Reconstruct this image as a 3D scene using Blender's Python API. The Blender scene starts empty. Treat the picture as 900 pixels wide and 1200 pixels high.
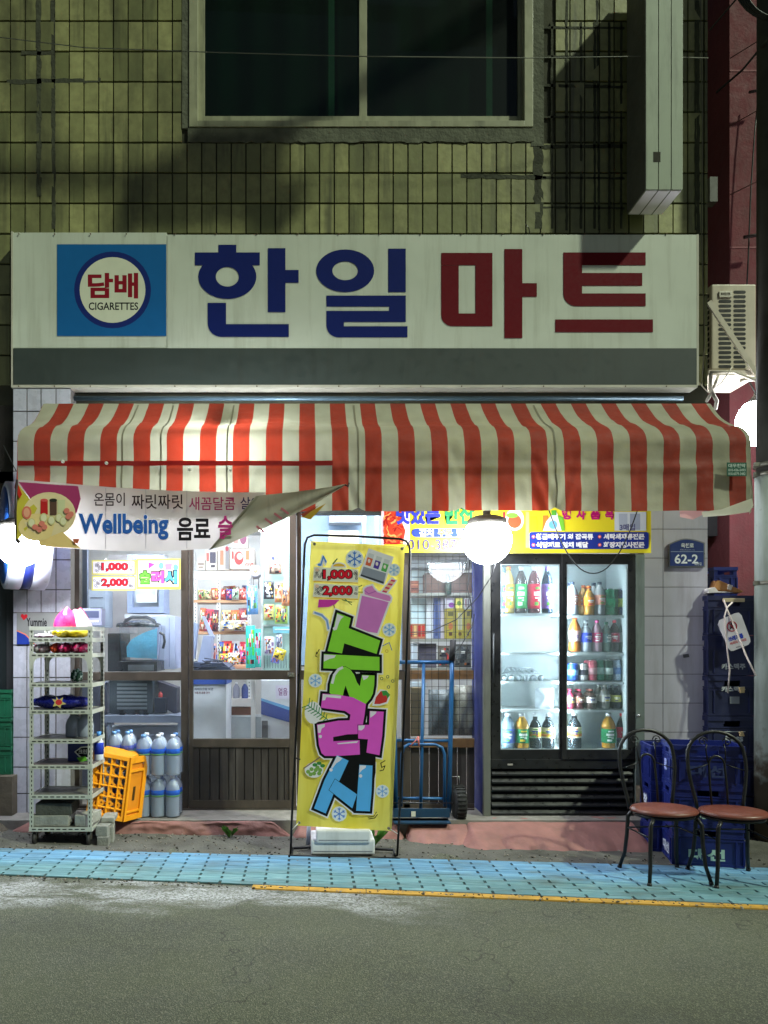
import bpy, bmesh, math, random
from mathutils import Vector, Matrix, noise
random.seed(7)
R = math.radians
sc = bpy.context.scene
C = bpy.context.collection

# ---------------------------------------------------------------- camera, world, light
F, VX, VY, H = 900.0, 359.0, 755.0, 1.55      # measured: focal length (px), vanishing point, eye height
cam = bpy.data.cameras.new('camera')
cam.sensor_fit = 'HORIZONTAL'; cam.sensor_width = 36; cam.lens = 36 * F / 900
cam.shift_x = (450 - VX) / 900; cam.shift_y = (VY - 600) / 900
cam.clip_end = 400; cam.clip_start = .05
co = bpy.data.objects.new('camera', cam); C.objects.link(co)
co.location = (0, 0, H); co.rotation_euler = (R(90), 0, 0)
sc.camera = co
SUN_DIR = Vector((-.644, .45, -.76)).normalized()   # a street lamp high on the right, over the road
w = bpy.data.worlds.new('World'); sc.world = w; w.use_nodes = True
nt = w.node_tree
bg = nt.nodes['Background']; sky = nt.nodes.new('ShaderNodeTexSky')
sky.sky_type = 'NISHITA'; sky.sun_disc = False
sky.sun_elevation = math.asin(-SUN_DIR.z); sky.sun_rotation = math.atan2(-SUN_DIR.x, -SUN_DIR.y)
nt.links.new(sky.outputs[0], bg.inputs[0]); bg.inputs[1].default_value = .022
sun = bpy.data.lights.new('sun', 'SUN'); sun.energy = 3.1; sun.angle = R(2.2); sun.color = (.88, 1.0, .76)
so = bpy.data.objects.new('sun', sun); C.objects.link(so)
so.rotation_euler = SUN_DIR.to_track_quat('-Z', 'Y').to_euler(); so.location = (6, -4, 9)
sc.view_settings.view_transform = 'Standard'; sc.view_settings.look = 'None'
sc.view_settings.exposure = 0; sc.view_settings.gamma = 1
sc.cycles.use_denoising = True
sc.cycles.max_bounces = 8; sc.cycles.transparent_max_bounces = 40; sc.cycles.sample_clamp_indirect = 6
LAMP, ROOM, COOL = 145.0, 130.0, 130.0            # globe lamps, shop tubes, cooler tubes

# ---------------------------------------------------------------- measuring
def X(px, Y): return (px - VX) * Y / F
def Z(py, Y): return H - (py - VY) * Y / F
def P(px, py, Y): return Vector((X(px, Y), Y, Z(py, Y)))
def gz(x): return -.018 * x
YF, YW = 6.65, 6.65

# ---------------------------------------------------------------- materials
def srgb(r, g, b):
    return tuple(((c / 255 / 12.92) if c / 255 <= .04045 else ((c / 255 + .055) / 1.055) ** 2.4) for c in (r, g, b)) + (1,)
MC = {}
def new(name):
    m = bpy.data.materials.new(name); m.use_nodes = True
    n = m.node_tree; b = n.nodes['Principled BSDF']
    return m, n, b
def nz(n, scale, detail=4, vec=None, stretch=None, rough=.55):
    t = n.nodes.new('ShaderNodeTexNoise'); t.inputs['Scale'].default_value = scale
    t.inputs['Detail'].default_value = detail; t.inputs['Roughness'].default_value = rough
    if vec is None:
        g = n.nodes.new('ShaderNodeNewGeometry'); vec = g.outputs['Position']
    if stretch:
        mp = n.nodes.new('ShaderNodeMapping'); mp.inputs['Scale'].default_value = stretch
        n.links.new(vec, mp.inputs[0]); vec = mp.outputs[0]
    n.links.new(vec, t.inputs['Vector']); return t.outputs['Fac']
def ramp(n, fac, a, b, to0=0., to1=1.):
    r = n.nodes.new('ShaderNodeMapRange'); r.inputs[1].default_value = a; r.inputs[2].default_value = b
    r.inputs[3].default_value = to0; r.inputs[4].default_value = to1
    n.links.new(fac, r.inputs[0]); return r.outputs[0]
def mixc(n, fac, a, b, mode='MIX'):
    x = n.nodes.new('ShaderNodeMix'); x.data_type = 'RGBA'; x.blend_type = mode
    for s, v in ((0, fac), (6, a), (7, b)):
        if isinstance(v, (int, float)): x.inputs[s].default_value = v
        elif isinstance(v, tuple): x.inputs[s].default_value = v
        else: n.links.new(v, x.inputs[s])
    return x.outputs[2]
def mat(name, col, rough=.6, metal=0., var=.12, scale=5., bump=0., bs=60., rnd=0., dirt=0., dcol=(40, 38, 30), spec=.5, transl=0., ds=(6, 6, .8), emit=0.):
    if name in MC: return MC[name]
    m, n, b = new(name); c = srgb(*col)
    f = ramp(n, nz(n, scale, 6), .3, .7)
    lo = tuple(v * (1 - var) for v in c[:3]) + (1,); hi = tuple(min(1, v * (1 + var * .7)) for v in c[:3]) + (1,)
    o = mixc(n, f, lo, hi)
    if rnd:
        oi = n.nodes.new('ShaderNodeObjectInfo'); rr = ramp(n, oi.outputs['Random'], 0, 1, 1 - rnd, 1 + rnd * .6)
        cb = n.nodes.new('ShaderNodeCombineColor')
        for i in range(3): n.links.new(rr, cb.inputs[i])
        o = mixc(n, 1., o, cb.outputs[0], 'MULTIPLY')
    if dirt:
        d = ramp(n, nz(n, 1.6, 7, stretch=ds, rough=.65), .5, .72, 0, dirt)
        o = mixc(n, d, o, srgb(*dcol))
    n.links.new(o, b.inputs['Base Color'])
    b.inputs['Roughness'].default_value = rough; b.inputs['Metallic'].default_value = metal
    b.inputs['Specular IOR Level'].default_value = spec
    n.links.new(ramp(n, nz(n, scale * 4, 3), .3, .7, max(.03, rough - .1), min(1, rough + .1)), b.inputs['Roughness'])
    if bump:
        bp = n.nodes.new('ShaderNodeBump'); bp.inputs['Strength'].default_value = bump; bp.inputs['Distance'].default_value = .01
        n.links.new(nz(n, bs, 5), bp.inputs['Height']); n.links.new(bp.outputs[0], b.inputs['Normal'])
    if transl:
        t = n.nodes.new('ShaderNodeBsdfTranslucent'); n.links.new(o, t.inputs[0])
        mx = n.nodes.new('ShaderNodeMixShader'); mx.inputs[0].default_value = transl
        n.links.new(b.outputs[0], mx.inputs[1]); n.links.new(t.outputs[0], mx.inputs[2])
        n.links.new(mx.outputs[0], n.nodes['Material Output'].inputs[0])
    if emit:
        b.inputs['Emission Color'].default_value = c; b.inputs['Emission Strength'].default_value = emit
    MC[name] = m; return m
def emi(name, col, s):
    if name in MC: return MC[name]
    m, n, b = new(name); n.nodes.remove(b)
    e = n.nodes.new('ShaderNodeEmission'); e.inputs[0].default_value = col + (1,); e.inputs[1].default_value = s
    n.links.new(e.outputs[0], n.nodes['Material Output'].inputs[0]); MC[name] = m; return m
def glass(name, tint=(.93, .96, .96), body=(200, 215, 220), alpha=.05, rough=.02, dusty=0., refl=1.):
    if name in MC: return MC[name]
    m, n, b = new(name)
    tr = n.nodes.new('ShaderNodeBsdfTransparent'); tr.inputs[0].default_value = tint + (1,)
    b.inputs['Base Color'].default_value = srgb(*body); b.inputs['Roughness'].default_value = .35
    mx = n.nodes.new('ShaderNodeMixShader'); mx.inputs[0].default_value = alpha
    if dusty:
        n.links.new(ramp(n, nz(n, 3, 6), .35, .75, alpha, alpha + dusty), mx.inputs[0])
    n.links.new(tr.outputs[0], mx.inputs[1]); n.links.new(b.outputs[0], mx.inputs[2])
    gl = n.nodes.new('ShaderNodeBsdfGlossy'); gl.inputs['Roughness'].default_value = rough
    fr = n.nodes.new('ShaderNodeFresnel'); fr.inputs[0].default_value = 1.45
    m2 = n.nodes.new('ShaderNodeMixShader')
    k = n.nodes.new('ShaderNodeMath'); k.operation = 'MULTIPLY'; k.inputs[1].default_value = refl
    n.links.new(fr.outputs[0], k.inputs[0]); n.links.new(k.outputs[0], m2.inputs[0])
    n.links.new(mx.outputs[0], m2.inputs[1]); n.links.new(gl.outputs[0], m2.inputs[2])
    n.links.new(m2.outputs[0], n.nodes['Material Output'].inputs[0]); MC[name] = m; return m

def plain(col, rough=.45, var=.08, spec=.5, metal=0.):
    return mat('paint_%02x%02x%02x_%d' % (col[0], col[1], col[2], rough * 100), col, rough, metal, var, 8, spec=spec)
def ink(col): return mat('ink_%02x%02x%02x' % tuple(col), col, .7, 0, .05, 10, spec=.12)

# ---------------------------------------------------------------- mesh helpers
class G:
    def __init__(s): s.v = []; s.f = []; s.m = []; s.s = []
    def add(s, vs, fs, mi=0, sm=False):
        k = len(s.v); s.v += [Vector(v) for v in vs]
        for f in fs: s.f.append([k + i for i in f]); s.m.append(mi); s.s.append(sm)
        return s
    def box(s, x0, x1, y0, y1, z0, z1, mi=0, T=None):
        vs = [Vector(p) for p in ((x0, y0, z0), (x1, y0, z0), (x1, y1, z0), (x0, y1, z0), (x0, y0, z1), (x1, y0, z1), (x1, y1, z1), (x0, y1, z1))]
        if T: vs = [T @ v for v in vs]
        return s.add(vs, [(0, 3, 2, 1), (4, 5, 6, 7), (0, 1, 5, 4), (1, 2, 6, 5), (2, 3, 7, 6), (3, 0, 4, 7)], mi)
    def pbox(s, a, b, c, d, Y, dep, mi=0):         # outline px a..c, py b..d at distance Y, depth dep backwards
        return s.box(X(a, Y), X(c, Y), Y, Y + dep, Z(d, Y), Z(b, Y), mi)
    def tube(s, pts, r, n=8, mi=0, closed=False, sm=True, caps=True):
        pts = [Vector(p) for p in pts]; m = len(pts); up = Vector((0, 0, 1)); k = len(s.v)
        pr = None
        for i, p in enumerate(pts):
            a = pts[(i - 1) % m] if (closed or i) else p; b = pts[(i + 1) % m] if (closed or i < m - 1) else p
            t = (b - a).normalized()
            if pr is None:
                pr = t.cross(up if abs(t.z) < .9 else Vector((1, 0, 0))).normalized()
            else:
                pr = (pr - t * pr.dot(t)).normalized()
            q = t.cross(pr); rr = r[i] if isinstance(r, (list, tuple)) else r
            for j in range(n):
                A = 2 * math.pi * j / n; s.v.append(p + (pr * math.cos(A) + q * math.sin(A)) * rr)
        for i in range(m if closed else m - 1):
            i2 = (i + 1) % m
            for j in range(n):
                j2 = (j + 1) % n; s.f.append([k + i * n + j, k + i * n + j2, k + i2 * n + j2, k + i2 * n + j]); s.m.append(mi); s.s.append(sm)
        if not closed and caps:
            s.f.append([k + j for j in range(n)][::-1]); s.m.append(mi); s.s.append(False)
            s.f.append([k + (m - 1) * n + j for j in range(n)]); s.m.append(mi); s.s.append(False)
        return s
    def lathe(s, prof, c=(0, 0, 0), n=16, mi=0, T=None, sx=1, sy=1, sm=True):
        c = Vector(c); k = len(s.v)
        for (r, z) in prof:
            for j in range(n):
                A = 2 * math.pi * j / n; v = Vector((math.cos(A) * r * sx, math.sin(A) * r * sy, z))
                if T: v = T @ v
                s.v.append(c + v)
        for i in range(len(prof) - 1):
            for j in range(n):
                j2 = (j + 1) % n; s.f.append([k + i * n + j, k + i * n + j2, k + (i + 1) * n + j2, k + (i + 1) * n + j]); s.m.append(mi); s.s.append(sm)
        if prof[0][0] > 1e-5: s.f.append([k + j for j in range(n)][::-1]); s.m.append(mi); s.s.append(False)
        if prof[-1][0] > 1e-5: s.f.append([k + (len(prof) - 1) * n + j for j in range(n)]); s.m.append(mi); s.s.append(False)
        return s
    def grid(s, fn, nu, nv, mi=0, sm=True, mf=None):
        k = len(s.v)
        for i in range(nu + 1):
            for j in range(nv + 1): s.v.append(Vector(fn(i / nu, j / nv)))
        for i in range(nu):
            for j in range(nv):
                a = k + i * (nv + 1) + j
                s.f.append([a, a + nv + 1, a + nv + 2, a + 1]); s.m.append(mf(i, j) if mf else mi); s.s.append(sm)
        return s
    def build(s, name, mats, parent=None, bevel=0., local=False, kind=None):
        me = bpy.data.meshes.new(name)
        off = Vector((0, 0, 0)) if (local or parent is None) else origin(parent)
        me.from_pydata([v - off for v in s.v], [], s.f)
        if not isinstance(mats, (list, tuple)): mats = [mats]
        for m in mats: me.materials.append(m)
        me.polygons.foreach_set('material_index', s.m); me.polygons.foreach_set('use_smooth', s.s)
        if bevel:
            bm = bmesh.new(); bm.from_mesh(me)
            es = [e for e in bm.edges if len(e.link_faces) == 2 and e.calc_face_angle(0) > .6]
            bmesh.ops.bevel(bm, geom=es, offset=bevel, segments=2, affect='EDGES', profile=.6, clamp_overlap=True)
            bm.to_mesh(me); bm.free()
        me.validate(); me.update()
        o = bpy.data.objects.new(name, me); C.objects.link(o)
        if parent: o.parent = parent
        if kind: o['kind'] = kind
        return o
def origin(o):
    v = Vector((0, 0, 0))
    while o is not None: v += o.location; o = o.parent
    return v
def tag(o, label=None, cat=None, group=None, kind=None):
    if label: o['label'] = label
    if cat: o['category'] = cat
    if group: o['group'] = group
    if kind: o['kind'] = kind
    return o
def thing(name, label, cat, loc=(0, 0, 0), rz=0, group=None):
    o = bpy.data.objects.new(name, None); C.objects.link(o); o.empty_display_size = .1
    o.location = loc; o.rotation_euler = (0, 0, rz); return tag(o, label, cat, group)
def one(g, name, mats, label, cat, group=None, bevel=0.):
    """a thing that is one mesh, its origin moved to its base"""
    lo = Vector((sum(v.x for v in g.v) / len(g.v), sum(v.y for v in g.v) / len(g.v), min(v.z for v in g.v)))
    g.v = [v - lo for v in g.v]
    o = g.build(name, mats, bevel=bevel); o.location = lo
    return tag(o, label, cat, group)
def copy_tree(o, parent=None, keep=True):
    c = o.copy(); C.objects.link(c)
    if parent: c.parent = parent
    for ch in [k for k in o.children]: copy_tree(ch, c)
    return c
def arc(cx, cy, rx, ry, a0, a1, n=8):
    return [(cx + rx * math.cos(R(a0 + (a1 - a0) * i / n)), cy + ry * math.sin(R(a0 + (a1 - a0) * i / n))) for i in range(n + 1)]
def rrect(x0, y0, x1, y1, r, n=4):
    return arc(x1 - r, y0 + r, r, r, -90, 0, n) + arc(x1 - r, y1 - r, r, r, 0, 90, n) + arc(x0 + r, y1 - r, r, r, 90, 180, n) + arc(x0 + r, y0 + r, r, r, 180, 270, n)
def offset_poly(pts, d):
    A = sum(pts[i][0] * pts[(i + 1) % len(pts)][1] - pts[(i + 1) % len(pts)][0] * pts[i][1] for i in range(len(pts)))
    if A < 0: pts = pts[::-1]
    out = []
    for i in range(len(pts)):
        p0, p1, p2 = (Vector(pts[(i + j) % len(pts)]) for j in (-1, 0, 1))
        e1 = (p1 - p0).normalized(); e2 = (p2 - p1).normalized()
        n1 = Vector((e1.y, -e1.x)); n2 = Vector((e2.y, -e2.x)); mm = n1 + n2
        if mm.length < .3: out.append(tuple(p1 + n1 * d)); continue
        mm.normalize(); k = d / max(.5, mm.dot(n1))
        out.append(tuple(p1 + mm * k))
    return out
TXT = {}
def text2d(body, bold):
    key = (body, bold)
    if key not in TXT:
        c = bpy.data.curves.new('t', 'FONT'); c.body = body; c.offset = bold; c.resolution_u = 3; c.fill_mode = 'FRONT'
        o = bpy.data.objects.new('t', c); C.objects.link(o)
        bpy.context.view_layer.update()
        me = bpy.data.meshes.new_from_object(o.evaluated_get(bpy.context.evaluated_depsgraph_get()))
        vs = [(v.co.x, v.co.y) for v in me.vertices]; fs = [list(p.vertices) for p in me.polygons]
        bpy.data.objects.remove(o); bpy.data.curves.remove(c); bpy.data.meshes.remove(me)
        TXT[key] = (vs, fs)
    return TXT[key]
class Print:
    """flat print lying on a surface; every shape is its own thin layer"""
    def __init__(s, Y, lift=.003, step=.00003, fn=None):
        s.Y = Y; s.g = G(); s.mats = []; s.k = lift; s.step = step
        s.fn = fn or (lambda px, py, d: P(px, py, s.Y) + Vector((0, -d, 0)))
    def mi(s, col):
        m = ink(col) if isinstance(col, tuple) else col
        if m not in s.mats: s.mats.append(m)
        return s.mats.index(m)
    def poly(s, pts, col):
        s.k += s.step; s.g.add([s.fn(x, y, s.k) for x, y in pts], [list(range(len(pts)))], s.mi(col)); return s
    def rect(s, a, b, c, d, col): return s.poly([(a, b), (c, b), (c, d), (a, d)], col)
    def ell(s, cx, cy, rx, ry, col, n=28): return s.poly(arc(cx, cy, rx, ry, 0, 360 - 360 / n, n - 1), col)
    def ring(s, cx, cy, rx, ry, ix, iy, col, n=40):
        s.k += s.step
        a = arc(cx, cy, rx, ry, 0, 360 - 360 / n, n - 1); b = arc(cx, cy, ix, iy, 0, 360 - 360 / n, n - 1)
        s.g.add([s.fn(x, y, s.k) for x, y in a + b], [[i, (i + 1) % n, n + (i + 1) % n, n + i] for i in range(n)], s.mi(col)); return s
    def line(s, pts, wd, col):
        for (a, b) in zip(pts, pts[1:]):
            a = Vector(a); b = Vector(b); t = (b - a)
            if t.length < 1e-6: continue
            t.normalize(); q = Vector((-t.y, t.x)) * wd / 2; t = t * wd * .3
            s.poly([tuple(a - q - t), tuple(b - q + t), tuple(b + q + t), tuple(a + q - t)], col)
        return s
    def text(s, body, a, b, c, d, col, bold=.0, shear=0., rot=0.):
        s.k += s.step
        vs, fs = text2d(body, bold)
        x0 = min(v[0] for v in vs); x1 = max(v[0] for v in vs); y0 = min(v[1] for v in vs); y1 = max(v[1] for v in vs)
        out = []
        cx, cy = (a + c) / 2, (b + d) / 2
        for x, y in vs:
            u = (x - x0) / (x1 - x0); v = (y - y0) / (y1 - y0)
            px = a + (c - a) * u + shear * (v - .5); py = d + (b - d) * v
            if rot:
                dx, dy = px - cx, py - cy; px = cx + dx * math.cos(R(rot)) - dy * math.sin(R(rot)); py = cy + dx * math.sin(R(rot)) + dy * math.cos(R(rot))
            out.append(s.fn(px, py, s.k))
        s.g.add(out, fs, s.mi(col)); return s
    def build(s, name, parent=None): return s.g.build(name, s.mats, parent)

# ================================================================ THE SETTING
def asphalt():
    m, n, b = new('asphalt')
    v = n.nodes.new('ShaderNodeTexVoronoi'); v.inputs['Scale'].default_value = 190
    g = n.nodes.new('ShaderNodeNewGeometry'); n.links.new(g.outputs['Position'], v.inputs['Vector'])
    sp = n.nodes.new('ShaderNodeSeparateColor'); n.links.new(v.outputs['Color'], sp.inputs[0])
    st = ramp(n, sp.outputs[0], .55, 1.0)
    base = mixc(n, ramp(n, nz(n, 1.1, 6), .35, .68), srgb(74, 77, 62), srgb(98, 101, 82))
    c = mixc(n, st, base, srgb(132, 132, 112))
    dk = ramp(n, nz(n, 260, 2), .5, .72, 0, .75)
    c = mixc(n, dk, c, srgb(34, 36, 30))
    c = mixc(n, ramp(n, nz(n, .55, 5, stretch=(.4, 1.6, 1)), .52, .66, 0, .35), c, srgb(46, 47, 40))      # tyre polished and oily tracks
    c = mixc(n, ramp(n, nz(n, 2.6, 6, rough=.7), .60, .72, 0, .5), c, srgb(104, 104, 88))
    vc = n.nodes.new('ShaderNodeTexVoronoi'); vc.feature = 'DISTANCE_TO_EDGE'; vc.inputs['Scale'].default_value = .55
    wv = n.nodes.new('ShaderNodeVectorMath'); wv.operation = 'ADD'; n.links.new(g.outputs['Position'], wv.inputs[0])
    tn = n.nodes.new('ShaderNodeTexNoise'); tn.inputs['Scale'].default_value = 3; n.links.new(g.outputs['Position'], tn.inputs['Vector']); n.links.new(tn.outputs['Color'], wv.inputs[1])
    n.links.new(wv.outputs[0], vc.inputs['Vector'])
    c = mixc(n, ramp(n, vc.outputs['Distance'], .0, .006, .55, 0), c, srgb(26, 27, 22))
    # lamp glare painted into the road colour as worn white speckle before the door
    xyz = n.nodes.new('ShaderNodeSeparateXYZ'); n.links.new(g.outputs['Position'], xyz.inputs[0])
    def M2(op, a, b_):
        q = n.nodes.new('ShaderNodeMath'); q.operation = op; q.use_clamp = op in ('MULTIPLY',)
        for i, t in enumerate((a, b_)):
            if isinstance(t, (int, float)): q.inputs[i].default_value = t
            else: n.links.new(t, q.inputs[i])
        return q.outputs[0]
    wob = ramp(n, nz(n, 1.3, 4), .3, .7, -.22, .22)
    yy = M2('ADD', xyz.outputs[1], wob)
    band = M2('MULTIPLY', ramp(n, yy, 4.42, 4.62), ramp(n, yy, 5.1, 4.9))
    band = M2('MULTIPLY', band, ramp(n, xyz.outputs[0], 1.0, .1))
    worn_glare = M2('MULTIPLY', M2('MULTIPLY', band, ramp(n, nz(n, 110, 5, rough=.75, stretch=(.5, 1, 1)), .44, .54)), ramp(n, nz(n, 3.0, 7, stretch=(.4, 1.6, 1), rough=.8), .41, .54))
    c = mixc(n, M2('MULTIPLY', worn_glare, .8), c, srgb(214, 214, 220))
    n.links.new(c, b.inputs['Base Color'])
    n.links.new(ramp(n, nz(n, 2.2, 4), .35, .65, .62, .85), b.inputs['Roughness'])
    bp = n.nodes.new('ShaderNodeBump'); bp.inputs['Strength'].default_value = .9; bp.inputs['Distance'].default_value = .006
    n.links.new(v.outputs['Distance'], bp.inputs['Height']); n.links.new(bp.outputs[0], b.inputs['Normal'])
    return m
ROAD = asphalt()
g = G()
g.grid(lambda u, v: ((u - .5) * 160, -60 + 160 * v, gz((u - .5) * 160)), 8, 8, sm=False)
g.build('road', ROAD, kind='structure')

def Yn(x): return 4.886 - .069 * x
def Yf(x): return 5.58 - .027 * x
# coloured pavement band of thin concrete pavers
pav_base = mat('paver_joint', (50, 58, 60), .9, var=.3)
g = G()
g.grid(lambda u, v: (-7 + 14 * u, Yn(-7 + 14 * u) * (1 - v) + Yf(-7 + 14 * u) * v, gz(-7 + 14 * u) + .004), 14, 1, sm=False)
pavement = g.build('pavement', pav_base, kind='structure')
def pavermat():
    m, n, b = new('painted_paver')
    g_ = n.nodes.new('ShaderNodeNewGeometry')
    xyz = n.nodes.new('ShaderNodeSeparateXYZ'); n.links.new(g_.outputs['Position'], xyz.inputs[0])
    a = n.nodes.new('ShaderNodeMath'); a.operation = 'ADD'; n.links.new(xyz.outputs[1], a.inputs[0]); n.links.new(ramp(n, nz(n, .8, 4), .3, .7, -.13, .13), a.inputs[1])
    k = n.nodes.new('ShaderNodeMath'); k.operation = 'MULTIPLY_ADD'; n.links.new(xyz.outputs[0], k.inputs[0]); k.inputs[1].default_value = .05; n.links.new(a.outputs[0], k.inputs[2])
    c = mixc(n, ramp(n, k.outputs[0], 5.12, 5.34), srgb(98, 140, 148), srgb(100, 150, 186))
    c = mixc(n, ramp(n, nz(n, 22, 5, stretch=(.35, 3, 1)), .5, .72, 0, .45), c, srgb(168, 196, 200))
    c = mixc(n, ramp(n, nz(n, 3.5, 6, stretch=(.6, 2, 1)), .50, .70, 0, .75), c, srgb(84, 98, 94))
    oi = n.nodes.new('ShaderNodeObjectInfo'); rr = ramp(n, oi.outputs['Random'], 0, 1, .76, 1.08)
    cb = n.nodes.new('ShaderNodeCombineColor')
    for i in range(3): n.links.new(rr, cb.inputs[i])
    c = mixc(n, 1., c, cb.outputs[0], 'MULTIPLY')
    n.links.new(c, b.inputs['Base Color']); b.inputs['Roughness'].default_value = .7
    bp = n.nodes.new('ShaderNodeBump'); bp.inputs['Strength'].default_value = .5; bp.inputs['Distance'].default_value = .004
    n.links.new(nz(n, 90, 4), bp.inputs['Height']); n.links.new(bp.outputs[0], b.inputs['Normal'])
    return m
PAV = pavermat()
red_pav = mat('red_paver', (150, 84, 70), .8, var=.3, scale=14, bump=.4)
NR, PL = 14, .288
pm = None; far = G()
for r in range(NR):
    for c in range(-24, 24):
        x0 = c * PL + (PL / 2 if r % 2 else 0) + .02; xm = x0 + PL / 2
        yn, yf = Yn(xm), Yf(xm); d = (yf - yn) / NR
        yc = yn + d * (r + .5); th = math.atan(-(.069 + (.027 - .069) * r / NR))
        vis = -2.35 < xm < 3.3
        if not vis:
            T = Matrix.Translation((xm, yc, gz(xm) + .004)) @ Matrix.Rotation(th, 4, 'Z')
            far.box(-PL / 2 + .005, PL / 2 - .005, -d / 2 + .0012, d / 2 - .0012, 0, .007, 1 if (xm < -2.2 and r > 10) else 0, T=T)
            continue
        if pm is None:
            q = G(); q.box(-PL / 2 + .008, PL / 2 - .008, -.5, .5, 0, .008)
            o = q.build('paver', PAV, pavement, local=True); pm = o.data
        else:
            o = bpy.data.objects.new('paver', pm); C.objects.link(o); o.parent = pavement
        o.location = (xm, yc, gz(xm) + .004 + random.uniform(-.0008, .0008)); o.scale = (random.uniform(.985, 1.006), d - random.uniform(.0004, .003), 1)
        o.rotation_euler = (random.uniform(-.006, .006), math.atan(.018), th)
far.build('paver_field', [PAV, red_pav], pavement, kind='stuff')
# yellow kerb line in butted lengths
yel = mat('yellow_line_paint', (192, 146, 56), .65, var=.2, scale=20, dirt=.7, dcol=(110, 92, 60), ds=(3, 3, 3), bump=.3)
kl = bpy.data.objects.new('kerb_line', None); C.objects.link(kl); kl['kind'] = 'structure'
x = -.34; q = None
while x < 6.5:
    L = .36
    g = G(); g.box(0, L - .004, -.068, 0, 0, .010)
    if q is None: o = g.build('kerb_stone', yel, kl, local=True); q = o.data
    else: o = bpy.data.objects.new('kerb_stone', q); C.objects.link(o); o.parent = kl
    o.location = (x, Yn(x) - .004, gz(x) - .001); o.rotation_euler = (0, math.atan(.018), math.atan(-.069)); x += L

# concrete platform under the shop front with a painted edge
conc = mat('step_concrete', (128, 124, 118), .85, var=.25, scale=9, bump=.5, bs=30, dirt=.5, dcol=(70, 66, 58), ds=(2, 2, 2))
pink = mat('pink_paint', (142, 98, 92), .75, var=.25, scale=7, bump=.7, bs=18, dirt=.6, dcol=(112, 84, 76), ds=(2.5, 2.5, 2.5))
pt = .124
g = G(); g.box(-2.95, 3.43, 6.22, 9.9, -.1, pt)
g.build('shop_floor', conc, kind='structure')
def kerb(x0, x1, ytop, ybot, zt, name, nx=40, wob=.02, yback=None, seed=0, mats=None, gap=.0):
    yback = yback or ytop + .06
    def fn(u, v):
        x = x0 + (x1 - x0) * u
        n1 = math.sin(x * 9 + seed) * .5 + math.sin(x * 23 + seed * 2) * .3 + math.sin(x * 51 + seed) * .2
        e = min(1, min(u, 1 - u) * 14 + .0)
        if v < .34: t = v / .34; y = yback + (ytop - yback) * t; z = zt + .004 + n1 * .003
        else:
            t = (v - .34) / .66; y = ytop + (ybot + wob * n1 - ytop) * t; z = zt + (gz(x) - .01 - zt) * (t ** 1.5) + .006 * n1 * (1 - t)
        q = noise.noise(Vector((x * 5, v * 4, seed))) * .022 + noise.noise(Vector((x * 17, v * 9, seed + 3))) * .009
        y += q * min(1, v * 4); z += q * .5 * min(1, v * 3) * (1 - v)
        return (x, y, gz(x) - .012 + (z - gz(x) + .012) * e)
    g = G(); g.grid(fn, nx * 2, 14); return g.build(name, mats or pink, kind='structure')
kerb(X(10, 6.2), X(343, 6.2), 6.21, 6.16, pt - .01, 'painted_kerb', 60, .015, 6.3)
kerb(X(342, 6.2), X(475, 6.2), 6.24, 6.12, pt - .012, 'painted_kerb', 30, .03, 6.3, 3)
kerb(X(476, 6.1), X(556, 6.1), 6.26, 6.02, pt - .02, 'painted_ramp', 24, .05, 6.34, 1)
kerb(X(540, 6.0), X(764, 6.1), 6.27, 5.86, pt - .006, 'painted_ramp', 50, .035, 6.36, 5)
kerb(X(760, 6.1), X(835, 6.1), 6.3, 6.12, pt - .02, 'concrete_kerb', 20, .03, 6.4, 2, mats=mat('mossy_concrete', (92, 84, 70), .9, var=.35, scale=6, bump=.6, bs=25))
kerb(-3.6, X(12, 6.2), 6.24, 6.14, pt - .01, 'concrete_kerb', 20, .03, 6.4, 2, mats=MC['mossy_concrete'])
# dark asphalt apron between kerb and pavers
apr = mat('old_asphalt_apron', (88, 86, 80), .9, var=.35, scale=5, bump=.8, bs=50, dirt=.6, dcol=(52, 52, 38), ds=(2, 2, 2))
g = G(); g.grid(lambda u, v: (-6 + 12 * u, Yf(-6 + 12 * u) * (1 - v) + 9.5 * v, gz(-6 + 12 * u) + .004 + .006 * math.sin(v * 9 + u * 40)), 24, 4)
g.build('apron', apr, kind='structure')
# loose grit along the kerb
g = G()
for i in range(1300):
    x = random.uniform(-2.6, 3.4); y = random.choice((random.gauss(5.98, .1), random.gauss(5.66, .06), random.gauss(6.1, .04), Yn(x) - abs(random.gauss(.02, .05))))
    s_ = random.uniform(.002, .008); T = Matrix.Translation((x, y, gz(x) + .008)) @ Matrix.Rotation(random.random() * 3, 4, 'Z')
    g.box(-s_, s_, -s_ * .7, s_ * .7, 0, s_ * .8, random.randint(0, 1), T)
g.build('grit', [mat('grit_dark', (60, 56, 48), .9), mat('grit_pale', (140, 132, 120), .9)], kind='stuff')
# weeds at the kerb
def weed(px, py, Y, n, hgt, label):
    g = G(); o = P(px, py, Y)
    for i in range(n):
        a = random.uniform(0, 6.28); l = hgt * random.uniform(.5, 1.); d = Vector((math.cos(a), math.sin(a) * .7, 0)); q = Vector((-d.y, d.x, 0))
        b0 = o + d * .01; m_ = o + d * l * .35 + Vector((0, 0, l * .7)); t = o + d * l * .8 + Vector((0, 0, l * random.uniform(.6, 1)))
        w_ = l * .13
        g.add([b0 - q * w_ * .4, b0 + q * w_ * .4, m_ + q * w_, t, m_ - q * w_], [(0, 1, 2, 3, 4)])
    one(g, 'weed', mat('weed_leaf', (70, 120, 40), .5, var=.4, scale=40, transl=.3), label, 'plant')
weed(269, 981, 6.1, 14, .10, 'small green weed growing from the pink kerb before the door')
weed(436, 993, 5.86, 30, .17, 'leafy green weed growing behind the base of the yellow banner stand')

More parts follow.
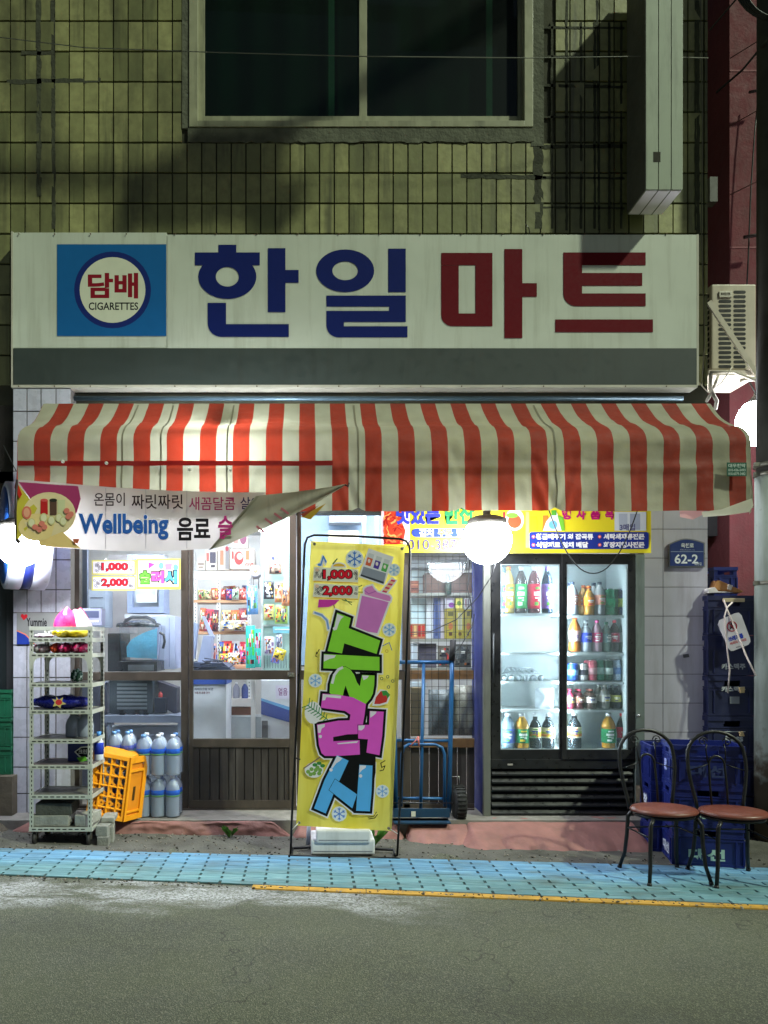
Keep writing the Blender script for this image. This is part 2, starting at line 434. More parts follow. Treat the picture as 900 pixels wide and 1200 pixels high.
# ================================================================ UPPER FACADE
wall = bpy.data.objects.new('upper_wall', None); C.objects.link(wall); tag(wall, 'olive tiled upper wall above the shop sign', 'wall')
grout = mat('dark_grout', (62, 62, 46), .95, var=.4, scale=4, bump=.3)
WZ0, WZ1 = Z(474, YW), Z(-260, YW)
XL, XR = -4.6, X(830, YW)
wx0, wx1, wz0 = X(222, YW), X(624, YW), Z(150, YW); wz1 = Z(-110, YW)
g = G()
g.box(XL, wx0, YW + .012, YW + .25, WZ0, WZ1); g.box(wx1, XR, YW + .012, YW + .25, WZ0, WZ1)
g.box(wx0, wx1, YW + .012, YW + .25, WZ0, wz0); g.box(wx0, wx1, YW + .012, YW + .25, wz1, WZ1)
g.build('wall_core', grout, wall)
def tilemat():
    m, n, b = new('olive_tile')
    oi = n.nodes.new('ShaderNodeObjectInfo')
    c = mixc(n, ramp(n, oi.outputs['Random'], 0, 1, 0, 1), srgb(112, 115, 74), srgb(158, 157, 106))
    c = mixc(n, ramp(n, nz(n, 14, 5), .35, .7, 0, .5), c, srgb(104, 100, 66))
    # soot and rain streaks, in stains of their own
    c = mixc(n, ramp(n, nz(n, 1.3, 6, stretch=(1.5, 1, .5), rough=.6), .48, .7, 0, .7), c, srgb(60, 60, 44))
    c = mixc(n, ramp(n, nz(n, 5, 4, stretch=(1.6, 1, .12)), .55, .72, 0, .7), c, srgb(48, 48, 38))
    n.links.new(c, b.inputs['Base Color']); b.inputs['Roughness'].default_value = .42
    bp = n.nodes.new('ShaderNodeBump'); bp.inputs['Strength'].default_value = .25; bp.inputs['Distance'].default_value = .01
    n.links.new(nz(n, 18, 3), bp.inputs['Height']); n.links.new(bp.outputs[0], b.inputs['Normal'])
    return m
TILE = tilemat()
tw, th_ = 17.25 * YW / F, 35.6 * YW / F
def tile_mesh(w_, h_, nm='tile'):
    g = G(); g.box(-w_ / 2, w_ / 2, -.004, .02, -h_ / 2, h_ / 2); return g
tmesh = None; outg = G(); ntile = 0
for ci in range(-16, 49):
    for ri in range(-7, 13):
        x0, x1 = -5 + ci * 17.25 + .8, -5 + (ci + 1) * 17.25 - .8
        y0, y1 = 25 + (ri - 1) * 35.6 + 1.2, 25 + ri * 35.6 - 1.2
        if ci == 47: x1 += 1.5
        if ci == 48: x0, x1 = x0 + 2, 829
        if y1 > 474: continue
        if x0 < 206 < x1 and y0 < 165: x1 = 206 + 7
        if x1 > 214 and x0 < 640 and y0 < 168 - 3 and y1 > -130: continue
        if x0 > 60 and x1 < 800 and y0 > 285: continue    # behind the sign board
        hid = y1 < 2 or x1 < 1 or (16 < x0 and x1 < 817 and y0 > 273)
        ctr = P((x0 + x1) / 2, (y0 + y1) / 2, YW)
        w_, h_ = (x1 - x0) * YW / F, (y1 - y0) * YW / F
        if hid:
            outg.box(ctr.x - w_ / 2, ctr.x + w_ / 2, YW - .004, YW + .02, ctr.z - h_ / 2, ctr.z + h_ / 2); continue
        if tmesh is None:
            q = tile_mesh(1, 1); o = q.build('tile', TILE, wall, bevel=0, local=True); tmesh = o.data
        else:
            o = bpy.data.objects.new('tile', tmesh); C.objects.link(o); o.parent = wall
        o.scale = (w_, 1, h_); o.location = ctr + Vector((0, random.uniform(-.002, .002), 0))
        o.rotation_euler = (random.uniform(-.012, .012), 0, random.uniform(-.014, .014)); ntile += 1
print('tiles', ntile)
outg.build('tile_field', TILE, wall, kind='stuff')
# cement patches smeared over the joints, and the broken render strip under the window
cem = mat('cement_patch', (62, 64, 48), .95, var=.3, scale=12, bump=.8, bs=40, dirt=.6)
g = G()
def smear(pts, wpx, n=26):
    for k in range(len(pts) - 1):
        a = Vector(pts[k]); b = Vector(pts[k + 1]); nn = max(2, int((b - a).length / 6)); t = (b - a).normalized(); q = Vector((-t.y, t.x))
        vs = []
        for i in range(nn + 1):
            p = a + (b - a) * i / nn; h1 = wpx * random.uniform(.55, 1.1); h2 = wpx * random.uniform(.55, 1.1)
            vs += [P(*(p + q * h1), YW - .006), P(*(p - q * h2), YW - .006), P(*(p + q * h1), YW + .01), P(*(p - q * h2), YW + .01)]
        fs = []
        for i in range(nn):
            a0 = 4 * i; b0 = a0 + 4; fs += [(a0, b0, b0 + 1, a0 + 1), (a0, a0 + 2, b0 + 2, b0), (a0 + 1, b0 + 1, b0 + 3, a0 + 3)]
        g.add(vs, fs)
smear([(45, 0), (46, 230)], 3.2); smear([(62, 0), (63, 268)], 2.6); smear([(8, 96), (118, 94)], 3.2); smear([(25, 62), (60, 62)], 3)
smear([(630, 20), (631, 268)], 6); smear([(540, 206), (640, 208)], 3); smear([(818, 0), (818, 300)], 2.2); smear([(815, 0), (815, 270)], 1.4)
smear([(632, 100), (730, 102)], 2.2); smear([(632, 172), (640, 172), (730, 171)], 2.6); [smear([(x_, 26), (x_, 268)], 1.7) for x_ in (647, 681, 697, 714, 728)]; [smear([(636, y_), (732, y_ + 1)], 1.5) for y_ in (32, 66, 137, 208, 243)]
smear([(700, 0), (702, 270)], 1.6); smear([(664, 0), (664, 270)], 1.8)
g.build('cement_smear', cem, wall, kind='stuff')
g = G()
n_ = 60
vs = []
for i in range(n_ + 1):
    px = 220 + 406 * i / n_
    vs += [P(px, 150, YW - .012), P(px, 166 + random.uniform(-1.2, 1.6), YW - .012), P(px, 150, YW + .02), P(px, 169 + random.uniform(-1, 1.5), YW + .02)]
fs = []
for i in range(n_):
    a0 = 4 * i; b0 = a0 + 4; fs += [(a0, b0, b0 + 1, a0 + 1), (a0 + 1, b0 + 1, b0 + 3, a0 + 3), (a0, a0 + 2, b0 + 2, b0)]
g.box(X(621.5, YW) + .005, X(637, YW), YW - .009, YW + .02, Z(172, YW), wz1); g.box(X(213.5, YW), X(222, YW) - .001, YW - .009, YW + .02, Z(151, YW), wz1); g.add(vs, fs); g.build('render_strip', mat('rough_render', (90, 92, 76), .95, var=.3, scale=9, bump=1, bs=30), wall)
# upstairs window
win = thing('sliding_window', 'cream framed two pane dark window above the shop sign', 'window', P(424, 150, YW))
alu = mat('cream_frame', (150, 150, 122), .45, var=.15, dirt=.5)
g = G()
g.box(wx0, X(232, YW), YW - .02, YW + .12, wz0, wz1); g.box(X(614, YW), wx1, YW - .02, YW + .12, wz0, wz1)
g.box(X(232, YW), X(614, YW), YW - .02, YW + .12, wz0, Z(143, YW))
g.build('frame', alu, win, bevel=.003)
for (a, b, yy) in ((232, 430, .03), (419, 614, .06)):
    s_ = G(); s_.pbox(a, -110, a + 8, 142, YW + yy, .03); s_.pbox(b - 9 if a < 300 else b - 7, -110, b, 142, YW + yy, .03)
    s_.pbox(a + 8, 136, b - (9 if a < 300 else 7), 142, YW + yy, .03)
    o = s_.build('sash', alu, win, bevel=.002)
    q = G(); q.pbox(a + 8, -110, b - 8, 137, YW + yy + .012, .004)
    q.build('pane', glass('night_glass', (.6, .72, .64), (12, 24, 18), .3, .03, refl=.35), o)
g = G()
g.grid(lambda u, v: (wx0 + (wx1 - wx0) * u, YW + .2 + .02 * math.sin(u * 60) + .03 * math.sin(u * 17), wz0 + (wz1 - wz0) * v), 120, 1)
g.build('curtain', mat('dark_green_curtain', (20, 74, 52), .9, var=.4, scale=3), win)
for px in (385, 570):
    g = G(); g.pbox(px, -100, px + 7, 138, YW + .13, .02); g.build('inner_frame', mat('inner_frame_grey', (150, 210, 188), .5), win)
room = G(); room.box(wx0 - .3, wx1 + .3, YW + .26, YW + .3, wz0 - .3, wz1 + .3)
room.build('room_wall', mat('unlit_wall', (30, 34, 30), .9), win)

# ================================================================ SHOP SIGN BOARD
YS = 6.5
sign = thing('shop_sign', 'long cream shop sign board with blue and red lettering', 'sign', P(415, 456, YS))
cream = mat('sign_cream', (192, 197, 182), .5, var=.07, scale=2.5, dirt=.4, dcol=(140, 140, 118), ds=(7, 5, .5))
band = mat('sign_green_band', (50, 58, 54), .55, var=.12, scale=3, dirt=.3)
g = G(); g.pbox(15, 272.5, 195.3, 408, YS, .12); g.build('panel', cream, sign, bevel=.002)
g = G(); g.pbox(195.8, 275, 816.5, 408.5, YS - .002, .12); g.build('panel', cream, sign, bevel=.002)
g = G(); g.pbox(15.5, 408, 816.5, 451, YS - .004, .12); g.build('lower_band', band, sign, bevel=.002)
g = G(); g.pbox(13, 451, 817.5, 454, YS - .006, .14); g.pbox(13, 271, 15, 451, YS - .003, .13); g.pbox(816.5, 274.5, 819, 451, YS - .003, .13)
g.build('trim', mat('sign_trim', (176, 172, 156), .5), sign)
NB, CR = (16, 30, 94), (98, 12, 24)
def s2(pts): return [(x / 2, 260 + y / 2) for x, y in pts]
def letters(name, col, polys, rings=()):
    pr = Print(YS - .002)
    for q in polys: pr.poly(s2(q), col)
    for (cx, cy, rx, ry, ix, iy) in rings: pr.ring(cx / 2, 260 + cy / 2, rx / 2, ry / 2, ix / 2, iy / 2, col)
    pr.build(name, sign)
def L_(x0, y0, x1, y1): return [(x0, y0), (x1, y0), (x1, y1), (x0, y1)]
letters('lettering', NB, [L_(512, 54, 554, 74), L_(457, 72, 609, 102), L_(628, 62, 669, 212), L_(669, 113, 700, 143),
        [(487, 190), (530, 190), (530, 240), (677, 240), (677, 270)] + arc(519, 238, 32, 32, 90, 180)], [(533, 129, 68, 52, 27, 23)])
letters('lettering', NB, [L_(910, 63, 951, 165),
        [(765, 173), (951, 173), (951, 235), (806, 235), (806, 245), (955, 245), (955, 271)] + arc(793, 243, 28, 28, 90, 180) + [(765, 209), (912, 209), (912, 199), (765, 199)]], [(809, 115, 68, 50, 30, 22)])
letters('lettering', CR, [[(1034, 73), (1154, 73), (1154, 245)] + arc(1060, 219, 26, 26, 90, 180) + [(1034, 102.5), (1075, 102.5), (1075, 215), (1114, 215), (1114, 102), (1034, 102)],
        L_(1182, 64, 1224, 273), L_(1224, 144, 1258, 176)])
letters('lettering', CR, [[(1320, 72), (1513, 72), (1513, 102), (1364, 102), (1364, 120), (1505, 120), (1505, 150), (1364, 150), (1364, 168), (1513, 168), (1513, 198)] + arc(1350, 168, 30, 30, 90, 180),
        L_(1301, 229, 1530, 259)])
pr = Print(YS); pr.rect(67, 286.5, 195, 394, (22, 92, 150)); pr.ring(132, 340, 45, 45, 38.5, 38.5, (24, 40, 104)); pr.ell(132, 340, 38.5, 38.5, (206, 208, 186), 44)
pr.text('담배', 103, 320, 162, 350, (132, 22, 36), .035); pr.text('CIGARETTES', 104, 354.5, 162, 363.5, (30, 30, 30), .02)
pr.build('cigarette_emblem', sign)
g = G()
for px in list(range(22, 190, 42)) + list(range(205, 815, 48)):
    for py in (274.2, 452.6): g.lathe([(.006, 0), (.006, .004), (0, .005)], P(px, py if px > 195 or py > 300 else 274.2, YS - .006), 8, T=Matrix.Rotation(R(90), 3, 'X'))
g.build('screws', mat('rusty_screw', (92, 74, 56), .6, .5), sign, kind='stuff')

# ---- projecting sign box high on the right
ps = thing('projecting_sign', 'tall grey projecting light box fixed to the upper wall', 'sign', P(770, 222, 6.2))
pb = mat('box_green_grey', (140, 150, 128), .5, var=.1, dirt=.4); pd = mat('box_side', (92, 92, 80), .6, var=.2, dirt=.4)
zt, zb = 7.16, Z(222, 6.2)
for i, (a, b) in enumerate(((757, 771), (772, 786), (787, 800))):
    g = G(); g.box(X(a, 6.2), X(b, 6.2) + .001, 6.2, 6.56, zb, zt, 0); o = g.build('face_panel', [pb], ps, bevel=.002)
g = G(); g.box(X(756.4, 6.2), X(757, 6.2), 6.203, 6.56, zb, zt); g.build('side_panel', pd, ps)
g = G(); g.box(X(758, 6.2), X(799, 6.2), 6.21, 6.55, zb - .006, zb - .001); g.build('bottom_panel', mat('box_bottom', (226, 220, 226), .5), ps)
for px in (771.5, 786.5):
    g = G(); g.box(X(px - .6, 6.2), X(px + .6, 6.2), 6.205, 6.56, zb - .008, zb - .0055); g.build('joint', pd, ps)
g = G(); g.box(X(775, 6.2), X(790, 6.2), 6.56, 6.64, zb + .3, zb + 1.4); g.build('bracket', pd, ps)
pr = Print(6.2, lift=.001); pr.rect(765.5, 178, 774, 190, (50, 48, 40)); pr.build('hinge_plate', ps)

# ---- things between sign and awning
g = G(); g.tube([P(75, 467, 6.6), P(800, 467, 6.6)], .02, 10)
one(g, 'awning_pipe', mat('blue_grey_pipe', (88, 112, 124), .4, .4), 'blue grey steel pipe running just under the sign board', 'pipe')
g = G(); g.box(XL, XR, YW + .03, YW + .19, Z(600, YW), WZ0)
tag(g.build('lintel', mat('lintel_dark', (70, 66, 56), .9, var=.4, scale=5, bump=.4)), kind='structure')

# ================================================================ BUILDING BODY, PILASTERS, NEIGHBOURS
wtile = mat('white_wall_tile', (176, 176, 186), .28, var=.06, scale=3, rnd=.06, dirt=.3, dcol=(120, 112, 98))
wgrout = mat('pale_grout', (96, 92, 88), .9)
def pilaster(px0, px1, py0, py1, Y, cols, rows, label, back=.3, name='tiled_pillar', m=wtile, gap=.7):
    th = thing(name, label, 'pillar', P((px0 + px1) / 2, py1, Y))
    g = G(); g.box(X(px0, Y) + .003, X(px1, Y) - .003, Y + .006, Y + back, Z(py1, Y), Z(py0, Y)); g.build('pillar_core', wgrout, th)
    for (a, b) in zip(cols, cols[1:]):
        for (c, d) in zip(rows, rows[1:]):
            g = G(); j = random.uniform(-.001, .001); g.box(X(a + gap, Y), X(b - gap, Y), Y + j, Y + .012, Z(d - gap, Y), Z(c + gap, Y)); g.build('tile', m, th)
    return th
pl = pilaster(15, 83, 455, 955, 6.5, [15, 31.5, 48, 65.5, 83], [455, 482, 517, 552, 587, 621, 656, 691, 718, 756, 794, 829, 864, 899, 930, 955], 'white tiled pillar left of the shop window')
gtile = mat('grey_wall_tile', (176, 172, 188), .4, var=.1, scale=2.5, dirt=.35, dcol=(120, 112, 112), rnd=.03)
rp = pilaster(755, 829.5, 590, 948, 6.5, [755, 777, 829.5], [590, 620, 654, 688, 722, 756, 790, 824, 858, 900, 948], 'grey tiled pillar carrying the house number plate', m=gtile, gap=.35)
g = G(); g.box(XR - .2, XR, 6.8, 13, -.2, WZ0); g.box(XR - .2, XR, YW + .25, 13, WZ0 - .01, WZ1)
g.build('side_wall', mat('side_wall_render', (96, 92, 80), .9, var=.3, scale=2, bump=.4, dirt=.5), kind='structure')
g = G(); g.box(XR - .14, XR - .002, YW + .02, YW + .24, 2.2, WZ0); g.build('wall_return', gtile, kind='structure')
# alley: dark back wall and the maroon house
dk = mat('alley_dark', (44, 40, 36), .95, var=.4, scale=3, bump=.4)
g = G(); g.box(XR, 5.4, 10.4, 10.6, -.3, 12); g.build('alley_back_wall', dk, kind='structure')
mh = thing('maroon_house', 'maroon painted neighbouring house across the alley', 'house', (X(855, 8.0) + 1, 8.0, -.1))
mar = mat('maroon_render', (106, 48, 54), .85, var=.18, scale=2.5, bump=.5, bs=35, dirt=.35, dcol=(70, 36, 38))
g = G(); g.box(X(855, 8.0), 14, 8.0, 15, -.3, 12); g.build('wall', mar, mh)
g = G()
for py in (83, 290):
    g.box(X(855, 8.0), 14, 7.996, 8.0, Z(py, 8) - .008, Z(py, 8) + .008)
g.build('joint_line', mat('maroon_joint', (140, 86, 90), .8), mh)
g = G(); g.box(X(740 + 120, 8) - .25, X(855, 8) - .02, 8.2, 8.4, Z(625, 8), Z(597, 8)); g.build('vent', mat('vent_black', (16, 15, 16), .6), mh)
g = G(); g.pbox(832, 207, 841, 236, 7.2, .1); one(g, 'meter_box', mat('grey_box', (78, 78, 70), .6), 'small grey meter box high in the dark alley', 'box')
g = G(); g.tube([P(872, 278, 7.85), P(902, 273, 7.85)], .018, 8); one(g, 'wall_bar', mat('rust_bar', (48, 30, 28), .6), 'short dark iron bar sticking out of the maroon wall', 'bar')
g = G(); g.tube([P(878, 108, 7.85), P(905, 103, 7.85)], .014, 8); one(g, 'wall_bar', MC['rust_bar'], 'short iron bar high on the maroon wall', 'bar')
# neighbour on the left
nb = thing('neighbour_front', 'dark glazed shopfront left of the white tiled pillar', 'shopfront', (-3.5, 6.7, 0))
g = G(); g.box(-6.5, X(14, 6.6), 6.78, 6.9, .0, WZ0 - .003); g.build('wall', mat('neighbour_wall', (58, 58, 60), .8, var=.2), nb)
g = G(); g.box(-6.0, X(13, 6.6), 6.72, 6.78, Z(530, 6.6), Z(490, 6.6)); g.build('transom', mat('neighbour_glass', (20, 24, 24), .1), nb)
g = G(); g.box(-6.0, X(13, 6.6), 6.70, 6.78, Z(650, 6.6), Z(532, 6.6)); g.build('panel', mat('neighbour_panel', (104, 108, 124), .5), nb)
g = G(); g.box(-6.0, X(11, 6.6), 6.71, 6.78, .12, Z(652, 6.6)); g.build('door', mat('neighbour_door', (38, 44, 46), .15), nb)
g = G(); g.box(X(3, 6.6), X(13, 6.6), 6.69, 6.77, .12, Z(530, 6.6)); g.build('frame', mat('neighbour_frame', (50, 50, 52), .5), nb)

# ================================================================ SHOP ROOM
iw = mat('room_wall_paint', (206, 204, 204), .8, var=.05)
g = G(); g.box(-3.0, 3.43, 9.9, 10, 0, 3.0); g.build('back_wall', iw, kind='structure')
g = G(); g.box(-3.0, -2.9, 6.8, 9.9, 0, 3.0); g.build('left_wall', iw, kind='structure')
g = G(); g.box(3.13, 3.22, 6.85, 9.9, 0, 3.0); g.build('right_wall', iw, kind='structure')
g = G(); g.box(-3.0, 3.43, 6.68, 10, 2.95, 3.05); g.build('ceiling', mat('ceiling_white', (215, 215, 215), .8), kind='structure')
g = G(); g.box(-2.9, 3.13, 6.75, 9.9, .1, .129); g.build('floor', mat('vinyl_floor', (150, 140, 130), .4, var=.15), kind='structure')
TUBE = emi('tube_light', (.86, .93, 1.0), ROOM)
TUBE2 = emi('back_tube_light', (.9, .95, 1.0), ROOM * .5)
for i, (x, y) in enumerate(((-1.6, 6.94), (-.25, 6.94), (-1.0, 8.9), (1.0, 6.94), (1.2, 8.9))):
    t = thing('ceiling_lamp', ('tube lamp on the shop ceiling behind the slush signs', 'tube lamp on the shop ceiling just inside the glass door', 'tube lamp on the shop ceiling over the back shelves',
               'tube lamp on the shop ceiling behind the wire grille', 'tube lamp at the back right of the shop ceiling')[i], 'lamp', (x, y, 2.95))
    g = G(); g.box(x - .62, x + .62, y - .07, y + .07, 2.91, 2.948); g.build('housing', plain((200, 200, 200)), t)
    g = G()
    for s_ in (-.035, .035): g.tube([(x - .6, y + s_, 2.885), (x + .6, y + s_, 2.885)], .018, 8)
    g.build('tube', TUBE if y < 8 else TUBE2, t)

# ================================================================ DOOR AND WINDOW FRAMES (brown aluminium)
br = mat('brown_aluminium', (74, 66, 58), .38, .25, var=.15, scale=6, dirt=.35, dcol=(112, 100, 88), ds=(4, 4, 2))
brp = mat('brown_plank', (56, 50, 46), .42, .1, var=.25, scale=4, rnd=.15, dirt=.5, dcol=(104, 98, 92), ds=(9, 9, .8))
GL = glass('shop_glass', (.95, .975, .97), (190, 200, 210), .01, .02, dusty=.05, refl=.3)
FB = pt
def frame_rects(th, rects, Y, dep, name='frame', m=br):
    for (a, b, c, d) in rects:
        g = G(); g.pbox(a, b, c, d, Y, dep); g.build(name, m, th, bevel=.0025)
sw = thing('shop_window', 'brown framed shop window behind the slush price signs', 'window', P(150, 948, 6.65))
frame_rects(sw, [(83, 560, 93, 948, ), (212, 560, 221, 948)], 6.62, .09, 'post')
frame_rects(sw, [(93, 787.5, 212, 797.5), (93, 944, 212, 949)], 6.625, .07, 'rail')
for (b, d) in ((560, 787.5), (797.5, 944)):
    g = G(); g.pbox(93, b, 212, d, 6.66, .005); g.build('pane', GL, sw)
pf = mat('blue_grey_frame', (92, 98, 118), .45)
g = G(); g.pbox(92, 600, 102, 730, 6.78, .05); g.build('inner_post', pf, sw)
dr = thing('sliding_door', 'brown sliding glass door with a slatted lower panel', 'door', P(280, 948, 6.65))
frame_rects(dr, [(221.5, 560, 226, 938), (339, 560, 347, 938)], 6.6, .05, 'stile')
frame_rects(dr, [(226, 785.5, 339, 796.5), (226, 866, 339, 876), (221.5, 938, 347, 947.5)], 6.603, .045, 'rail')
for (b, d) in ((560, 785.5), (796.5, 866)):
    g = G(); g.pbox(226, b, 339, d, 6.625, .005); g.build('pane', GL, dr)
pls = [222, 234, 246, 257, 268, 276, 286.5, 297, 306, 314.5, 325, 333, 339]
for a, b in zip(pls, pls[1:]):
    g = G(); g.pbox(a + .5, 876, b - .5, 938, 6.612 + random.uniform(-.002, .002), .018); g.build('plank', brp, dr, bevel=.002)
g = G(); g.pbox(222, 876, 339, 938, 6.632, .006); g.build('backing', mat('door_dark', (22, 20, 18), .8), dr)
g = G(); g.box(X(337, 6.6), X(345, 6.6), 6.585, 6.6, Z(793, 6.6), Z(788, 6.6)); g.lathe([(.016, 0), (.016, .02)], P(341, 790.5, 6.58), 12, T=Matrix.Rotation(R(90), 3, 'X')); g.build('lock', mat('chrome', (180, 180, 180), .25, .9), dr)
d2 = thing('sliding_door', 'brown sliding door half hidden behind the yellow banner stand', 'door', P(410, 948, 6.65))
frame_rects(d2, [(348, 560, 353, 948), (471.5, 630, 481, 948)], 6.64, .07, 'stile')
frame_rects(d2, [(353, 785.5, 471.5, 796.5), (353, 866, 471.5, 876), (353, 938, 471.5, 948)], 6.643, .06, 'rail')
for (b, d) in ((560, 785.5), (796.5, 866)):
    g = G(); g.pbox(353, b, 471.5, d, 6.66, .005); g.build('pane', GL, d2)
for a in range(353, 470, 12):
    g = G(); g.pbox(a + .5, 876, min(a + 11.5, 471), 938, 6.66, .018); g.build('plank', brp, d2)
# right window with wire grille
rw = thing('grille_window', 'shop window behind a wire grille with wooden rails', 'window', P(515, 948, 6.65))
wood = mat('brown_rail', (112, 84, 52), .5, var=.25, scale=14, dirt=.3)
frame_rects(rw, [(473, 560, 482, 660)], 6.63, .06, 'post')
frame_rects(rw, [(481, 785.5, 555, 796), (481, 866, 556, 876)], 6.62, .06, 'rail', wood)
frame_rects(rw, [(447, 600, 556, 656)], 6.74, .04, 'header', mat('header_grey', (120, 122, 128), .5))
for (b, d) in ((656, 785.5), (796, 866)):
    g = G(); g.pbox(481, b, 556, d, 6.69, .005); g.build('pane', GL, rw)
for i, a in enumerate(range(481, 556, 11)):
    g = G(); g.pbox(a + .4, 876, min(a + 10.6, 556), 942, 6.65, .018); g.build('plank', brp, rw)
frame_rects(rw, [(473, 942, 556, 948)], 6.64, .05, 'rail')
gr = thing('wire_grille', 'square wire grille hanging over the right shop window', 'grille', P(515, 862, 6.6))
g = G(); rnd = random.Random(3)
for i in range(10):
    px = 482 + i * 8.1; g.tube([P(px, 650, 6.6), P(px + rnd.uniform(-1, 1), 720, 6.6), P(px + rnd.uniform(-.6, .6), 862, 6.6)], .0022, 5)
for j in range(27):
    py = 652 + j * 8.05; g.tube([P(481, py, 6.605), P(515, py + rnd.uniform(-.5, .5), 6.605), P(555, py, 6.605)], .0022, 5)
g.build('wires', mat('wire_grey', (72, 68, 62), .5, .4), gr)
# lower dado behind the frames
g = G(); g.pbox(83, 948, 556, 952, 6.6, .1); tag(g.build('threshold', mat('threshold', (82, 76, 70), .6, dirt=.4)), kind='structure')

# ================================================================ GOODS INSIDE
def nm(c): return plain(c)
# shelving rack behind the door
def shelf_unit(label, px0, px1, ys, Y, dep, ytop, ybot, colr=(226, 224, 222), edge=(200, 150, 110), posts=None):
    t = thing('shelf_unit', label, 'shelf', P((px0 + px1) / 2, ybot, Y))
    for p in (posts or (px0, px1)):
        g = G(); g.pbox(p - 2, ytop, p + 2, ybot, Y, .03); g.pbox(p - 1.5, ytop, p + 1.5, ybot, Y + dep - .03, .03); o = g.build('post', plain(colr), t)
        g = G()
        for k in range(int((ybot - ytop) / 4)): g.box(X(p - .5, Y), X(p + .5, Y), Y - .001, Y + .004, Z(ytop + 3.6 + k * 4, Y), Z(ytop + 2 + k * 4, Y))
        g.build('holes', plain((60, 56, 60)), o, kind='stuff')
    for y in ys:
        g = G(); g.pbox(px0 - 2, y, px1 + 2, y + 3.2, Y - .004, dep); g.build('shelf_board', plain(edge), t)
    g = G(); g.pbox(px0 - 2, ytop, px1 + 2, ytop + 10, Y - .006, .02); g.build('top_rail', plain(colr), t)
    return t
shelf_unit('white slotted shelving full of snacks behind the glass door', 229, 292, (703, 740, 780), 8.0, .4, 669, 920, posts=(229, 256, 292))
def rr_acc(sd): return [(214, 60, 50), (60, 110, 190), (240, 196, 60), (90, 160, 90), (236, 130, 60)][int(sd * 10) % 5]
def pack(px0, py0, px1, py1, Y, cols, label, cat='snack bag', dep=.05, rot=0., puff=.6, name=None, text=None, group=None):
    """crimped plastic bag with a printed front"""
    w_, h_ = X(px1, Y) - X(px0, Y), Z(py0, Y) - Z(py1, Y); c = P((px0 + px1) / 2, (py0 + py1) / 2, Y)
    T = Matrix.Translation(c) @ Matrix.Rotation(R(-rot), 4, 'Y')
    sd = random.random() * 9
    def fn(u, v, s):
        e = max(0, min(1, 4 * min(u, 1 - u, .25))) ** .6 * max(0, min(1, 4 * min(v, 1 - v, .25))) ** .6
        return T @ Vector(((u - .5) * w_, s * dep * .5 * e * (1 + .35 * math.sin(u * 9 + sd) * math.sin(v * 7 + sd)), (v - .5) * h_))
    t = thing(name or cat.replace(' ', '_'), label, cat, (c.x, c.y, c.z - h_ / 2), group=group)
    ms = [mat('foil_%02x%02x%02x' % q, q, .3, .0, .06, 20, bump=.4, bs=40) for q in cols]
    g = G(); n1 = len(ms)
    ms += [ink((236, 232, 224)), ink((44, 40, 46)), ink(rr_acc(sd))]
    kx, ky = random.choice(((.5, .28), (.25, .6), (.45, .45)))
    def mf(i, j):
        if cat == 'plastic bag' or j in (0, 9) or i in (0, 9): return 0
        q = noise.noise(Vector((i * kx + sd * 7, j * ky + sd * 3, sd)))
        if n1 >= 3 and q > .32: return 2
        if q > .16: return 1 if n1 > 1 else 0
        if q < -.34: return n1 + 1
        if q < -.2: return n1 + 2
        if 6 <= j <= 7 and q > -.1 and 2 <= i <= 7: return n1
        return 0
    g.grid(lambda u, v: fn(u, v, -1), 10, 10, mf=mf); g.build('wrapper', ms, t)
    g = G(); g.grid(lambda u, v: fn(u, v, 1), 8, 8); g.build('back_film', ms[0], t)
    if text:
        pr = Print(Y, fn=lambda px, py, d: T @ Vector((px * w_, -dep * .5 - d, -py * h_)))
        pr.text(text, -.34, -.1, .34, .16, (250, 250, 250) if sum(cols[0]) < 420 else (40, 40, 60), .03); pr.build('print', t)
    return t
def carton(px0, py0, px1, py1, Y, dep, col, label, cat='box', name='cardboard_box', prints=(), yaw=0, group=None, bev=.003):
    t = thing(name, label, cat, P((px0 + px1) / 2, py1, Y), group=group)
    g = G(); g.pbox(px0, py0, px1, py1, Y, dep); g.build('body', mat('carton_%02x%02x%02x' % col, col, .6, 0, .08, 8), t, bevel=bev)
    if prints:
        pr = Print(Y)
        for q in prints:
            k = q[0]
            if k == 'r': pr.rect(*q[1:])
            elif k == 'e': pr.ell(*q[1:])
            elif k == 't': pr.text(*q[1:])
            elif k == 'p': pr.poly(*q[1:])
        pr.build('print', t)
    return t
# boxes on top of the white shelving
RB = (176, 62, 60)
carton(231, 656, 240, 668, 8.05, .2, (196, 184, 170), 'small beige box at the left end of the shelving top', prints=[('r', 232, 660, 239, 662, (120, 100, 90)), ('r', 233, 664, 238, 665.5, (120, 100, 90))])
carton(241, 645, 254, 668, 8.05, .3, (214, 200, 188), 'tall box with a dark picture panel on the shelving top', prints=[('r', 246, 647, 253, 660, (70, 62, 76)), ('r', 247, 662, 252, 665, (60, 50, 60)), ('r', 242, 648, 245, 658, (170, 90, 80))])
carton(255, 640, 269, 668, 8.05, .3, (206, 190, 176), 'tall beige box with a grey flap on the shelving top', prints=[('r', 264, 641, 268.5, 667, (128, 122, 124)), ('r', 258, 645, 262, 662, (190, 120, 90)), ('e', 266, 643, 2, 3, (150, 40, 50))])
carton(270, 643, 298, 667, 8.05, .3, (232, 214, 204), 'wide pink and cream food box on the shelving top', prints=[('e', 280, 654, 5.5, 8, RB), ('e', 281, 652, 3.5, 4, (226, 190, 180)), ('r', 271.5, 646, 274, 655, (196, 70, 60)), ('r', 288, 645, 292, 656, (214, 130, 90)), ('t', '라면', 287, 659, 297, 664, (170, 60, 50), .02)])
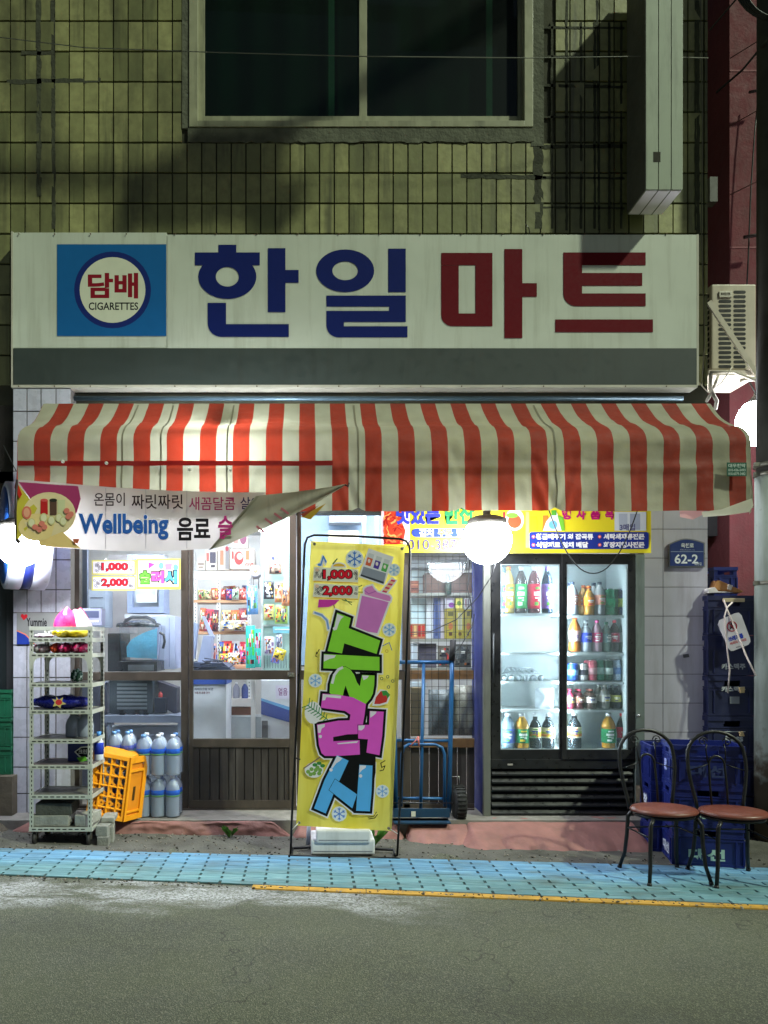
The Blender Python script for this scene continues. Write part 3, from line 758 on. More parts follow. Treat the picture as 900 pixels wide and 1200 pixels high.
carton(272, 622, 290, 642.3, 8.06, .28, (226, 210, 202), 'printed cream box resting on the wide food box', prints=[('e', 285, 631, 4, 7, (150, 80, 110)), ('r', 274, 630, 279, 637, (200, 140, 130)), ('r', 274, 624, 280, 627, (120, 80, 80))])
rr = random.Random(5)
shelfrows = [
 (703, 690, [(232, 240, (190, 196, 120), (180, 50, 50)), (240, 248, (214, 196, 150), (150, 40, 40)), (248, 256, (184, 52, 52), (230, 200, 160)), (259, 265, (206, 40, 60), (240, 240, 240)), (265, 272, (60, 70, 170), (220, 60, 90)), (272, 280, (226, 236, 226), (120, 170, 130)), (280, 290, (214, 90, 80), (240, 200, 190))]),
 (740, 713, [(234, 241, (214, 110, 70), (240, 220, 200)), (240, 250, (196, 60, 86), (240, 200, 210)), (248, 256, (96, 50, 70), (180, 60, 60)), (259, 273, (222, 200, 140), (150, 90, 60)), (271, 281, (210, 110, 60), (230, 210, 210)), (280, 292, (130, 66, 84), (170, 60, 60))]),
 (780, 752, [(245, 256, (206, 160, 160), (160, 60, 60)), (256, 262, (70, 90, 180), (240, 220, 80)), (260, 272, (214, 40, 44), (240, 200, 60)), (271, 281, (226, 226, 230), (190, 80, 60)), (280, 290, (220, 50, 70), (250, 200, 220))]),
]
word = {0: 'top', 1: 'middle', 2: 'bottom'}
cn = lambda c: {(190, 196, 120): 'olive yellow', (214, 196, 150): 'tan', (184, 52, 52): 'brick red', (206, 40, 60): 'crimson', (60, 70, 170): 'blue', (226, 236, 226): 'pale mint', (214, 90, 80): 'salmon',
  (214, 110, 70): 'orange', (196, 60, 86): 'rose red', (96, 50, 70): 'dark plum', (222, 200, 140): 'straw yellow', (210, 110, 60): 'burnt orange', (130, 66, 84): 'maroon',
  (206, 160, 160): 'dusty pink', (70, 90, 180): 'slim blue', (214, 40, 44): 'bright red', (226, 226, 230): 'silver white', (220, 50, 70): 'cherry red'}[c]
for si, (base, top, items) in enumerate(shelfrows):
    for (a, b, c1, c2) in items:
        pack(a, top + rr.uniform(-1, 2), b, base, 7.98 + rr.uniform(0, .05), [c1, c2], '%s snack bag on the %s shelf behind the glass door' % (cn(c1), word[si]), dep=.09, rot=rr.uniform(-5, 5))
for (base, hb) in ((703, 9), (740, 14), (780, 15)):
    for k in range(9):
        a = 259 + k * 3.6 if k < 8 else 236
        c1 = [(190, 50, 50), (220, 190, 130), (70, 80, 160), (230, 230, 226), (200, 110, 60), (150, 60, 90), (90, 140, 90), (236, 210, 70), (120, 80, 60)][(k * 4 + base) % 9]
        pack(a - rr.uniform(0, 1), base - hb - rr.uniform(1, 8), a + rr.uniform(6, 8), base - rr.uniform(0, 3), 8.12 + rr.uniform(0, .12), [c1, (240, 236, 226)], '%s snack bag packed behind the front row, %s shelf' % ({(190, 50, 50): 'red', (220, 190, 130): 'beige', (70, 80, 160): 'indigo', (230, 230, 226): 'white', (200, 110, 60): 'orange brown', (150, 60, 90): 'wine coloured', (90, 140, 90): 'green', (236, 210, 70): 'yellow', (120, 80, 60): 'chocolate brown'}[c1], word[{703: 0, 740: 1, 780: 2}[base]]), dep=.07, rot=rr.uniform(-9, 9), group='snack bags behind the front row')
pack(258, 727, 275, 740, 7.9, [(224, 206, 160), (240, 232, 214)], 'cream bread bag lying at the front of the middle shelf', dep=.12, rot=3)
pack(274, 727, 292, 739.5, 7.9, [(206, 196, 196), (150, 110, 110)], 'clear bread bag with pale rolls beside the cream one', dep=.12)
pack(257, 766, 268, 780, 7.88, [(236, 206, 60), (200, 40, 50)], 'yellow and red noodle bag at the front of the bottom shelf', dep=.1)
pack(267, 765, 283, 780, 7.88, [(240, 236, 232), (206, 120, 90)], 'white noodle bag with an orange picture at the front of the bottom shelf', dep=.1)
pack(281, 762, 290, 779, 7.88, [(214, 36, 60), (240, 120, 200)], 'red and pink bag at the right front of the bottom shelf', dep=.1)
carton(269, 779.5, 291, 784, 7.5, .3, (210, 150, 116), 'thin orange board lying on the counter behind the door', name='counter_board', cat='board')
# strips hanging beside the shelves
pack(289, 686, 302, 720, 7.35, [(92, 150, 214), (228, 238, 246)], 'white and blue packet hanging beside the shelving', cat='packet', rot=2)
pack(288, 733, 299, 783, 7.3, [(40, 196, 180), (70, 200, 60)], 'long green packet with teal ends hanging beside the shelving', cat='packet', dep=.05)
pack(297.5, 737, 306, 782, 7.32, [(60, 200, 190), (236, 130, 214)], 'long pink packet with teal ends hanging beside the green one', cat='packet', dep=.05)
g = G(); T = Matrix.Rotation(R(82), 3, 'X') @ Matrix.Rotation(R(0), 3, 'Z')
t = thing('tape_roll', 'wide roll of clear tape hung on the end of the shelving', 'tape roll', P(298, 677, 7.6))
g.lathe([(.02, -.05), (.058, -.05), (.058, .05), (.02, .05), (.02, -.05)], P(300, 670.5, 7.6), 24, T=T); g.build('tape', mat('tape', (214, 204, 214), .3), t)
g = G(); g.lathe([(.0, -.052), (.019, -.052), (.019, .052), (0, .052)], P(300, 670.5, 7.6), 16, T=T); g.build('core', mat('tape_core', (176, 150, 120), .7), t)
for k, px in enumerate((294, 297, 303)):
    g = G(); g.tube([P(px, 677, 7.6), P(px, 690, 7.6)], .004, 6)
    one(g, 'hook', nm((90, 86, 90)), ('steel hook under the tape roll, left', 'steel hook under the tape roll, middle', 'steel hook under the tape roll, right')[k], 'hook')
# display panel with hung packs on the right
dp = thing('pegboard', 'pale green display panel with hanging goods behind the door', 'panel', P(324, 900, 7.4))
g = G(); g.pbox(308, 600, 343, 905, 7.45, .03); g.build('board', mat('mint_board', (176, 206, 200), .4, var=.06), dp)
g = G(); g.pbox(306, 600, 308.4, 905, 7.42, .06); g.pbox(308, 732, 343, 734, 7.43, .03); g.build('edge', plain((218, 224, 224)), dp)
g = G()
for k in range(10): g.tube([P(310 + k * 3.2, 765, 7.44), P(310 + k * 3.2, 783, 7.44)], .003, 5)
g.build('wire_rack', plain((110, 130, 126)), dp)
pack(309, 681, 321, 702, 7.36, [(56, 52, 60), (226, 226, 230)], 'black and silver packet on the pale green panel', cat='packet')
pack(322, 683, 332, 706, 7.36, [(214, 130, 90), (236, 200, 180)], 'orange packet on the pale green panel', cat='packet')
pack(330, 688, 340, 710, 7.32, [(222, 150, 110), (90, 80, 90)], 'peach packet overlapping the orange one on the panel', cat='packet')
pack(309, 708, 321, 727, 7.36, [(214, 206, 120), (236, 190, 180)], 'yellow green packet in the second row of the panel', cat='packet')
pack(322, 709, 337, 731, 7.36, [(176, 206, 100), (96, 92, 110)], 'lime packet in the second row of the panel', cat='packet')
pack(309, 746, 322, 768, 7.36, [(226, 226, 236), (150, 120, 170)], 'white packet in the third row of the panel', cat='packet')
pack(323, 742, 331, 762, 7.36, [(214, 226, 240), (110, 110, 150)], 'pale blue packet in the third row of the panel', cat='packet')
pack(318, 766, 328, 777, 7.3, [(90, 100, 190), (120, 120, 200)], 'blue packet tucked behind the yellow one low on the panel', cat='packet', rot=-12)
pack(321, 760, 334, 773, 7.28, [(236, 206, 40), (250, 230, 110)], 'bright yellow packet low on the pale green panel', cat='packet', rot=-20)
pack(315, 660, 330, 673, 7.36, [(150, 126, 110), (170, 150, 130)], 'round brown packet near the top of the panel', cat='packet')
carton(316, 650, 328, 659, 7.36, .03, (200, 206, 240), 'small blue lettered card near the top of the panel', name='card', cat='card', prints=[('t', '특가', 318, 652, 326, 657, (70, 70, 170), .03)])
carton(320, 734.5, 342, 742, 7.34, .03, (120, 190, 214), 'turquoise shelf label strip across the panel', name='label_strip', cat='label', prints=[('r', 322, 737, 340, 738.4, (226, 240, 246))])
# leaning grey boards and machine covers left in the door
def slab(pts, Y, dep, col, name, label, cat, rough=.5):
    g = G(); n_ = len(pts); vs = [P(x, y, Y) for x, y in pts] + [P(x, y, Y) + Vector((0, dep, 0)) for x, y in pts]
    g.add(vs, [list(range(n_)), list(range(2 * n_ - 1, n_ - 1, -1))] + [(i, i + n_, (i + 1) % n_ + n_, (i + 1) % n_) for i in range(n_)])
    return one(g, name, plain(col, rough), label, cat, bevel=.004)
slab([(226, 729), (232, 731), (228, 772), (221, 770)], 7.2, .08, (150, 160, 190), 'machine_cover', 'grey plastic cover leaning left behind the door glass', 'cover')
slab([(236, 722), (240, 722), (252, 748), (247, 749)], 7.25, .04, (160, 166, 196), 'lever', 'slanting grey lever behind the door glass', 'lever')
slab([(238, 745), (248, 745), (247, 779), (231, 779)], 7.15, .2, (156, 164, 196), 'register', 'grey cash register with its back to the door', 'cash register')
slab([(222, 776), (262, 777), (272, 785), (221, 786)], 7.0, .4, (70, 78, 104), 'counter_mat', 'dark blue counter mat behind the door glass', 'mat')
rr = random.Random(11)
g = G()
for k in range(16):
    a = P(rr.uniform(222, 262), rr.uniform(772, 783), 6.95 + rr.random() * .1); g.tube([a + Vector((rr.uniform(-.09, .09), 0, rr.uniform(-.02, .02))) * j for j in (0, 1, 1.6)], .006, 5)
one(g, 'cable_tangle', nm((60, 64, 84)), 'tangle of dark cables on the counter behind the door', 'cables')
# lower half of the door
fb = carton(222.5, 797, 265, 905, 7.0, .5, (232, 233, 242), 'pale blue freezer standing behind the lower door pane', name='freezer_box', cat='freezer', prints=[('t', '아이스크림 보관', 228, 806, 250, 809, (80, 80, 110), .02), ('t', '사용 후 문을 닫아', 228, 810.5, 246, 813, (130, 60, 80), .02)])
g = G(); g.pbox(222, 796, 265.5, 802, 6.98, .5); g.build('lid', plain((70, 100, 190)), fb)
sh2 = carton(263, 819, 296, 828, 7.8, .4, (222, 214, 210), 'low white shelf with bottles behind the lower door pane', name='low_shelf', cat='shelf')
g = G(); g.pbox(294, 797, 299, 900, 7.6, .05); g.build('post', plain((214, 210, 206)), sh2)
g = G(); g.pbox(263, 829, 296, 838, 7.9, .4); g.build('lower_board', plain((150, 96, 72)), sh2)
g = G(); g.pbox(262, 840, 306, 905, 7.7, .3); g.build('base_panel', plain((170, 176, 180)), sh2)
cb = carton(306, 797, 341, 905, 7.1, .5, (214, 214, 222), 'grey cabinet with a blue sea picture behind the lower door pane', name='cabinet', cat='cabinet', prints=[('p', [(306, 820), (341, 832), (341, 847), (306, 837)], (74, 86, 150)), ('p', [(306, 818), (341, 829), (341, 833), (306, 821)], (110, 160, 206)), ('r', 323, 803, 340, 819, (214, 206, 226)), ('t', '얼음', 326, 806, 337, 815, (140, 90, 130), .02)])
g = G(); g.box(X(307, 7.1), X(314, 7.1), 7.06, 7.1, Z(864, 7.1), Z(844, 7.1)); g.box(X(308, 7.1), X(313, 7.1), 7.05, 7.06, Z(851, 7.1), Z(848, 7.1)); g.build('hinge', plain((120, 116, 120)), cb)

def bottle(c, h, r, body, label, capc, desc, kind='pet', liquid=None, shape='pet', group=None, n=14, lab=(.28, .62), cat='bottle', fill=.9):
    """lathe bottle: body, label, cap"""
    t = thing('drink_bottle' if shape != 'can' else 'drink_can', desc, cat, c, group=group)
    if shape == 'can':
        g = G(); g.lathe([(r * .8, 0), (r, h * .06), (r, h * .9), (r * .82, h * .97)], n=n); g.build('body', mat('can_%02x%02x%02x' % body, body, .25, .35, .04, 30), t, local=True)
        g = G(); g.lathe([(r * .8, h * .965), (r * .84, h), (r * .7, h * .985), (0, h * .975)], n=n); g.build('lid', mat('can_lid', (190, 192, 196), .25, .9), t, local=True)
        g = G(); g.lathe([(r * 1.01, h * lab[0]), (r * 1.01, h * lab[1])], n=n); g.build('label', ink(label), t, local=True)
        return t
    if shape == 'pet':
        pf_ = [(r * .86, 0), (r, h * .03), (r * .96, h * .1), (r, h * .16), (r, h * .60), (r * .97, h * .66), (r * .8, h * .76), (r * .45, h * .87), (r * .33, h * .9), (r * .33, h * .93)]
    elif shape == 'curvy':
        pf_ = [(r * .8, 0), (r, h * .05), (r, h * .2), (r * .8, h * .36), (r * .98, h * .52), (r, h * .62), (r * .8, h * .75), (r * .42, h * .87), (r * .34, h * .93)]
    else:
        pf_ = [(r * .95, 0), (r, h * .02), (r, h * .62), (r * .8, h * .72), (r * .42, h * .82), (r * .38, h * .9)]
    def rad(z):
        for (r0, z0), (r1, z1) in zip(pf_, pf_[1:]):
            if z0 <= z <= z1 and z1 > z0: return r0 + (r1 - r0) * (z - z0) / (z1 - z0)
        return pf_[-1][0]
    m = glass('pet_%02x%02x%02x' % body, tuple(.35 + .65 * v / 255 for v in body), body, .5, .08) if kind == 'pet' else mat('opaque_%02x%02x%02x' % body, body, .22, 0, .05, 20)
    g = G(); g.lathe(pf_, n=n); b = g.build('body', m, t, local=True)
    if liquid:
        zs = [z for (_, z) in pf_ if z < h * fill] + [h * fill]
        g = G(); g.lathe([(rad(max(z, .001)) * .95, z + .002) for z in zs] + [(0, h * fill)], n=n); g.build('drink', mat('liquid_%02x%02x%02x' % liquid, liquid, .2, 0, .04, 10), t, local=True)
    if label:
        zs = [h * (lab[0] + (lab[1] - lab[0]) * i / 6) for i in range(7)]
        g = G(); g.lathe([(rad(z) * 1.02 + .0006, z) for z in zs], n=n)
        o = g.build('label', ink(label), t, local=True)
        lc = (245, 240, 235) if sum(label) < 560 else (60, 70, 150)
        l2 = random.choice(((240, 200, 60), (210, 60, 60), (250, 250, 246), (40, 60, 120), (110, 170, 80)))
        hL = h * (lab[1] - lab[0]); z0_ = h * lab[0]; rl = rad(z0_ + hL * .5) * 1.035 + .001
        g = G()
        def patch(a0, a1, f0, f1, mi_):
            aa = [a0 + (a1 - a0) * k / 3 for k in range(4)]
            g.add([Vector((math.cos(R(q)) * (rl + .0004 * mi_), math.sin(R(q)) * (rl + .0004 * mi_), z0_ + hL * f)) for f in (f0, f1) for q in aa], [[k, k + 1, k + 5, k + 4] for k in range(3)], mi_)
        ce = random.uniform(-110, -70)
        patch(ce - 34, ce + 30, .52, .68, 0); patch(ce - 24, ce + 24, .40, .46, 0); patch(ce - 28, ce + 10, .12, .26, 1)
        if h > .25: patch(ce - 20, ce + 26, .78, .88, 1); patch(ce + 4, ce + 24, .3, .36, 0)
        g.build('print', [ink(lc), ink(l2)], t, local=True)
    g = G(); cr = max(r * .4, .011); g.lathe([(cr, h * .915), (cr, h * .995), (cr * .85, h), (0, h)], n=12); g.build('cap', plain(capc, .35), t, local=True)
    return t
# bottles on the low shelf
for px, c, d in ((268, (206, 210, 222), 'clear bottle lying on the low shelf, left'), (277, (196, 200, 224), 'clear bottle on the low shelf, middle'), (287, (90, 110, 206), 'blue bottle on the low shelf, right')):
    q = P(px, 819, 7.9); bottle(q, .17, .035, c, None, (230, 230, 236), d + ' behind the door')

# left window contents
t = thing('glass_cabinet', 'steel blue framed glass cabinet above the slush machine', 'cabinet', P(171, 722, 7.5))
g = G(); g.pbox(149, 650, 155, 718, 7.5, .3); g.pbox(186, 650, 192, 718, 7.5, .3); g.pbox(155, 650, 186, 656, 7.5, .3); g.pbox(149, 711, 192, 718.5, 7.49, .32); g.build('frame', plain((140, 152, 186)), t, bevel=.004)
g = G(); g.pbox(155, 656, 186, 711, 7.6, .01); g.build('back_panel', plain((188, 194, 200)), t)
g = G(); g.pbox(160, 697, 184, 706, 7.55, .05); g.pbox(182, 656, 184, 706, 7.52, .05); g.build('inner_frame', plain((226, 228, 232)), t)
g = G(); g.pbox(146, 720, 195, 724, 7.45, .35); g.build('base', plain((210, 214, 226)), t)
carton(178, 722, 205, 784, 7.3, .5, (192, 200, 232), 'pale blue appliance standing behind the slush machine', name='appliance', cat='appliance', prints=[('r', 198, 724, 199, 782, (160, 168, 206))])
sm = thing('slush_machine', 'slush machine with blue slush in a clear tank', 'slush machine', P(163, 787, 6.95))
g = G(); g.pbox(138, 775, 184, 787, 6.95, .4); g.build('drip_base', mat('machine_black', (34, 36, 42), .35), sm, bevel=.006)
g = G(); g.pbox(150, 779, 180, 786, 6.94, .02); g.build('drip_tray', plain((110, 116, 122)), sm)
g = G(); g.pbox(126, 742, 141, 787, 7.0, .4); g.build('side_body', MC['machine_black'], sm, bevel=.01)
Yt = 6.98
def tank(a, b, c, d, y, dep, nme, m):
    g = G(); g.add([P(a, b, y), P(c, b, y), P(c - 2, d, y), P(a + 3, d, y)] + [P(a, b, y) + Vector((0, dep, 0)), P(c, b, y) + Vector((0, dep, 0)), P(c - 2, d, y) + Vector((0, dep, 0)), P(a + 3, d, y) + Vector((0, dep, 0))],
                 [(0, 1, 2, 3), (7, 6, 5, 4), (0, 4, 5, 1), (1, 5, 6, 2), (2, 6, 7, 3), (3, 7, 4, 0)]); return g.build(nme, m, sm, bevel=.012)
tank(139, 732, 186.5, 774, Yt, .35, 'tank', glass('tank_clear', (.9, .93, .95), (220, 225, 230), .08, .05))
g = G(); vs = [(149, 770), (148, 758)] + [(150 + 4 * i, 752 - 15 * math.sin(i / 9 * 1.5)) for i in range(1, 9)] + [(184, 736), (184, 772), (160, 771)]
n_ = len(vs); g.add([P(x, y, Yt + .012) for x, y in vs] + [P(x, y, Yt + .3) for x, y in vs], [list(range(n_)), list(range(2 * n_ - 1, n_ - 1, -1))] + [(i, i + n_, (i + 1) % n_ + n_, (i + 1) % n_) for i in range(n_)])
g.build('slush', mat('blue_slush', (100, 204, 246), .5, var=.15, scale=12, bump=.5), sm)
g = G(); g.lathe([(.0, .035), (.07, .03), (.16, .012), (.205, 0), (.205, -.03), (0, -.03)], P(162.5, 731, Yt + .17), 24, sy=.85); g.build('lid', mat('lid_smoke', (54, 56, 64), .25), sm)
g = G()
for k in range(3): g.tube([P(144 + k, 731 - k * 2, Yt + .02), P(155, 724 - k, Yt), P(172, 724 - k, Yt), P(184 - k, 731 - k * 2, Yt + .03)], .008, 6)
g.build('lid_handle', plain((84, 86, 96)), sm)
g = G(); g.tube([P(187, 741, Yt), P(192, 744, Yt), P(193, 752, Yt), P(191, 760, Yt)], .012, 8); g.build('tap', MC['machine_black'], sm)
carton(127, 650, 152, 742, 8.4, .4, (178, 172, 176), 'tall beige grey partition behind the slush machine', name='partition', cat='partition')
carton(104, 691, 123, 735, 7.4, .3, (150, 160, 180), 'small grey drawer unit left of the slush machine', name='drawer_unit', cat='drawers', prints=[('r', 106, 700, 121, 701, (90, 96, 110)), ('r', 106, 712, 121, 713, (90, 96, 110))])
# kitchen scale behind the rack
scl = carton(96, 713, 119, 733, 6.3, .12, (128, 132, 156), 'grey price computing scale standing behind the white rack', name='scale', cat='scale', prints=[('r', 99, 716, 116, 724, (70, 76, 100))])
for k in range(6): g = G(); g.pbox(99.5 + k * 2.8, 727, 101.3 + k * 2.8, 729, 6.297, .004); g.build('key', plain((220, 222, 230)), scl)
# lower half of the left window
he = thing('heater', 'dark grey heater with a slatted front behind the lower window', 'heater', P(155, 838, 7.05))
g = G(); g.pbox(128, 797, 179, 836, 7.05, .35); g.build('body', plain((70, 78, 86)), he, bevel=.006)
for k in range(7): g = G(); g.pbox(137, 801 + k * 4.6, 172, 803.6 + k * 4.6, 7.04, .01); g.build('slat', plain((128, 136, 142)), he)
for px in (140, 158, 168): g = G(); g.pbox(px, 832, px + 5, 838.5, 7.03, .05); g.build('foot', plain((30, 30, 34)), he)
tb = thing('side_table', 'pale lilac side table with steel legs behind the window', 'table', P(165, 925, 7.0))
g = G(); g.pbox(122, 838.5, 213, 847, 6.95, .6); g.build('table_top', plain((158, 166, 190)), tb, bevel=.004)
for px in (126, 208):
    for dy in (0, .5): g = G(); g.pbox(px, 847, px + 4, 935, 6.97 + dy, .03); g.build('leg', plain((160, 170, 190)), tb)
slab([(184, 798), (207, 806), (207, 838), (196, 832), (186, 812)], 7.15, .2, (78, 76, 92), 'folded_tarp', 'dark folded sheet hanging behind the lower window', 'sheet')
carton(181, 818, 194, 836, 7.05, .1, (44, 48, 66), 'small black box on the lilac table', name='small_box', cat='box')
bottle(P(188, 817, 7.1), .05, .02, (226, 90, 90), None, (226, 90, 90), 'small red capped jar on the black box', kind='op')
carton(121, 852, 213, 938, 7.3, .2, (206, 212, 226), 'pale panel under the lilac table behind the water packs', name='back_panel_board', cat='panel')
carton(94, 800, 125, 925, 7.3, .3, (120, 126, 150), 'grey blue storage cupboard behind the white rack', name='cupboard', cat='cupboard')
# window behind the grille
def grid_shelf(py, m=(150, 150, 140)):
    g = G(); g.pbox(481, py, 556, py + 3, 6.95, .35); return one(g, 'display_shelf', plain(m), {695: 'upper display shelf behind the wire grille', 749: 'middle display shelf behind the wire grille', 783: 'lower display shelf behind the wire grille'}[py], 'shelf')
for py in (695, 749, 783): grid_shelf(py)
g = G(); g.pbox(481, 655, 556, 665, 6.95, .3); one(g, 'roller_blind', plain((150, 152, 156)), 'rolled grey blind above the goods behind the grille', 'blind')
carton(482, 661, 508, 694.5, 7.2, .1, (214, 230, 236), 'bright white box on the upper shelf behind the grille', prints=[('r', 483, 676, 507, 677, (150, 180, 200))])
carton(481, 680.5, 491, 694.6, 6.98, .1, (150, 84, 66), 'small brick red box on the upper shelf behind the grille', prints=[('r', 482, 684, 490, 686, (210, 140, 110)), ('r', 482, 689, 490, 691, (90, 60, 60))])
tr = thing('brown_crate', 'open brown plastic crate on the upper shelf behind the grille', 'crate', P(527, 694.6, 7.0))
g = G(); g.pbox(499, 672, 553.5, 694.6, 7.0, .02); g.pbox(499, 672, 501.5, 694.6, 7.02, .25); g.pbox(551.5, 672, 553.5, 694.6, 7.02, .25); g.build('body', mat('brown_plastic', (112, 74, 60), .5, var=.3, scale=10), tr)
g = G(); g.pbox(498, 671, 554.5, 673.4, 6.985, .03); g.pbox(498, 673, 500, 694.6, 6.985, .02); g.build('rim', plain((84, 60, 56)), tr)
bottle(P(525.5, 697, 6.93), .19, .028, (50, 70, 62), None, (110, 116, 110), 'dark green bottle standing before the brown crate', kind='op')
carton(482, 701, 508, 748.5, 7.25, .1, (206, 226, 232), 'tall bright white box on the middle shelf behind the grille', prints=[('r', 483, 717, 507, 718, (160, 190, 206)), ('r', 483, 733, 507, 734, (160, 190, 206))])
carton(500.5, 699, 508, 748.6, 7.15, .06, (230, 234, 238), 'narrow white carton beside the tall white box')
carton(509, 700, 516, 748.6, 7.1, .1, (96, 112, 170), 'narrow blue carton on the middle shelf behind the grille', prints=[('r', 510, 703, 513, 745, (66, 84, 140))])
carton(516.5, 700, 521.5, 748.6, 7.1, .1, (196, 190, 214), 'narrow lilac carton on the middle shelf behind the grille')
carton(479, 731, 499, 748.8, 6.97, .1, (190, 120, 84), 'low box of red snack sticks behind the grille', prints=[('r', 480, 733, 483, 746, (200, 50, 40)), ('r', 485, 733, 488, 746, (230, 190, 120)), ('r', 490, 733, 493, 746, (190, 40, 46)), ('r', 494.5, 733, 497.5, 746, (206, 60, 50))])
Yl = (176, 158, 36)
for k, (a, b, t0) in enumerate(((523, 533, 713), (534.5, 543.5, 713), (545, 552.5, 714))):
    carton(a, t0, b, 748.7, 7.0, .15, Yl, ('yellow carton left of three behind the grille', 'yellow carton middle of three behind the grille', 'yellow carton right of three behind the grille')[k], prints=[('e', (a + b) / 2, 734, 2.6, 4, (196, 110, 60)), ('r', a + 2, 717, b - 2, 722, (96, 90, 40)), ('r', a + 3, 741, b - 3, 745, (90, 60, 40))] if k != 1 else [('r', a + 2, 718, b - 2, 738, (186, 182, 150)), ('e', (a + b) / 2, 743, 2, 2, (110, 80, 40))])
carton(521.8, 700, 532.5, 712.8, 7.02, .12, (206, 200, 214), 'purple and white carton stacked on the yellow cartons', prints=[('e', 529, 709, 3.5, 3, (150, 70, 170)), ('r', 523, 701, 531, 703, (150, 140, 160))])
carton(534, 700, 542, 712.8, 7.02, .12, (232, 220, 110), 'lemon yellow carton stacked on the yellow cartons', prints=[('e', 538, 707, 2.5, 2.8, (110, 150, 70))])
carton(543.5, 700, 552.5, 713.8, 7.02, .12, (206, 206, 214), 'pale grey carton stacked on the yellow cartons', prints=[('r', 545, 702, 546.4, 711, (160, 120, 130)), ('r', 548, 702, 549.4, 711, (120, 110, 130))])
carton(483.5, 754, 489, 782.8, 7.0, .1, (206, 216, 226), 'thin white carton on the lower shelf behind the grille')
carton(491.5, 754, 511.5, 782.8, 7.05, .1, (92, 84, 102), 'dark grey box on the lower shelf behind the grille', prints=[('r', 493, 757, 510, 758, (130, 120, 140)), ('r', 493, 767, 510, 768, (66, 60, 80))])
pack(513, 757, 530, 782, 7.02, [(126, 116, 104), (90, 84, 80)], 'grey brown foil bag on the lower shelf behind the grille', dep=.09)
pack(531, 755, 552, 782, 7.0, [(110, 112, 108), (60, 64, 66)], 'dark foil bag at the right of the lower shelf behind the grille', dep=.09)
pack(502, 808, 532, 862, 6.85, [(96, 104, 108), (60, 72, 88), (150, 150, 146)], 'large clear bag of dark goods behind the low grille', dep=.2, cat='plastic bag')
pack(528, 803, 555, 862, 6.88, [(150, 146, 134), (104, 100, 92), (186, 182, 170)], 'crumpled clear plastic bag right behind the low grille', dep=.2, cat='plastic bag')
carton(482, 806, 497, 863, 6.85, .2, (140, 122, 92), 'brown paper box behind the low grille')
carton(482, 800, 500, 808, 6.95, .2, (206, 220, 232), 'white box on the brown paper box behind the low grille')
g = G(); g.pbox(353, 595, 471, 780, 7.9, .1); one(g, 'wall_cupboard', plain((150, 176, 206)), 'pale blue cupboard front behind the banner stand', 'cupboard')
carton(386, 596, 424, 612, 7.6, .2, (196, 204, 226), 'pale box on the cupboard above the yellow banner')
carton(385, 622, 420, 640, 7.6, .2, (206, 196, 170), 'cream box behind the top of the yellow banner')
g = G(); g.pbox(425, 595, 429, 660, 7.0, .05); g.pbox(440, 595, 444, 660, 7.0, .05); one(g, 'inner_post', plain((190, 190, 200)), 'pale steel door posts behind the yellow banner', 'post')

# ================================================================ COOLER (two door drinks fridge)
YC = 6.37
fr = thing('drinks_cooler', 'tall black two door glass drinks cooler', 'cooler', P(660, 957, YC))
blk = mat('cooler_black', (30, 31, 32), .35, .1, var=.3, scale=6, dirt=.25, dcol=(80, 78, 74), ds=(3, 3, 3))
inn = mat('cooler_inside', (196, 206, 208), .5, var=.04)
g = G(); g.pbox(575.5, 649, 744, 957, YC + .54, .05); g.pbox(575.5, 649, 580, 957, YC + .05, .49); g.pbox(740, 649, 744.5, 957, YC + .05, .49); g.pbox(580, 649, 740, 655, YC + .05, .49)
g.box(X(580, YC), X(740, YC), YC + .06, YC + .54, Z(957, YC), Z(884, YC)); g.build('cabinet', blk, fr)
a0, a1 = X(581, YC), X(739.5, YC); zt0, zb0 = Z(656, YC), Z(880, YC)
g = G(); g.box(a0, a1, YC + .50, YC + .53, zb0, zt0); g.box(a0, a0 + .01, YC + .07, YC + .5, zb0, zt0); g.box(a1 - .01, a1, YC + .07, YC + .5, zb0, zt0); g.box(a0, a1, YC + .07, YC + .5, zb0 - .01, zb0); g.box(a0, a1, YC + .07, YC + .5, zt0, zt0 + .01)
g.build('liner', inn, fr)
CT = emi('cooler_tube', (.80, .94, 1.0), COOL)
for px in (584, 657, 662, 737):
    g = G(); g.tube([(X(px, YC + .09), YC + .09, zb0 + .02), (X(px, YC + .09), YC + .09, zt0 - .02)], .007, 8); g.build('light_tube', CT, fr)
for (rows, pa, pb_) in (((719.5, 764.8, 798.5, 831.5), 583, 660), ((721.5, 765.5, 799, 832), 661, 738)):
    for y in rows:
        Ya = YC + .12
        g = G(); g.box(X(pa, Ya), X(pb_, Ya), Ya, YC + .49, Z(y + .2, Ya) - .005, Z(y, Ya)); g.box(X(pa, Ya), X(pb_, Ya), Ya - .012, Ya, Z(y + 2.8, Ya), Z(y - .2, Ya)); g.build('shelf', mat('cooler_shelf', (206, 212, 212), .4), fr)
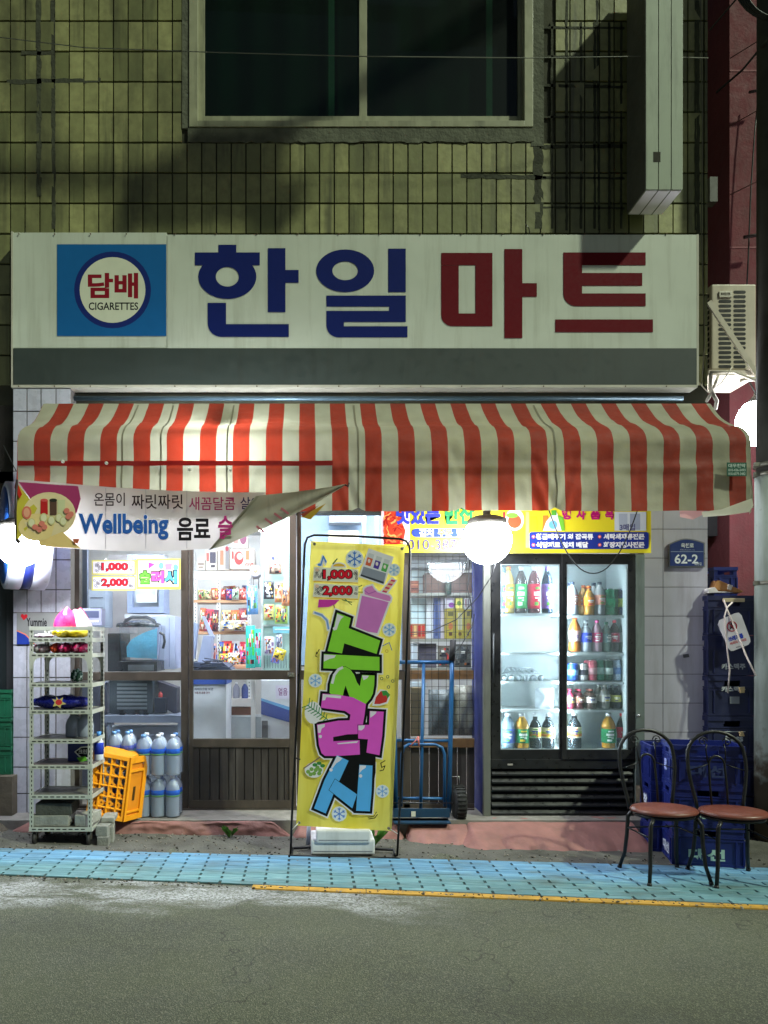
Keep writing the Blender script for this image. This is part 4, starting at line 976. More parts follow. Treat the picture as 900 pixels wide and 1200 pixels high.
for (a, b) in ((576, 661), (659, 744.5)):
    yy = YC + (.02 if a < 600 else 0)
    d_ = G(); d_.pbox(a, 649, a + (10.5 if a < 600 else 5), 890, yy, .03); d_.pbox(b - (5 if a < 600 else 8.5), 649, b, 890, yy, .03)
    l, r_ = a + (10.5 if a < 600 else 5), b - (5 if a < 600 else 8.5)
    d_.pbox(l, 649, r_, 661, yy, .03); d_.pbox(l, 878.5, r_, 890, yy, .03)
    o = d_.build('door', blk, fr, bevel=.002)
    q = G(); q.pbox(l, 661, r_, 878.5, yy + .012, .004); q.build('pane', glass('cooler_glass', (.93, .97, .98), (190, 215, 220), .05 if a < 600 else .015, .02, dusty=.06), o)
    q = G(); q.pbox(l, 661, l + 1, 878.5, yy + .005, .004); q.pbox(r_ - 1, 661, r_, 878.5, yy + .005, .004); q.pbox(l + 1, 661, r_ - 1, 662, yy + .005, .004); q.pbox(l + 1, 877.5, r_ - 1, 878.5, yy + .005, .004); q.build('seal', plain((150, 160, 162)), o)
g = G(); g.tube([P(578.5, 742, YC - .01), P(578.5, 800, YC - .01)], .008, 8); g.build('handle', plain((70, 74, 76)), fr)
g = G(); g.pbox(575.5, 890, 744, 901, YC + .01, .05); g.build('lower_trim', blk, fr, bevel=.003)
for k in range(6):
    g = G(); y0 = 901.5 + k * 9.2
    a_, b_, c_, e_ = X(577, YC), X(743, YC), Z(y0 + 7.6, YC), Z(y0, YC)
    g.add([(a_, YC + .045, e_), (b_, YC + .045, e_), (b_, YC + .012, c_ + .012), (a_, YC + .012, c_ + .012), (a_, YC + .012, c_), (b_, YC + .012, c_), (b_, YC + .05, c_ - .004), (a_, YC + .05, c_ - .004)], [(0, 1, 2, 3), (3, 2, 5, 4), (4, 5, 6, 7)])
    g.build('slat', blk, fr)
g = G(); g.pbox(595, 895, 601, 897, YC + .006, .004); g.build('sticker_scrap', plain((150, 146, 140)), fr)
# blue side, aluminium edge and right steel post
g = G(); x5 = X(567.5, YC); g.add([(x5, YC, Z(957, YC)), (x5, 6.84, Z(957, YC)), (x5, 6.84, Z(640, YC)), (x5, YC, Z(640, YC)), (x5 + .03, YC, Z(957, YC)), (x5 + .03, 6.84, Z(957, YC)), (x5 + .03, 6.84, Z(640, YC)), (x5 + .03, YC, Z(640, YC))], [(0, 1, 2, 3), (4, 7, 6, 5), (0, 3, 7, 4), (1, 5, 6, 2), (3, 2, 6, 7)])
one(g, 'side_board', mat('blue_board', (46, 54, 112), .55, var=.1, scale=1.5), 'glossy blue board standing along the left side of the cooler', 'board')
g = G(); g.pbox(567, 600, 575, 957, YC - .006, .05); one(g, 'edge_post', mat('alu_edge', (112, 114, 106), .4, .3, dirt=.5), 'pale aluminium post at the left edge of the cooler', 'post', bevel=.002)
g = G(); g.pbox(745, 650, 755.5, 957, YC + .0, .06); o = one(g, 'edge_post', mat('grey_edge', (112, 122, 118), .4, .3, dirt=.5), 'grey steel post between the cooler and the tiled pillar', 'post', bevel=.002)
g = G(); g.lathe([(.012, 0), (.012, .02), (0, .022)], P(748, 838, YC), 12, T=Matrix.Rotation(R(90), 3, 'X')); one(g, 'door_knob', mat('chrome', (180, 180, 180), .25, .9), 'small round chrome knob on the grey steel post', 'knob')

# ---- drinks: px centre, top, base, width, body, label, cap, shape, liquid, description
W = (225, 232, 235)
DR = [
 (590, 666, 718.5, 9, W, (60, 90, 190), (70, 100, 200), 'pet', None, 'blue labelled bottle at the far left of the top cooler shelf'),
 (596.5, 664, 718.5, 13, (250, 220, 120), (240, 190, 40), (226, 120, 50), 'pet', (240, 196, 40), 'yellow juice bottle with orange cap on the top left shelf'),
 (611, 664, 718.5, 13.5, (90, 70, 70), (60, 176, 90), (226, 226, 226), 'pet', (70, 50, 50), 'green labelled bottle with white cap on the top left shelf'),
 (626, 664, 718.5, 13.5, (150, 80, 90), (206, 44, 70), (226, 226, 230), 'pet', (110, 50, 60), 'red labelled bottle with white cap on the top left shelf'),
 (641.5, 664, 718.5, 12, (60, 80, 110), (150, 120, 210), (150, 110, 206), 'pet', (40, 56, 84), 'purple labelled bottle with purple cap on the top left shelf'),
 (595.5, 836, 877, 16, (170, 200, 220), (90, 120, 210), (226, 230, 240), 'pet', None, 'water bottle with blue label at the bottom left'),
 (612, 836, 877, 15.5, (250, 190, 60), (40, 130, 80), (226, 226, 230), 'pet', (240, 166, 30), 'orange juice bottle with green label in the left door'),
 (627.5, 836, 877, 12.5, (70, 80, 88), (232, 226, 180), (230, 232, 236), 'jar', (50, 58, 66), 'dark bottle with rainbow label left of two in the left door'),
 (642.5, 836, 877, 13.5, (70, 80, 88), (234, 222, 170), (230, 232, 236), 'jar', (50, 58, 66), 'dark bottle with rainbow label right of two in the left door'),
 (671, 682, 720.5, 12.5, (214, 224, 232), (190, 120, 110), (54, 66, 90), 'pet', None, 'clear bottle with dark cap at the left of the top right shelf'),
 (684, 686, 720, 11, (236, 190, 110), (214, 150, 90), (226, 116, 60), 'pet', (230, 150, 60), 'orange juice bottle at the back of the top right shelf'),
 (690.5, 686.5, 720.5, 12, (248, 190, 80), (246, 150, 50), (240, 120, 50), 'jar', (246, 160, 50), 'orange capped juice bottle at the front of the top right shelf'),
 (703, 682, 720.5, 12, (220, 224, 226), (220, 150, 130), (60, 72, 90), 'pet', None, 'clear bottle with peach label on the top right shelf'),
 (715, 690, 720.5, 11, (24, 122, 80), (40, 150, 100), (190, 190, 190), 'can', None, 'tall green can on the top right shelf'),
 (721.5, 690, 720.2, 9, (30, 110, 80), (120, 170, 140), (190, 190, 190), 'can', None, 'second green can behind the first on the top right shelf'),
 (730.5, 690, 720.5, 10, (36, 50, 90), (200, 214, 90), (190, 190, 190), 'can', None, 'navy and lime can at the right end of the top right shelf'),
 (674, 723, 764, 13.5, (244, 150, 60), (246, 200, 190), (236, 120, 60), 'curvy', (244, 140, 30), 'curvy orange soda bottle on the second right shelf'),
 (687, 727, 764, 12.5, (224, 232, 240), (60, 80, 200), (226, 230, 240), 'jar', (206, 220, 232), 'white drink bottle with blue label on the second right shelf'),
 (700, 727, 764, 11.5, (230, 190, 206), (206, 50, 110), (226, 90, 150), 'pet', None, 'pink capped clear bottle on the second right shelf'),
 (711, 729, 764, 10.5, (130, 160, 150), (110, 140, 140), (40, 100, 80), 'pet', None, 'green capped bottle on the second right shelf'),
 (720.5, 727, 764, 10.5, (70, 62, 70), (170, 90, 110), (206, 60, 80), 'pet', (52, 40, 46), 'dark soda bottle with red cap on the second right shelf'),
 (730.5, 726, 764, 9, (206, 226, 220), (214, 232, 226), (214, 80, 90), 'pet', None, 'pale bottle with red cap at the right of the second right shelf'),
 (671.5, 777, 797.8, 12.5, (50, 90, 190), (120, 170, 230), None, 'can', None, 'blue can at the left of the third right shelf'),
 (684, 777, 797.8, 10.5, (206, 200, 200), (50, 46, 56), None, 'can', None, 'white can with black lettering on the third right shelf'),
 (694, 773.5, 797.8, 11, (196, 90, 106), (226, 170, 176), None, 'can', None, 'pink can on the third right shelf'),
 (704, 773, 797.8, 8.5, (50, 120, 96), (170, 200, 190), None, 'can', None, 'green can with white swirl on the third right shelf'),
 (713, 773.5, 797.8, 10.5, (22, 66, 52), (200, 214, 206), None, 'can', None, 'dark green can with white figure on the third right shelf'),
 (723, 773, 797.8, 10, (190, 206, 226), (110, 140, 190), None, 'can', None, 'pale blue can at the right of the third right shelf'),
 (668.5, 808, 831, 9.5, (226, 90, 120), (236, 230, 180), (220, 60, 100), 'jar', (214, 60, 100), 'pink capped small bottle at the left of the fourth right shelf'),
 (679.5, 808, 831, 9.5, (110, 50, 60), (150, 110, 90), (190, 50, 80), 'jar', (90, 30, 46), 'dark berry drink bottle on the fourth right shelf'),
 (693, 808, 831, 12, (120, 96, 90), (226, 214, 206), (150, 80, 70), 'jar', (96, 70, 62), 'brown coffee bottle with white label on the fourth right shelf'),
 (709, 803, 831, 11.5, (176, 176, 172), (206, 202, 192), (220, 220, 216), 'jar', (130, 124, 116), 'grey milk tea bottle with white cap on the fourth right shelf'),
 (722.5, 804, 831, 10.5, (40, 48, 66), (206, 200, 110), (60, 66, 84), 'jar', (30, 36, 54), 'navy bottle with yellow label on the fourth right shelf'),
 (731.5, 804, 831, 8, (60, 70, 84), (110, 120, 130), (40, 44, 54), 'jar', (40, 48, 60), 'slim dark bottle at the right of the fourth right shelf'),
 (673.5, 835, 877, 15, (70, 80, 88), (232, 226, 180), (230, 232, 236), 'jar', (50, 58, 66), 'dark bottle with rainbow label at the bottom of the right door'),
 (713.5, 836, 877, 15, (250, 190, 60), (40, 130, 80), (226, 226, 230), 'pet', (244, 170, 20), 'orange juice bottle with green label in the right door'),
 (729, 836, 877, 11, (60, 30, 34), (206, 40, 66), (214, 40, 56), 'curvy', (44, 20, 22), 'cola bottle with red cap and red label at the bottom right'),
]
for (px, t0, b0, w_, body, lab, cap, shp, liq, d) in DR:
    Yb = YC + .17 + (.06 if 'back' in d or 'second green' in d else 0)
    c = P(px, b0, YC + .125); zc = c.z
    if b0 > 870: zc = zb0
    hh = (Z(t0, Yb) - zc) ; r_ = w_ * 1.06 * Yb / F / 2
    o = bottle(Vector((X(px, Yb), Yb + .01, zc + .001)), hh, r_, body, lab, cap or (190, 190, 190), d, kind='pet' if shp != 'can' else 'op', liquid=liq, shape=shp,
           lab=(.16, .56) if shp in ('pet',) and b0 > 860 else ((.1, .62) if shp == 'pet' and t0 < 670 else ((.3, .6) if shp != 'can' else (.3, .62))), cat='can' if shp == 'can' else 'bottle', fill=.84)
    if px > 664 and b0 < 840 and 'back' not in d and 'second' not in d:
        q = copy_tree(o); q.location = q.location + Vector((.012 if px < 700 else -.01, .105, 0)); q['label'] = 'back row drink behind the ' + d.split(' on the ')[0].split(' at the ')[0].split(' with dark')[0].split(' with b')[0].split(' with red')[0].split(' with white cap')[0] + {720: ' on the top right shelf', 764: ' on the second right shelf', 797: ' on the third right shelf', 831: ' on the fourth right shelf'}[int(b0)]; q['group'] = 'drinks in the back rows of the cooler'
    if 'rainbow' in d:
        g = G(); g.lathe([(r_ * 1.035 + .001, hh * .34), (r_ * 1.035 + .001, hh * .42)], n=14); g.build('label_stripe', ink((232, 150, 60)), o, local=True)
        g = G(); g.lathe([(r_ * 1.035 + .001, hh * .42), (r_ * 1.035 + .001, hh * .48)], n=14); g.build('label_stripe', ink((190, 200, 70)), o, local=True)
et = thing('egg_tray', 'clear plastic egg tray on the third left cooler shelf', 'tray', P(612, 798, YC + .2))
clr = glass('clear_plastic', (.96, .98, 1.), (215, 225, 232), .35, .1)
for k in range(6):
    g = G(); c = P(591 + k * 8.6, 798, YC + .2); g.lathe([(.02, 0), (.028, .03), (.02, .045), (.012, .05), (0, .05)], c, 10); g.build('cup', clr, et)
g = G(); vs = [P(588, 790, YC + .2), P(634, 790, YC + .2), P(624, 783, YC + .4), P(594, 781, YC + .4)]; g.add(vs, [(0, 1, 2, 3)]); 
for k in range(5): g.tube([P(594 + k * 7, 782 + k, YC + .3), P(600 + k * 7, 789, YC + .3)], .008, 6)
g.build('lid', clr, et)
pack(627, 806, 649, 831, YC + .22, [(214, 222, 230), (170, 200, 236)], 'clear bag of rice cakes on the fourth left cooler shelf', dep=.1, cat='plastic bag')

# ================================================================ YELLOW SHOP BANNERS OVER THE COOLER
YB = 6.28
YEL = (246, 226, 30)
def board(label, a, b, c, d, Y, name='yellow_banner'):
    t = thing(name, label, 'banner', P((a + c) / 2, d, Y))
    g = G(); g.pbox(a, b, c, d, Y, .012); g.build('sheet', mat('banner_yellow', (232, 216, 40), .5, 0, .05), t)
    return t
b1 = board('yellow side dish banner with kimchi picture and phone number', 447, 560, 598, 647.5, YB + .03)
pr = Print(YB + .03)
pr.rect(447, 560, 450, 647, (240, 200, 214)); pr.rect(450, 575, 480, 638, (196, 60, 36))
rr = random.Random(8)
for k in range(46):
    x, y = rr.uniform(451, 474), rr.uniform(590, 636)
    pts = [(x, y)]; a = rr.uniform(0, 360)
    for i in range(3): a += rr.uniform(-50, 50); pts.append((max(450, min(480, pts[-1][0] + 4 * math.cos(R(a)))), max(580, min(637, pts[-1][1] + 4 * math.sin(R(a))))))
    pr.line(pts, rr.uniform(1, 2.2), rr.choice([(214, 70, 40), (170, 36, 26), (232, 110, 60), (206, 90, 50), (150, 30, 24), (236, 160, 90)]))
pr.poly([(474, 600), (480, 600), (480, 638), (472, 638), (475, 622), (471, 612)], (226, 214, 206))
pr.text('맛있는', 464, 592, 516, 615, (52, 60, 170), .05); pr.text('반찬', 521, 588, 556, 615, (50, 130, 80), .05)
pr.poly(arc(488, 624.5, 5.5, 5, 90, 270, 8) + arc(590, 624.5, 5.5, 5, -90, 90, 8), (52, 72, 180))
pr.text('김치', 491, 620, 508, 629, (244, 244, 244), .04); pr.text('주문', 513, 620, 530, 629, (240, 226, 60), .04); pr.text('받습니다', 535, 620, 568, 629, (244, 244, 244), .04)
pr.text('010-3871', 478, 632.5, 540, 644, (74, 70, 120), .0)
pr.build('print', b1)
b2 = board('yellow event goods banner with blue list panel', 589, 560, 763, 648, YB)
pr = Print(YB)
pr.rect(589, 600, 592, 615, (206, 50, 50)); pr.ell(603, 609, 11, 13, (226, 222, 210)); pr.ell(603, 611, 8, 8, (150, 80, 50)); pr.ell(600, 604, 7, 3, (110, 150, 60))
pr.rect(590, 625, 598, 640, (210, 208, 200)); pr.rect(616, 600, 620, 642, (250, 240, 110))
pr.poly([(621, 605), (629, 605), (630, 612), (630, 622), (620, 622), (620, 612)], (236, 200, 40)); pr.poly([(636, 604), (642, 604), (644, 612), (644, 622), (635, 622)], (240, 130, 50))
pr.poly([(646, 604), (652, 600), (656, 610), (661, 622), (636, 622), (640, 611)], (226, 232, 232)); pr.rect(646, 598, 652, 604, (90, 170, 60)); pr.ell(648, 615, 5, 5, (110, 180, 220)); pr.poly([(653, 604), (660, 606), (662, 622), (658, 622)], (120, 190, 60))
pr.text('행', 658, 597, 669, 609, (190, 30, 110), .06); pr.text('사', 675, 597, 686, 609, (190, 30, 110), .06); pr.text('품', 692, 597, 703, 609, (190, 30, 110), .06); pr.text('목', 709, 597, 719, 609, (190, 30, 110), .06)
pr.rect(720, 600, 757, 622, (214, 222, 226)); pr.rect(725, 602, 735, 621, (180, 190, 204)); pr.rect(738, 602, 750, 621, (160, 170, 190)); pr.text('3매입', 726, 614, 744, 622, (90, 90, 130), .04)
pr.poly(rrect(620, 623.5, 760, 643.5, 3), (38, 56, 140))
for (y, t1, t2) in ((625.4, '황금메주기 외 잡곡류', '세탁세제류전문'), (635, '식당재료 일체 배달', '화장지행사전문')):
    pr.text(t1, 628, y, 695 if y < 630 else 689, y + 7, (240, 240, 240), .05); pr.text(t2, 707, y, 755, y + 7, (240, 240, 240), .05)
    for x in (625, 702.5): pr.ell(x, y + 3.6, 2, 2, (226, 90, 70), 12); pr.ell(x, y + 3.6, 1, 1, (250, 210, 200), 10)
pr.build('print', b2)
for px, t_ in ((603.5, 1), (754, 2)): pass
# house number plate
hp = thing('house_number_plate', 'blue house number plate 62-2 on the grey tiled pillar', 'sign', P(804, 665, 6.48))
out = [(784, 664.5), (784, 639)] + [(784 + 20 * i / 6, 637.5 - 6.5 * math.sin(i / 6 * 1.57)) for i in range(7)] + [(804 + 22 * i / 6, 631 + 5 * (1 - math.cos(i / 6 * 1.57))) for i in range(1, 7)] + [(826, 664.5)]
def plate(th, pts, Y, dep, m, name):
    n_ = len(pts); g = G(); g.add([P(x, y, Y) for x, y in pts] + [P(x, y, Y) + Vector((0, dep, 0)) for x, y in pts], [list(range(n_)), list(range(2 * n_ - 1, n_ - 1, -1))] + [(i, i + n_, (i + 1) % n_ + n_, (i + 1) % n_) for i in range(n_)])
    return g.build(name, m, th)
plate(hp, out, 6.478, .02, mat('plate_frame', (130, 130, 134), .35, .6), 'frame')
plate(hp, offset_poly(out, -1.4), 6.474, .004, mat('plate_blue', (34, 52, 110), .4), 'face')
pr = Print(6.474, lift=.001); pr.text('옥천로', 798, 636.5, 813, 642, (206, 210, 220), .03); pr.text('Okcheon-ro', 797, 643.5, 814, 645, (170, 176, 200), 0); pr.line([(786, 646.5), (824, 646.5)], .6, (150, 160, 190)); pr.text('62-2', 790.5, 649.5, 818, 660.5, (214, 216, 222), .02); pr.text('62번길', 814, 659, 822, 662.5, (190, 194, 206), .02)
pr.build('lettering', hp)
g = G(); g.add([P(800, 767, 6.496), P(807, 766, 6.496), P(808, 770, 6.496), P(801, 771, 6.496)] + [P(800, 767, 6.5), P(807, 766, 6.5), P(808, 770, 6.5), P(801, 771, 6.5)], [(0, 1, 2, 3), (0, 4, 5, 1), (1, 5, 6, 2), (2, 6, 7, 3), (3, 7, 4, 0)])
one(g, 'sticker', plain((84, 82, 90)), 'tiny dark sticker on the grey tiled pillar', 'sticker')

# ================================================================ PRICE SIGNS IN THE LEFT WINDOW
def pricesign(a, b, c, d, body, label, col):
    t = thing('price_sign', label, 'sign', P((a + c) / 2, d, 6.59))
    g = G(); g.pbox(a, b, c, d, 6.59, .01); g.build('board', mat('price_yellow', (226, 216, 90), .5), t)
    pr = Print(6.59); pr.rect(a + 1.5, b + 1.6, c - 1.5, d - 1.6, (226, 222, 222)); rr_ = random.Random(int(b))
    for k in range(22):
        x = rr_.choice([rr_.uniform(a + 3, a + 10), rr_.uniform(c - 9, c - 3)]); pr.ring(x, rr_.uniform(b + 3, d - 4), 1.4, 1.4, .9, .9, (120, 116, 122), 10)
    pr.text(body, a + 11, b + 2.6, c - 8.5, d - 3, (60, 16, 22), .07); pr.text(body, a + 11.8, b + 3.2, c - 9.3, d - 3.6, col, .03)
    pr.build('print', t)
pricesign(107.5, 656.5, 159, 673.5, '1,000', 'upper yellow price sign reading 1,000 in the left window', (206, 36, 50))
pricesign(107.5, 675, 159, 692, '2,000', 'lower yellow price sign reading 2,000 in the left window', (206, 36, 50))
t = thing('slush_sign', 'small yellow slush sign beside the price signs', 'sign', P(185, 690, 6.59))
g = G(); g.pbox(160, 654.5, 211.5, 690.5, 6.59, .01); g.build('board', MC['price_yellow'], t)
pr = Print(6.59); pr.rect(162, 657, 209.5, 687.5, (232, 228, 190)); pr.poly([(174, 659), (182, 661), (174, 667)], (206, 70, 170)); pr.poly([(193, 661), (202, 660), (201, 668), (194, 668)], (226, 130, 206)); pr.ell(189, 663, 3, 4, (110, 190, 150)); pr.ell(206, 665, 3, 4, (110, 190, 170)); pr.ell(168, 661, 2, 2, (190, 200, 220))
for (s_, x0, x1, cl, sk) in (('슬', 163, 177, (110, 206, 70), 0), ('러', 177, 193, (230, 90, 190), 0), ('시', 192, 208, (90, 176, 236), 0)):
    pr.text(s_, x0, 668, x1, 685, (20, 18, 24), .15); pr.text(s_, x0 + .8, 669, x1 - .8, 684, cl, .06)
pr.build('print', t)
# poster on the white pillar
t = thing('wall_poster', 'grey poster with a red heart on the white tiled pillar', 'poster', P(46, 755, 6.48))
g = G(); g.pbox(19.5, 718, 72, 755, 6.485, .008); g.build('sheet', mat('poster_grey', (130, 130, 126), .6), t)
pr = Print(6.485); pr.poly([(20, 740), (30, 744), (40, 755), (20, 755)], (34, 56, 140)); pr.line([(20, 739), (30, 743.5), (40, 754)], 1, (226, 120, 80)); pr.poly([(28, 727), (24.5, 722.5), (25, 720), (27, 719.5), (28.5, 721), (30.5, 719.5), (32.5, 721), (32, 723.5)], (190, 36, 44))
pr.text('Yummie', 31, 724, 55, 734, (30, 28, 30), .02); pr.build('print', t)

# ================================================================ AWNING
aw = thing('striped_awning', 'red and cream striped fabric awning over the shop front', 'awning', P(440, 598, 5.9))
red = mat('awning_red', (142, 46, 28), .75, var=.12, scale=6, bump=.6, bs=9, transl=.27, dirt=.35, dcol=(110, 44, 34), ds=(3, 3, 1.5))
crm = mat('awning_cream', (158, 156, 134), .75, var=.1, scale=6, bump=.6, bs=9, transl=.27, dirt=.4, dcol=(140, 134, 108), ds=(3, 3, 1.5))
zr, zc, zb_ = Z(473, 6.2), Z(502, 5.66), Z(598, 5.62)
XA0, XA1 = X(20, 5.63), X(880, 5.63)
SW = (X(875, 5.63) - XA0) / 44.0
NPROF = 44
def aprof(t, x):
    """t 0..1 along the cloth from the wall down to the hem"""
    z1 = zc + .012
    if t < .40: s = t / .40; y = 6.2 + (5.78 - 6.2) * s; z = zr + (z1 + .045 - zr) * s - .03 * math.sin(s * math.pi)
    elif t < .55:
        s = (t - .40) / .15; a = 1 - s; y = a * a * 5.78 + 2 * a * s * 5.655 + s * s * 5.64; z = a * a * (z1 + .045) + 2 * a * s * (z1 - .02) + s * s * (z1 - .12)
    else: s = (t - .55) / .45; y = 5.64 - .02 * s; z = z1 - .12 + (zb_ - (z1 - .12)) * s
    # ripples and sag between the arms
    k = math.sin(x * 2.3 + 1) * .5 + math.sin(x * 5.1) * .3 + math.sin(x * 11.7 + 2) * .2
    k2 = math.sin(x * 7.3 + t * 6) * .5 + math.sin(x * 17 - t * 9) * .25
    if t < .5: z += -.012 * (1 + k) * math.sin(t * 2 * math.pi) + .006 * k2 * math.sin(t * 2 * math.pi)
    else:
        s = (t - .5) * 2; y += .018 * k * s + .010 * k2 * s + .007 * math.sin(s * 11 + x * 1.3) * (1 - s) - .010 * math.exp(-((s - .43) / .04) ** 2)
        z += -.008 * abs(math.sin((x - XA0) * 2.6)) * s + .004 * k2 * s
        # diagonal creases towards the notches
        for xn in (X(420, 5.63), X(540, 5.63), X(650, 5.63), X(163, 5.63), X(280, 5.63)):
            dx = abs(x - xn)
            if dx < .3: y += .012 * math.cos(dx * 60 + s * 12) * (1 - dx / .3) * s
            z += .028 * max(0, 1 - dx / .045) * s ** 6
    nn = noise.noise(Vector((x * 3.2, t * 5, 1.7))) * .016 + noise.noise(Vector((x * 9 + t * 9, t * 14 - x * 2, 4.2))) * .007 + noise.noise(Vector((x * 24, t * 10, 9.1))) * .003
    e = min(1, t * 8)
    y += nn * e * (1 if t > .45 else .3); z += nn * e * (.9 if t < .5 else .15)
    return Vector((x, y, z))
SUB = 5
xs = []
for i in range(45):
    w_ = SW if i < 44 else (XA1 - XA0 - 44 * SW)
    for k in range(SUB): xs.append((XA0 + i * SW + w_ * k / SUB, i))
xs.append((XA1, 44))
g = G(); n_ = len(xs)
g.v = [aprof(j / NPROF, x) for (x, _) in xs for j in range(NPROF + 1)]
for i in range(n_ - 1):
    for j in range(NPROF):
        a = i * (NPROF + 1) + j; g.f.append([a, a + 1, a + NPROF + 2, a + NPROF + 1]); g.m.append(0 if xs[i][1] % 2 else 1); g.s.append(True)
g.build('canopy_cloth', [red, crm], aw)
# side cheeks
for sgn, xx in ((-1, XA0), (1, XA1)):
    g = G()
    def fn(u, v):
        t = u; p = aprof(t, xx); zi = max(p.z - .0, 0)
        low = zb_ + (.02 if t > .5 else .55 * (1 - t / .5) + .05)
        z = p.z + (min(p.z - .02, max(low, zb_)) - p.z) * v
        return (xx + sgn * .004 + .02 * math.sin(v * 3 + u * 9) * v * sgn, p.y + .004, z)
    g.grid(fn, 20, 4); g.build('side_cheek', red if sgn < 0 else crm, aw)
g = G(); g.grid(lambda u, v: aprof(.672 + .034 * v, X(20, 5.63) + (X(390, 5.63) - X(20, 5.63)) * u) + Vector((0, -.006, 0)), 60, 2)
g.build('red_strap', mat('strap_red', (150, 24, 22), .6, transl=.45), aw)
g = G(); g.tube([(XA0 + .02, 5.78, zc - .06), (XA1 - .02, 5.78, zc - .06)], .016, 8); g.tube([(XA0 + .02, 5.72, Z(548, 5.67)), (XA1 - .02, 5.72, Z(548, 5.67))], .018, 8)
for px in (60, 250, 430, 620, 800): x_ = X(px, 5.7); g.tube([(x_, 6.2, zr - .08), (x_, 5.78, zc - .08)], .014, 8); g.tube([(x_, 5.76, zc - .06), (x_, 5.74, Z(547, 5.67))], .01, 6)
g.tube([(XA0 + .05, 6.23, zr - .05), (XA1 - .05, 6.23, zr - .05)], .02, 8)
g.build('frame', mat('awning_frame', (120, 112, 104), .5, .5), aw)
# seams where lengths of cloth are sewn
for px in (143, 188, 266, 420, 651):
    g = G(); xx = X(px, 5.63)
    g.add([aprof(j / NPROF, xx + d) + Vector((0, -.0035, .002)) for j in range(1, NPROF + 1) for d in (-.006, .006)], [[2 * j, 2 * j + 1, 2 * j + 3, 2 * j + 2] for j in range(NPROF - 1)])
    g.build('seam', mat('seam_grey', (118, 112, 92), .8), aw)
# torn bits at the right end, grommets, maker's label
g = G(); g.add([P(796, 597, 5.66), P(825, 597, 5.66), P(824, 603, 5.66), P(812, 609, 5.66), P(797, 606, 5.66)], [(0, 1, 2, 3, 4)]); g.build('torn_flap', [mat('flap_pink', (226, 176, 176), .7, transl=.5)], aw)
g = G(); g.add([P(822, 600, 5.6), P(845, 597, 5.6), P(881, 584, 5.6), P(883, 592, 5.6), P(878, 600, 5.6), P(850, 604, 5.6), P(824, 606, 5.6)], [(0, 1, 2, 3, 4, 5, 6)]); g.build('torn_flap', [mat('flap_white', (226, 222, 206), .7, transl=.3)], aw)
ml = G(); ml.pbox(852, 542, 875, 558, 5.588, .004); o = ml.build('maker_label', mat('label_green', (26, 84, 64), .5), aw)
pr = Print(5.588, lift=.001); pr.text('대우천막', 853.5, 543.5, 873.5, 547.8, (190, 206, 196), .03); pr.text('010-436-5493', 853.5, 549.3, 873.5, 552.4, (190, 206, 196), .02); pr.text('010-6079-3482', 853.5, 553.6, 873.5, 556.8, (190, 206, 196), .02); pr.build('label_print', aw)
g = G()
for px, py in ((74, 541), (125, 543), (222, 550), (270, 551)): g.lathe([(.012, 0), (.012, .012), (0, .016)], P(px, py, 5.575), 10, T=Matrix.Rotation(R(90), 3, 'X'))
g.build('clip', plain((206, 202, 190)), aw)
for px0_, px1_, dz in ((643, 748, 76), ):
    g = G(); pts = [P(px0_ + (px1_ - px0_) * i / 20, 597 + dz * (1 - (abs(i - 10) / 10) ** 2.1) + (-i * .1), 5.68) for i in range(21)]
    g.tube(pts, .0045, 6); one(g, 'cable', plain((24, 24, 26)), 'black cable sagging in a loop before the drinks cooler', 'cable')
g = G(); g.tube([P(584, 650, 5.9), P(578, 672, 5.95), P(560, 700, 6.05), P(535, 726, 6.15), P(505, 740, 6.3), P(482, 741, 6.5)], .004, 6); one(g, 'cable', plain((30, 30, 32)), 'black cable running down left from the middle globe lamp', 'cable')
g = G(); g.tube([P(556, 720, 6.5), P(553, 735, 6.4), P(540, 757, 6.35), P(528, 770, 6.33)], .004, 6); one(g, 'cable', plain((30, 30, 32)), 'short black cable hanging above the hand truck handle', 'cable')
g = G(); g.tube([P(551, 650, 6.55), P(548, 690, 6.55), P(553, 712, 6.55), P(553, 724, 6.55)], .005, 6); one(g, 'cable', plain((30, 30, 32)), 'black cable hanging straight beside the blue cooler side', 'cable')

# ================================================================ HANGING CLOTH BANNER
hb = thing('cloth_banner', 'white cloth drinks banner hanging crooked under the awning', 'banner', P(180, 645, 5.52))
YH = 5.54
def bY(px, py): return YH + .007 * math.sin(px / 34.) + .0035 * math.sin(px / 13. + py / 30.) - .0006 * (py - 560) * .5
TOP = [(20, 562), (70, 566), (130, 571), (200, 575), (270, 577), (312, 577)]
BOT = [(19, 636), (60, 641), (100, 644), (140, 645.5), (190, 646), (247, 643)]
def lerp(pts, t):
    x = pts[0][0] + (pts[-1][0] - pts[0][0]) * t
    for a, b in zip(pts, pts[1:]):
        if a[0] <= x <= b[0] + 1e-6: return (x, a[1] + (b[1] - a[1]) * (x - a[0]) / (b[0] - a[0]))
    return pts[-1]
bcl = mat('banner_cloth', (184, 176, 172), .7, var=.08, scale=5, transl=.45, dirt=.2, dcol=(170, 160, 160))
g = G()
def fn(u, v):
    a = lerp(TOP, u); b = lerp(BOT, u); px, py = a[0] + (b[0] - a[0]) * v, a[1] + (b[1] - a[1]) * v
    return P(px, py, bY(px, py))
g.grid(fn, 60, 14); g.build('cloth', bcl, hb)
pr = Print(YH, lift=.007, step=.0004, fn=lambda px, py, d: P(px, py, bY(px, py)) + Vector((0, -d, 0)))
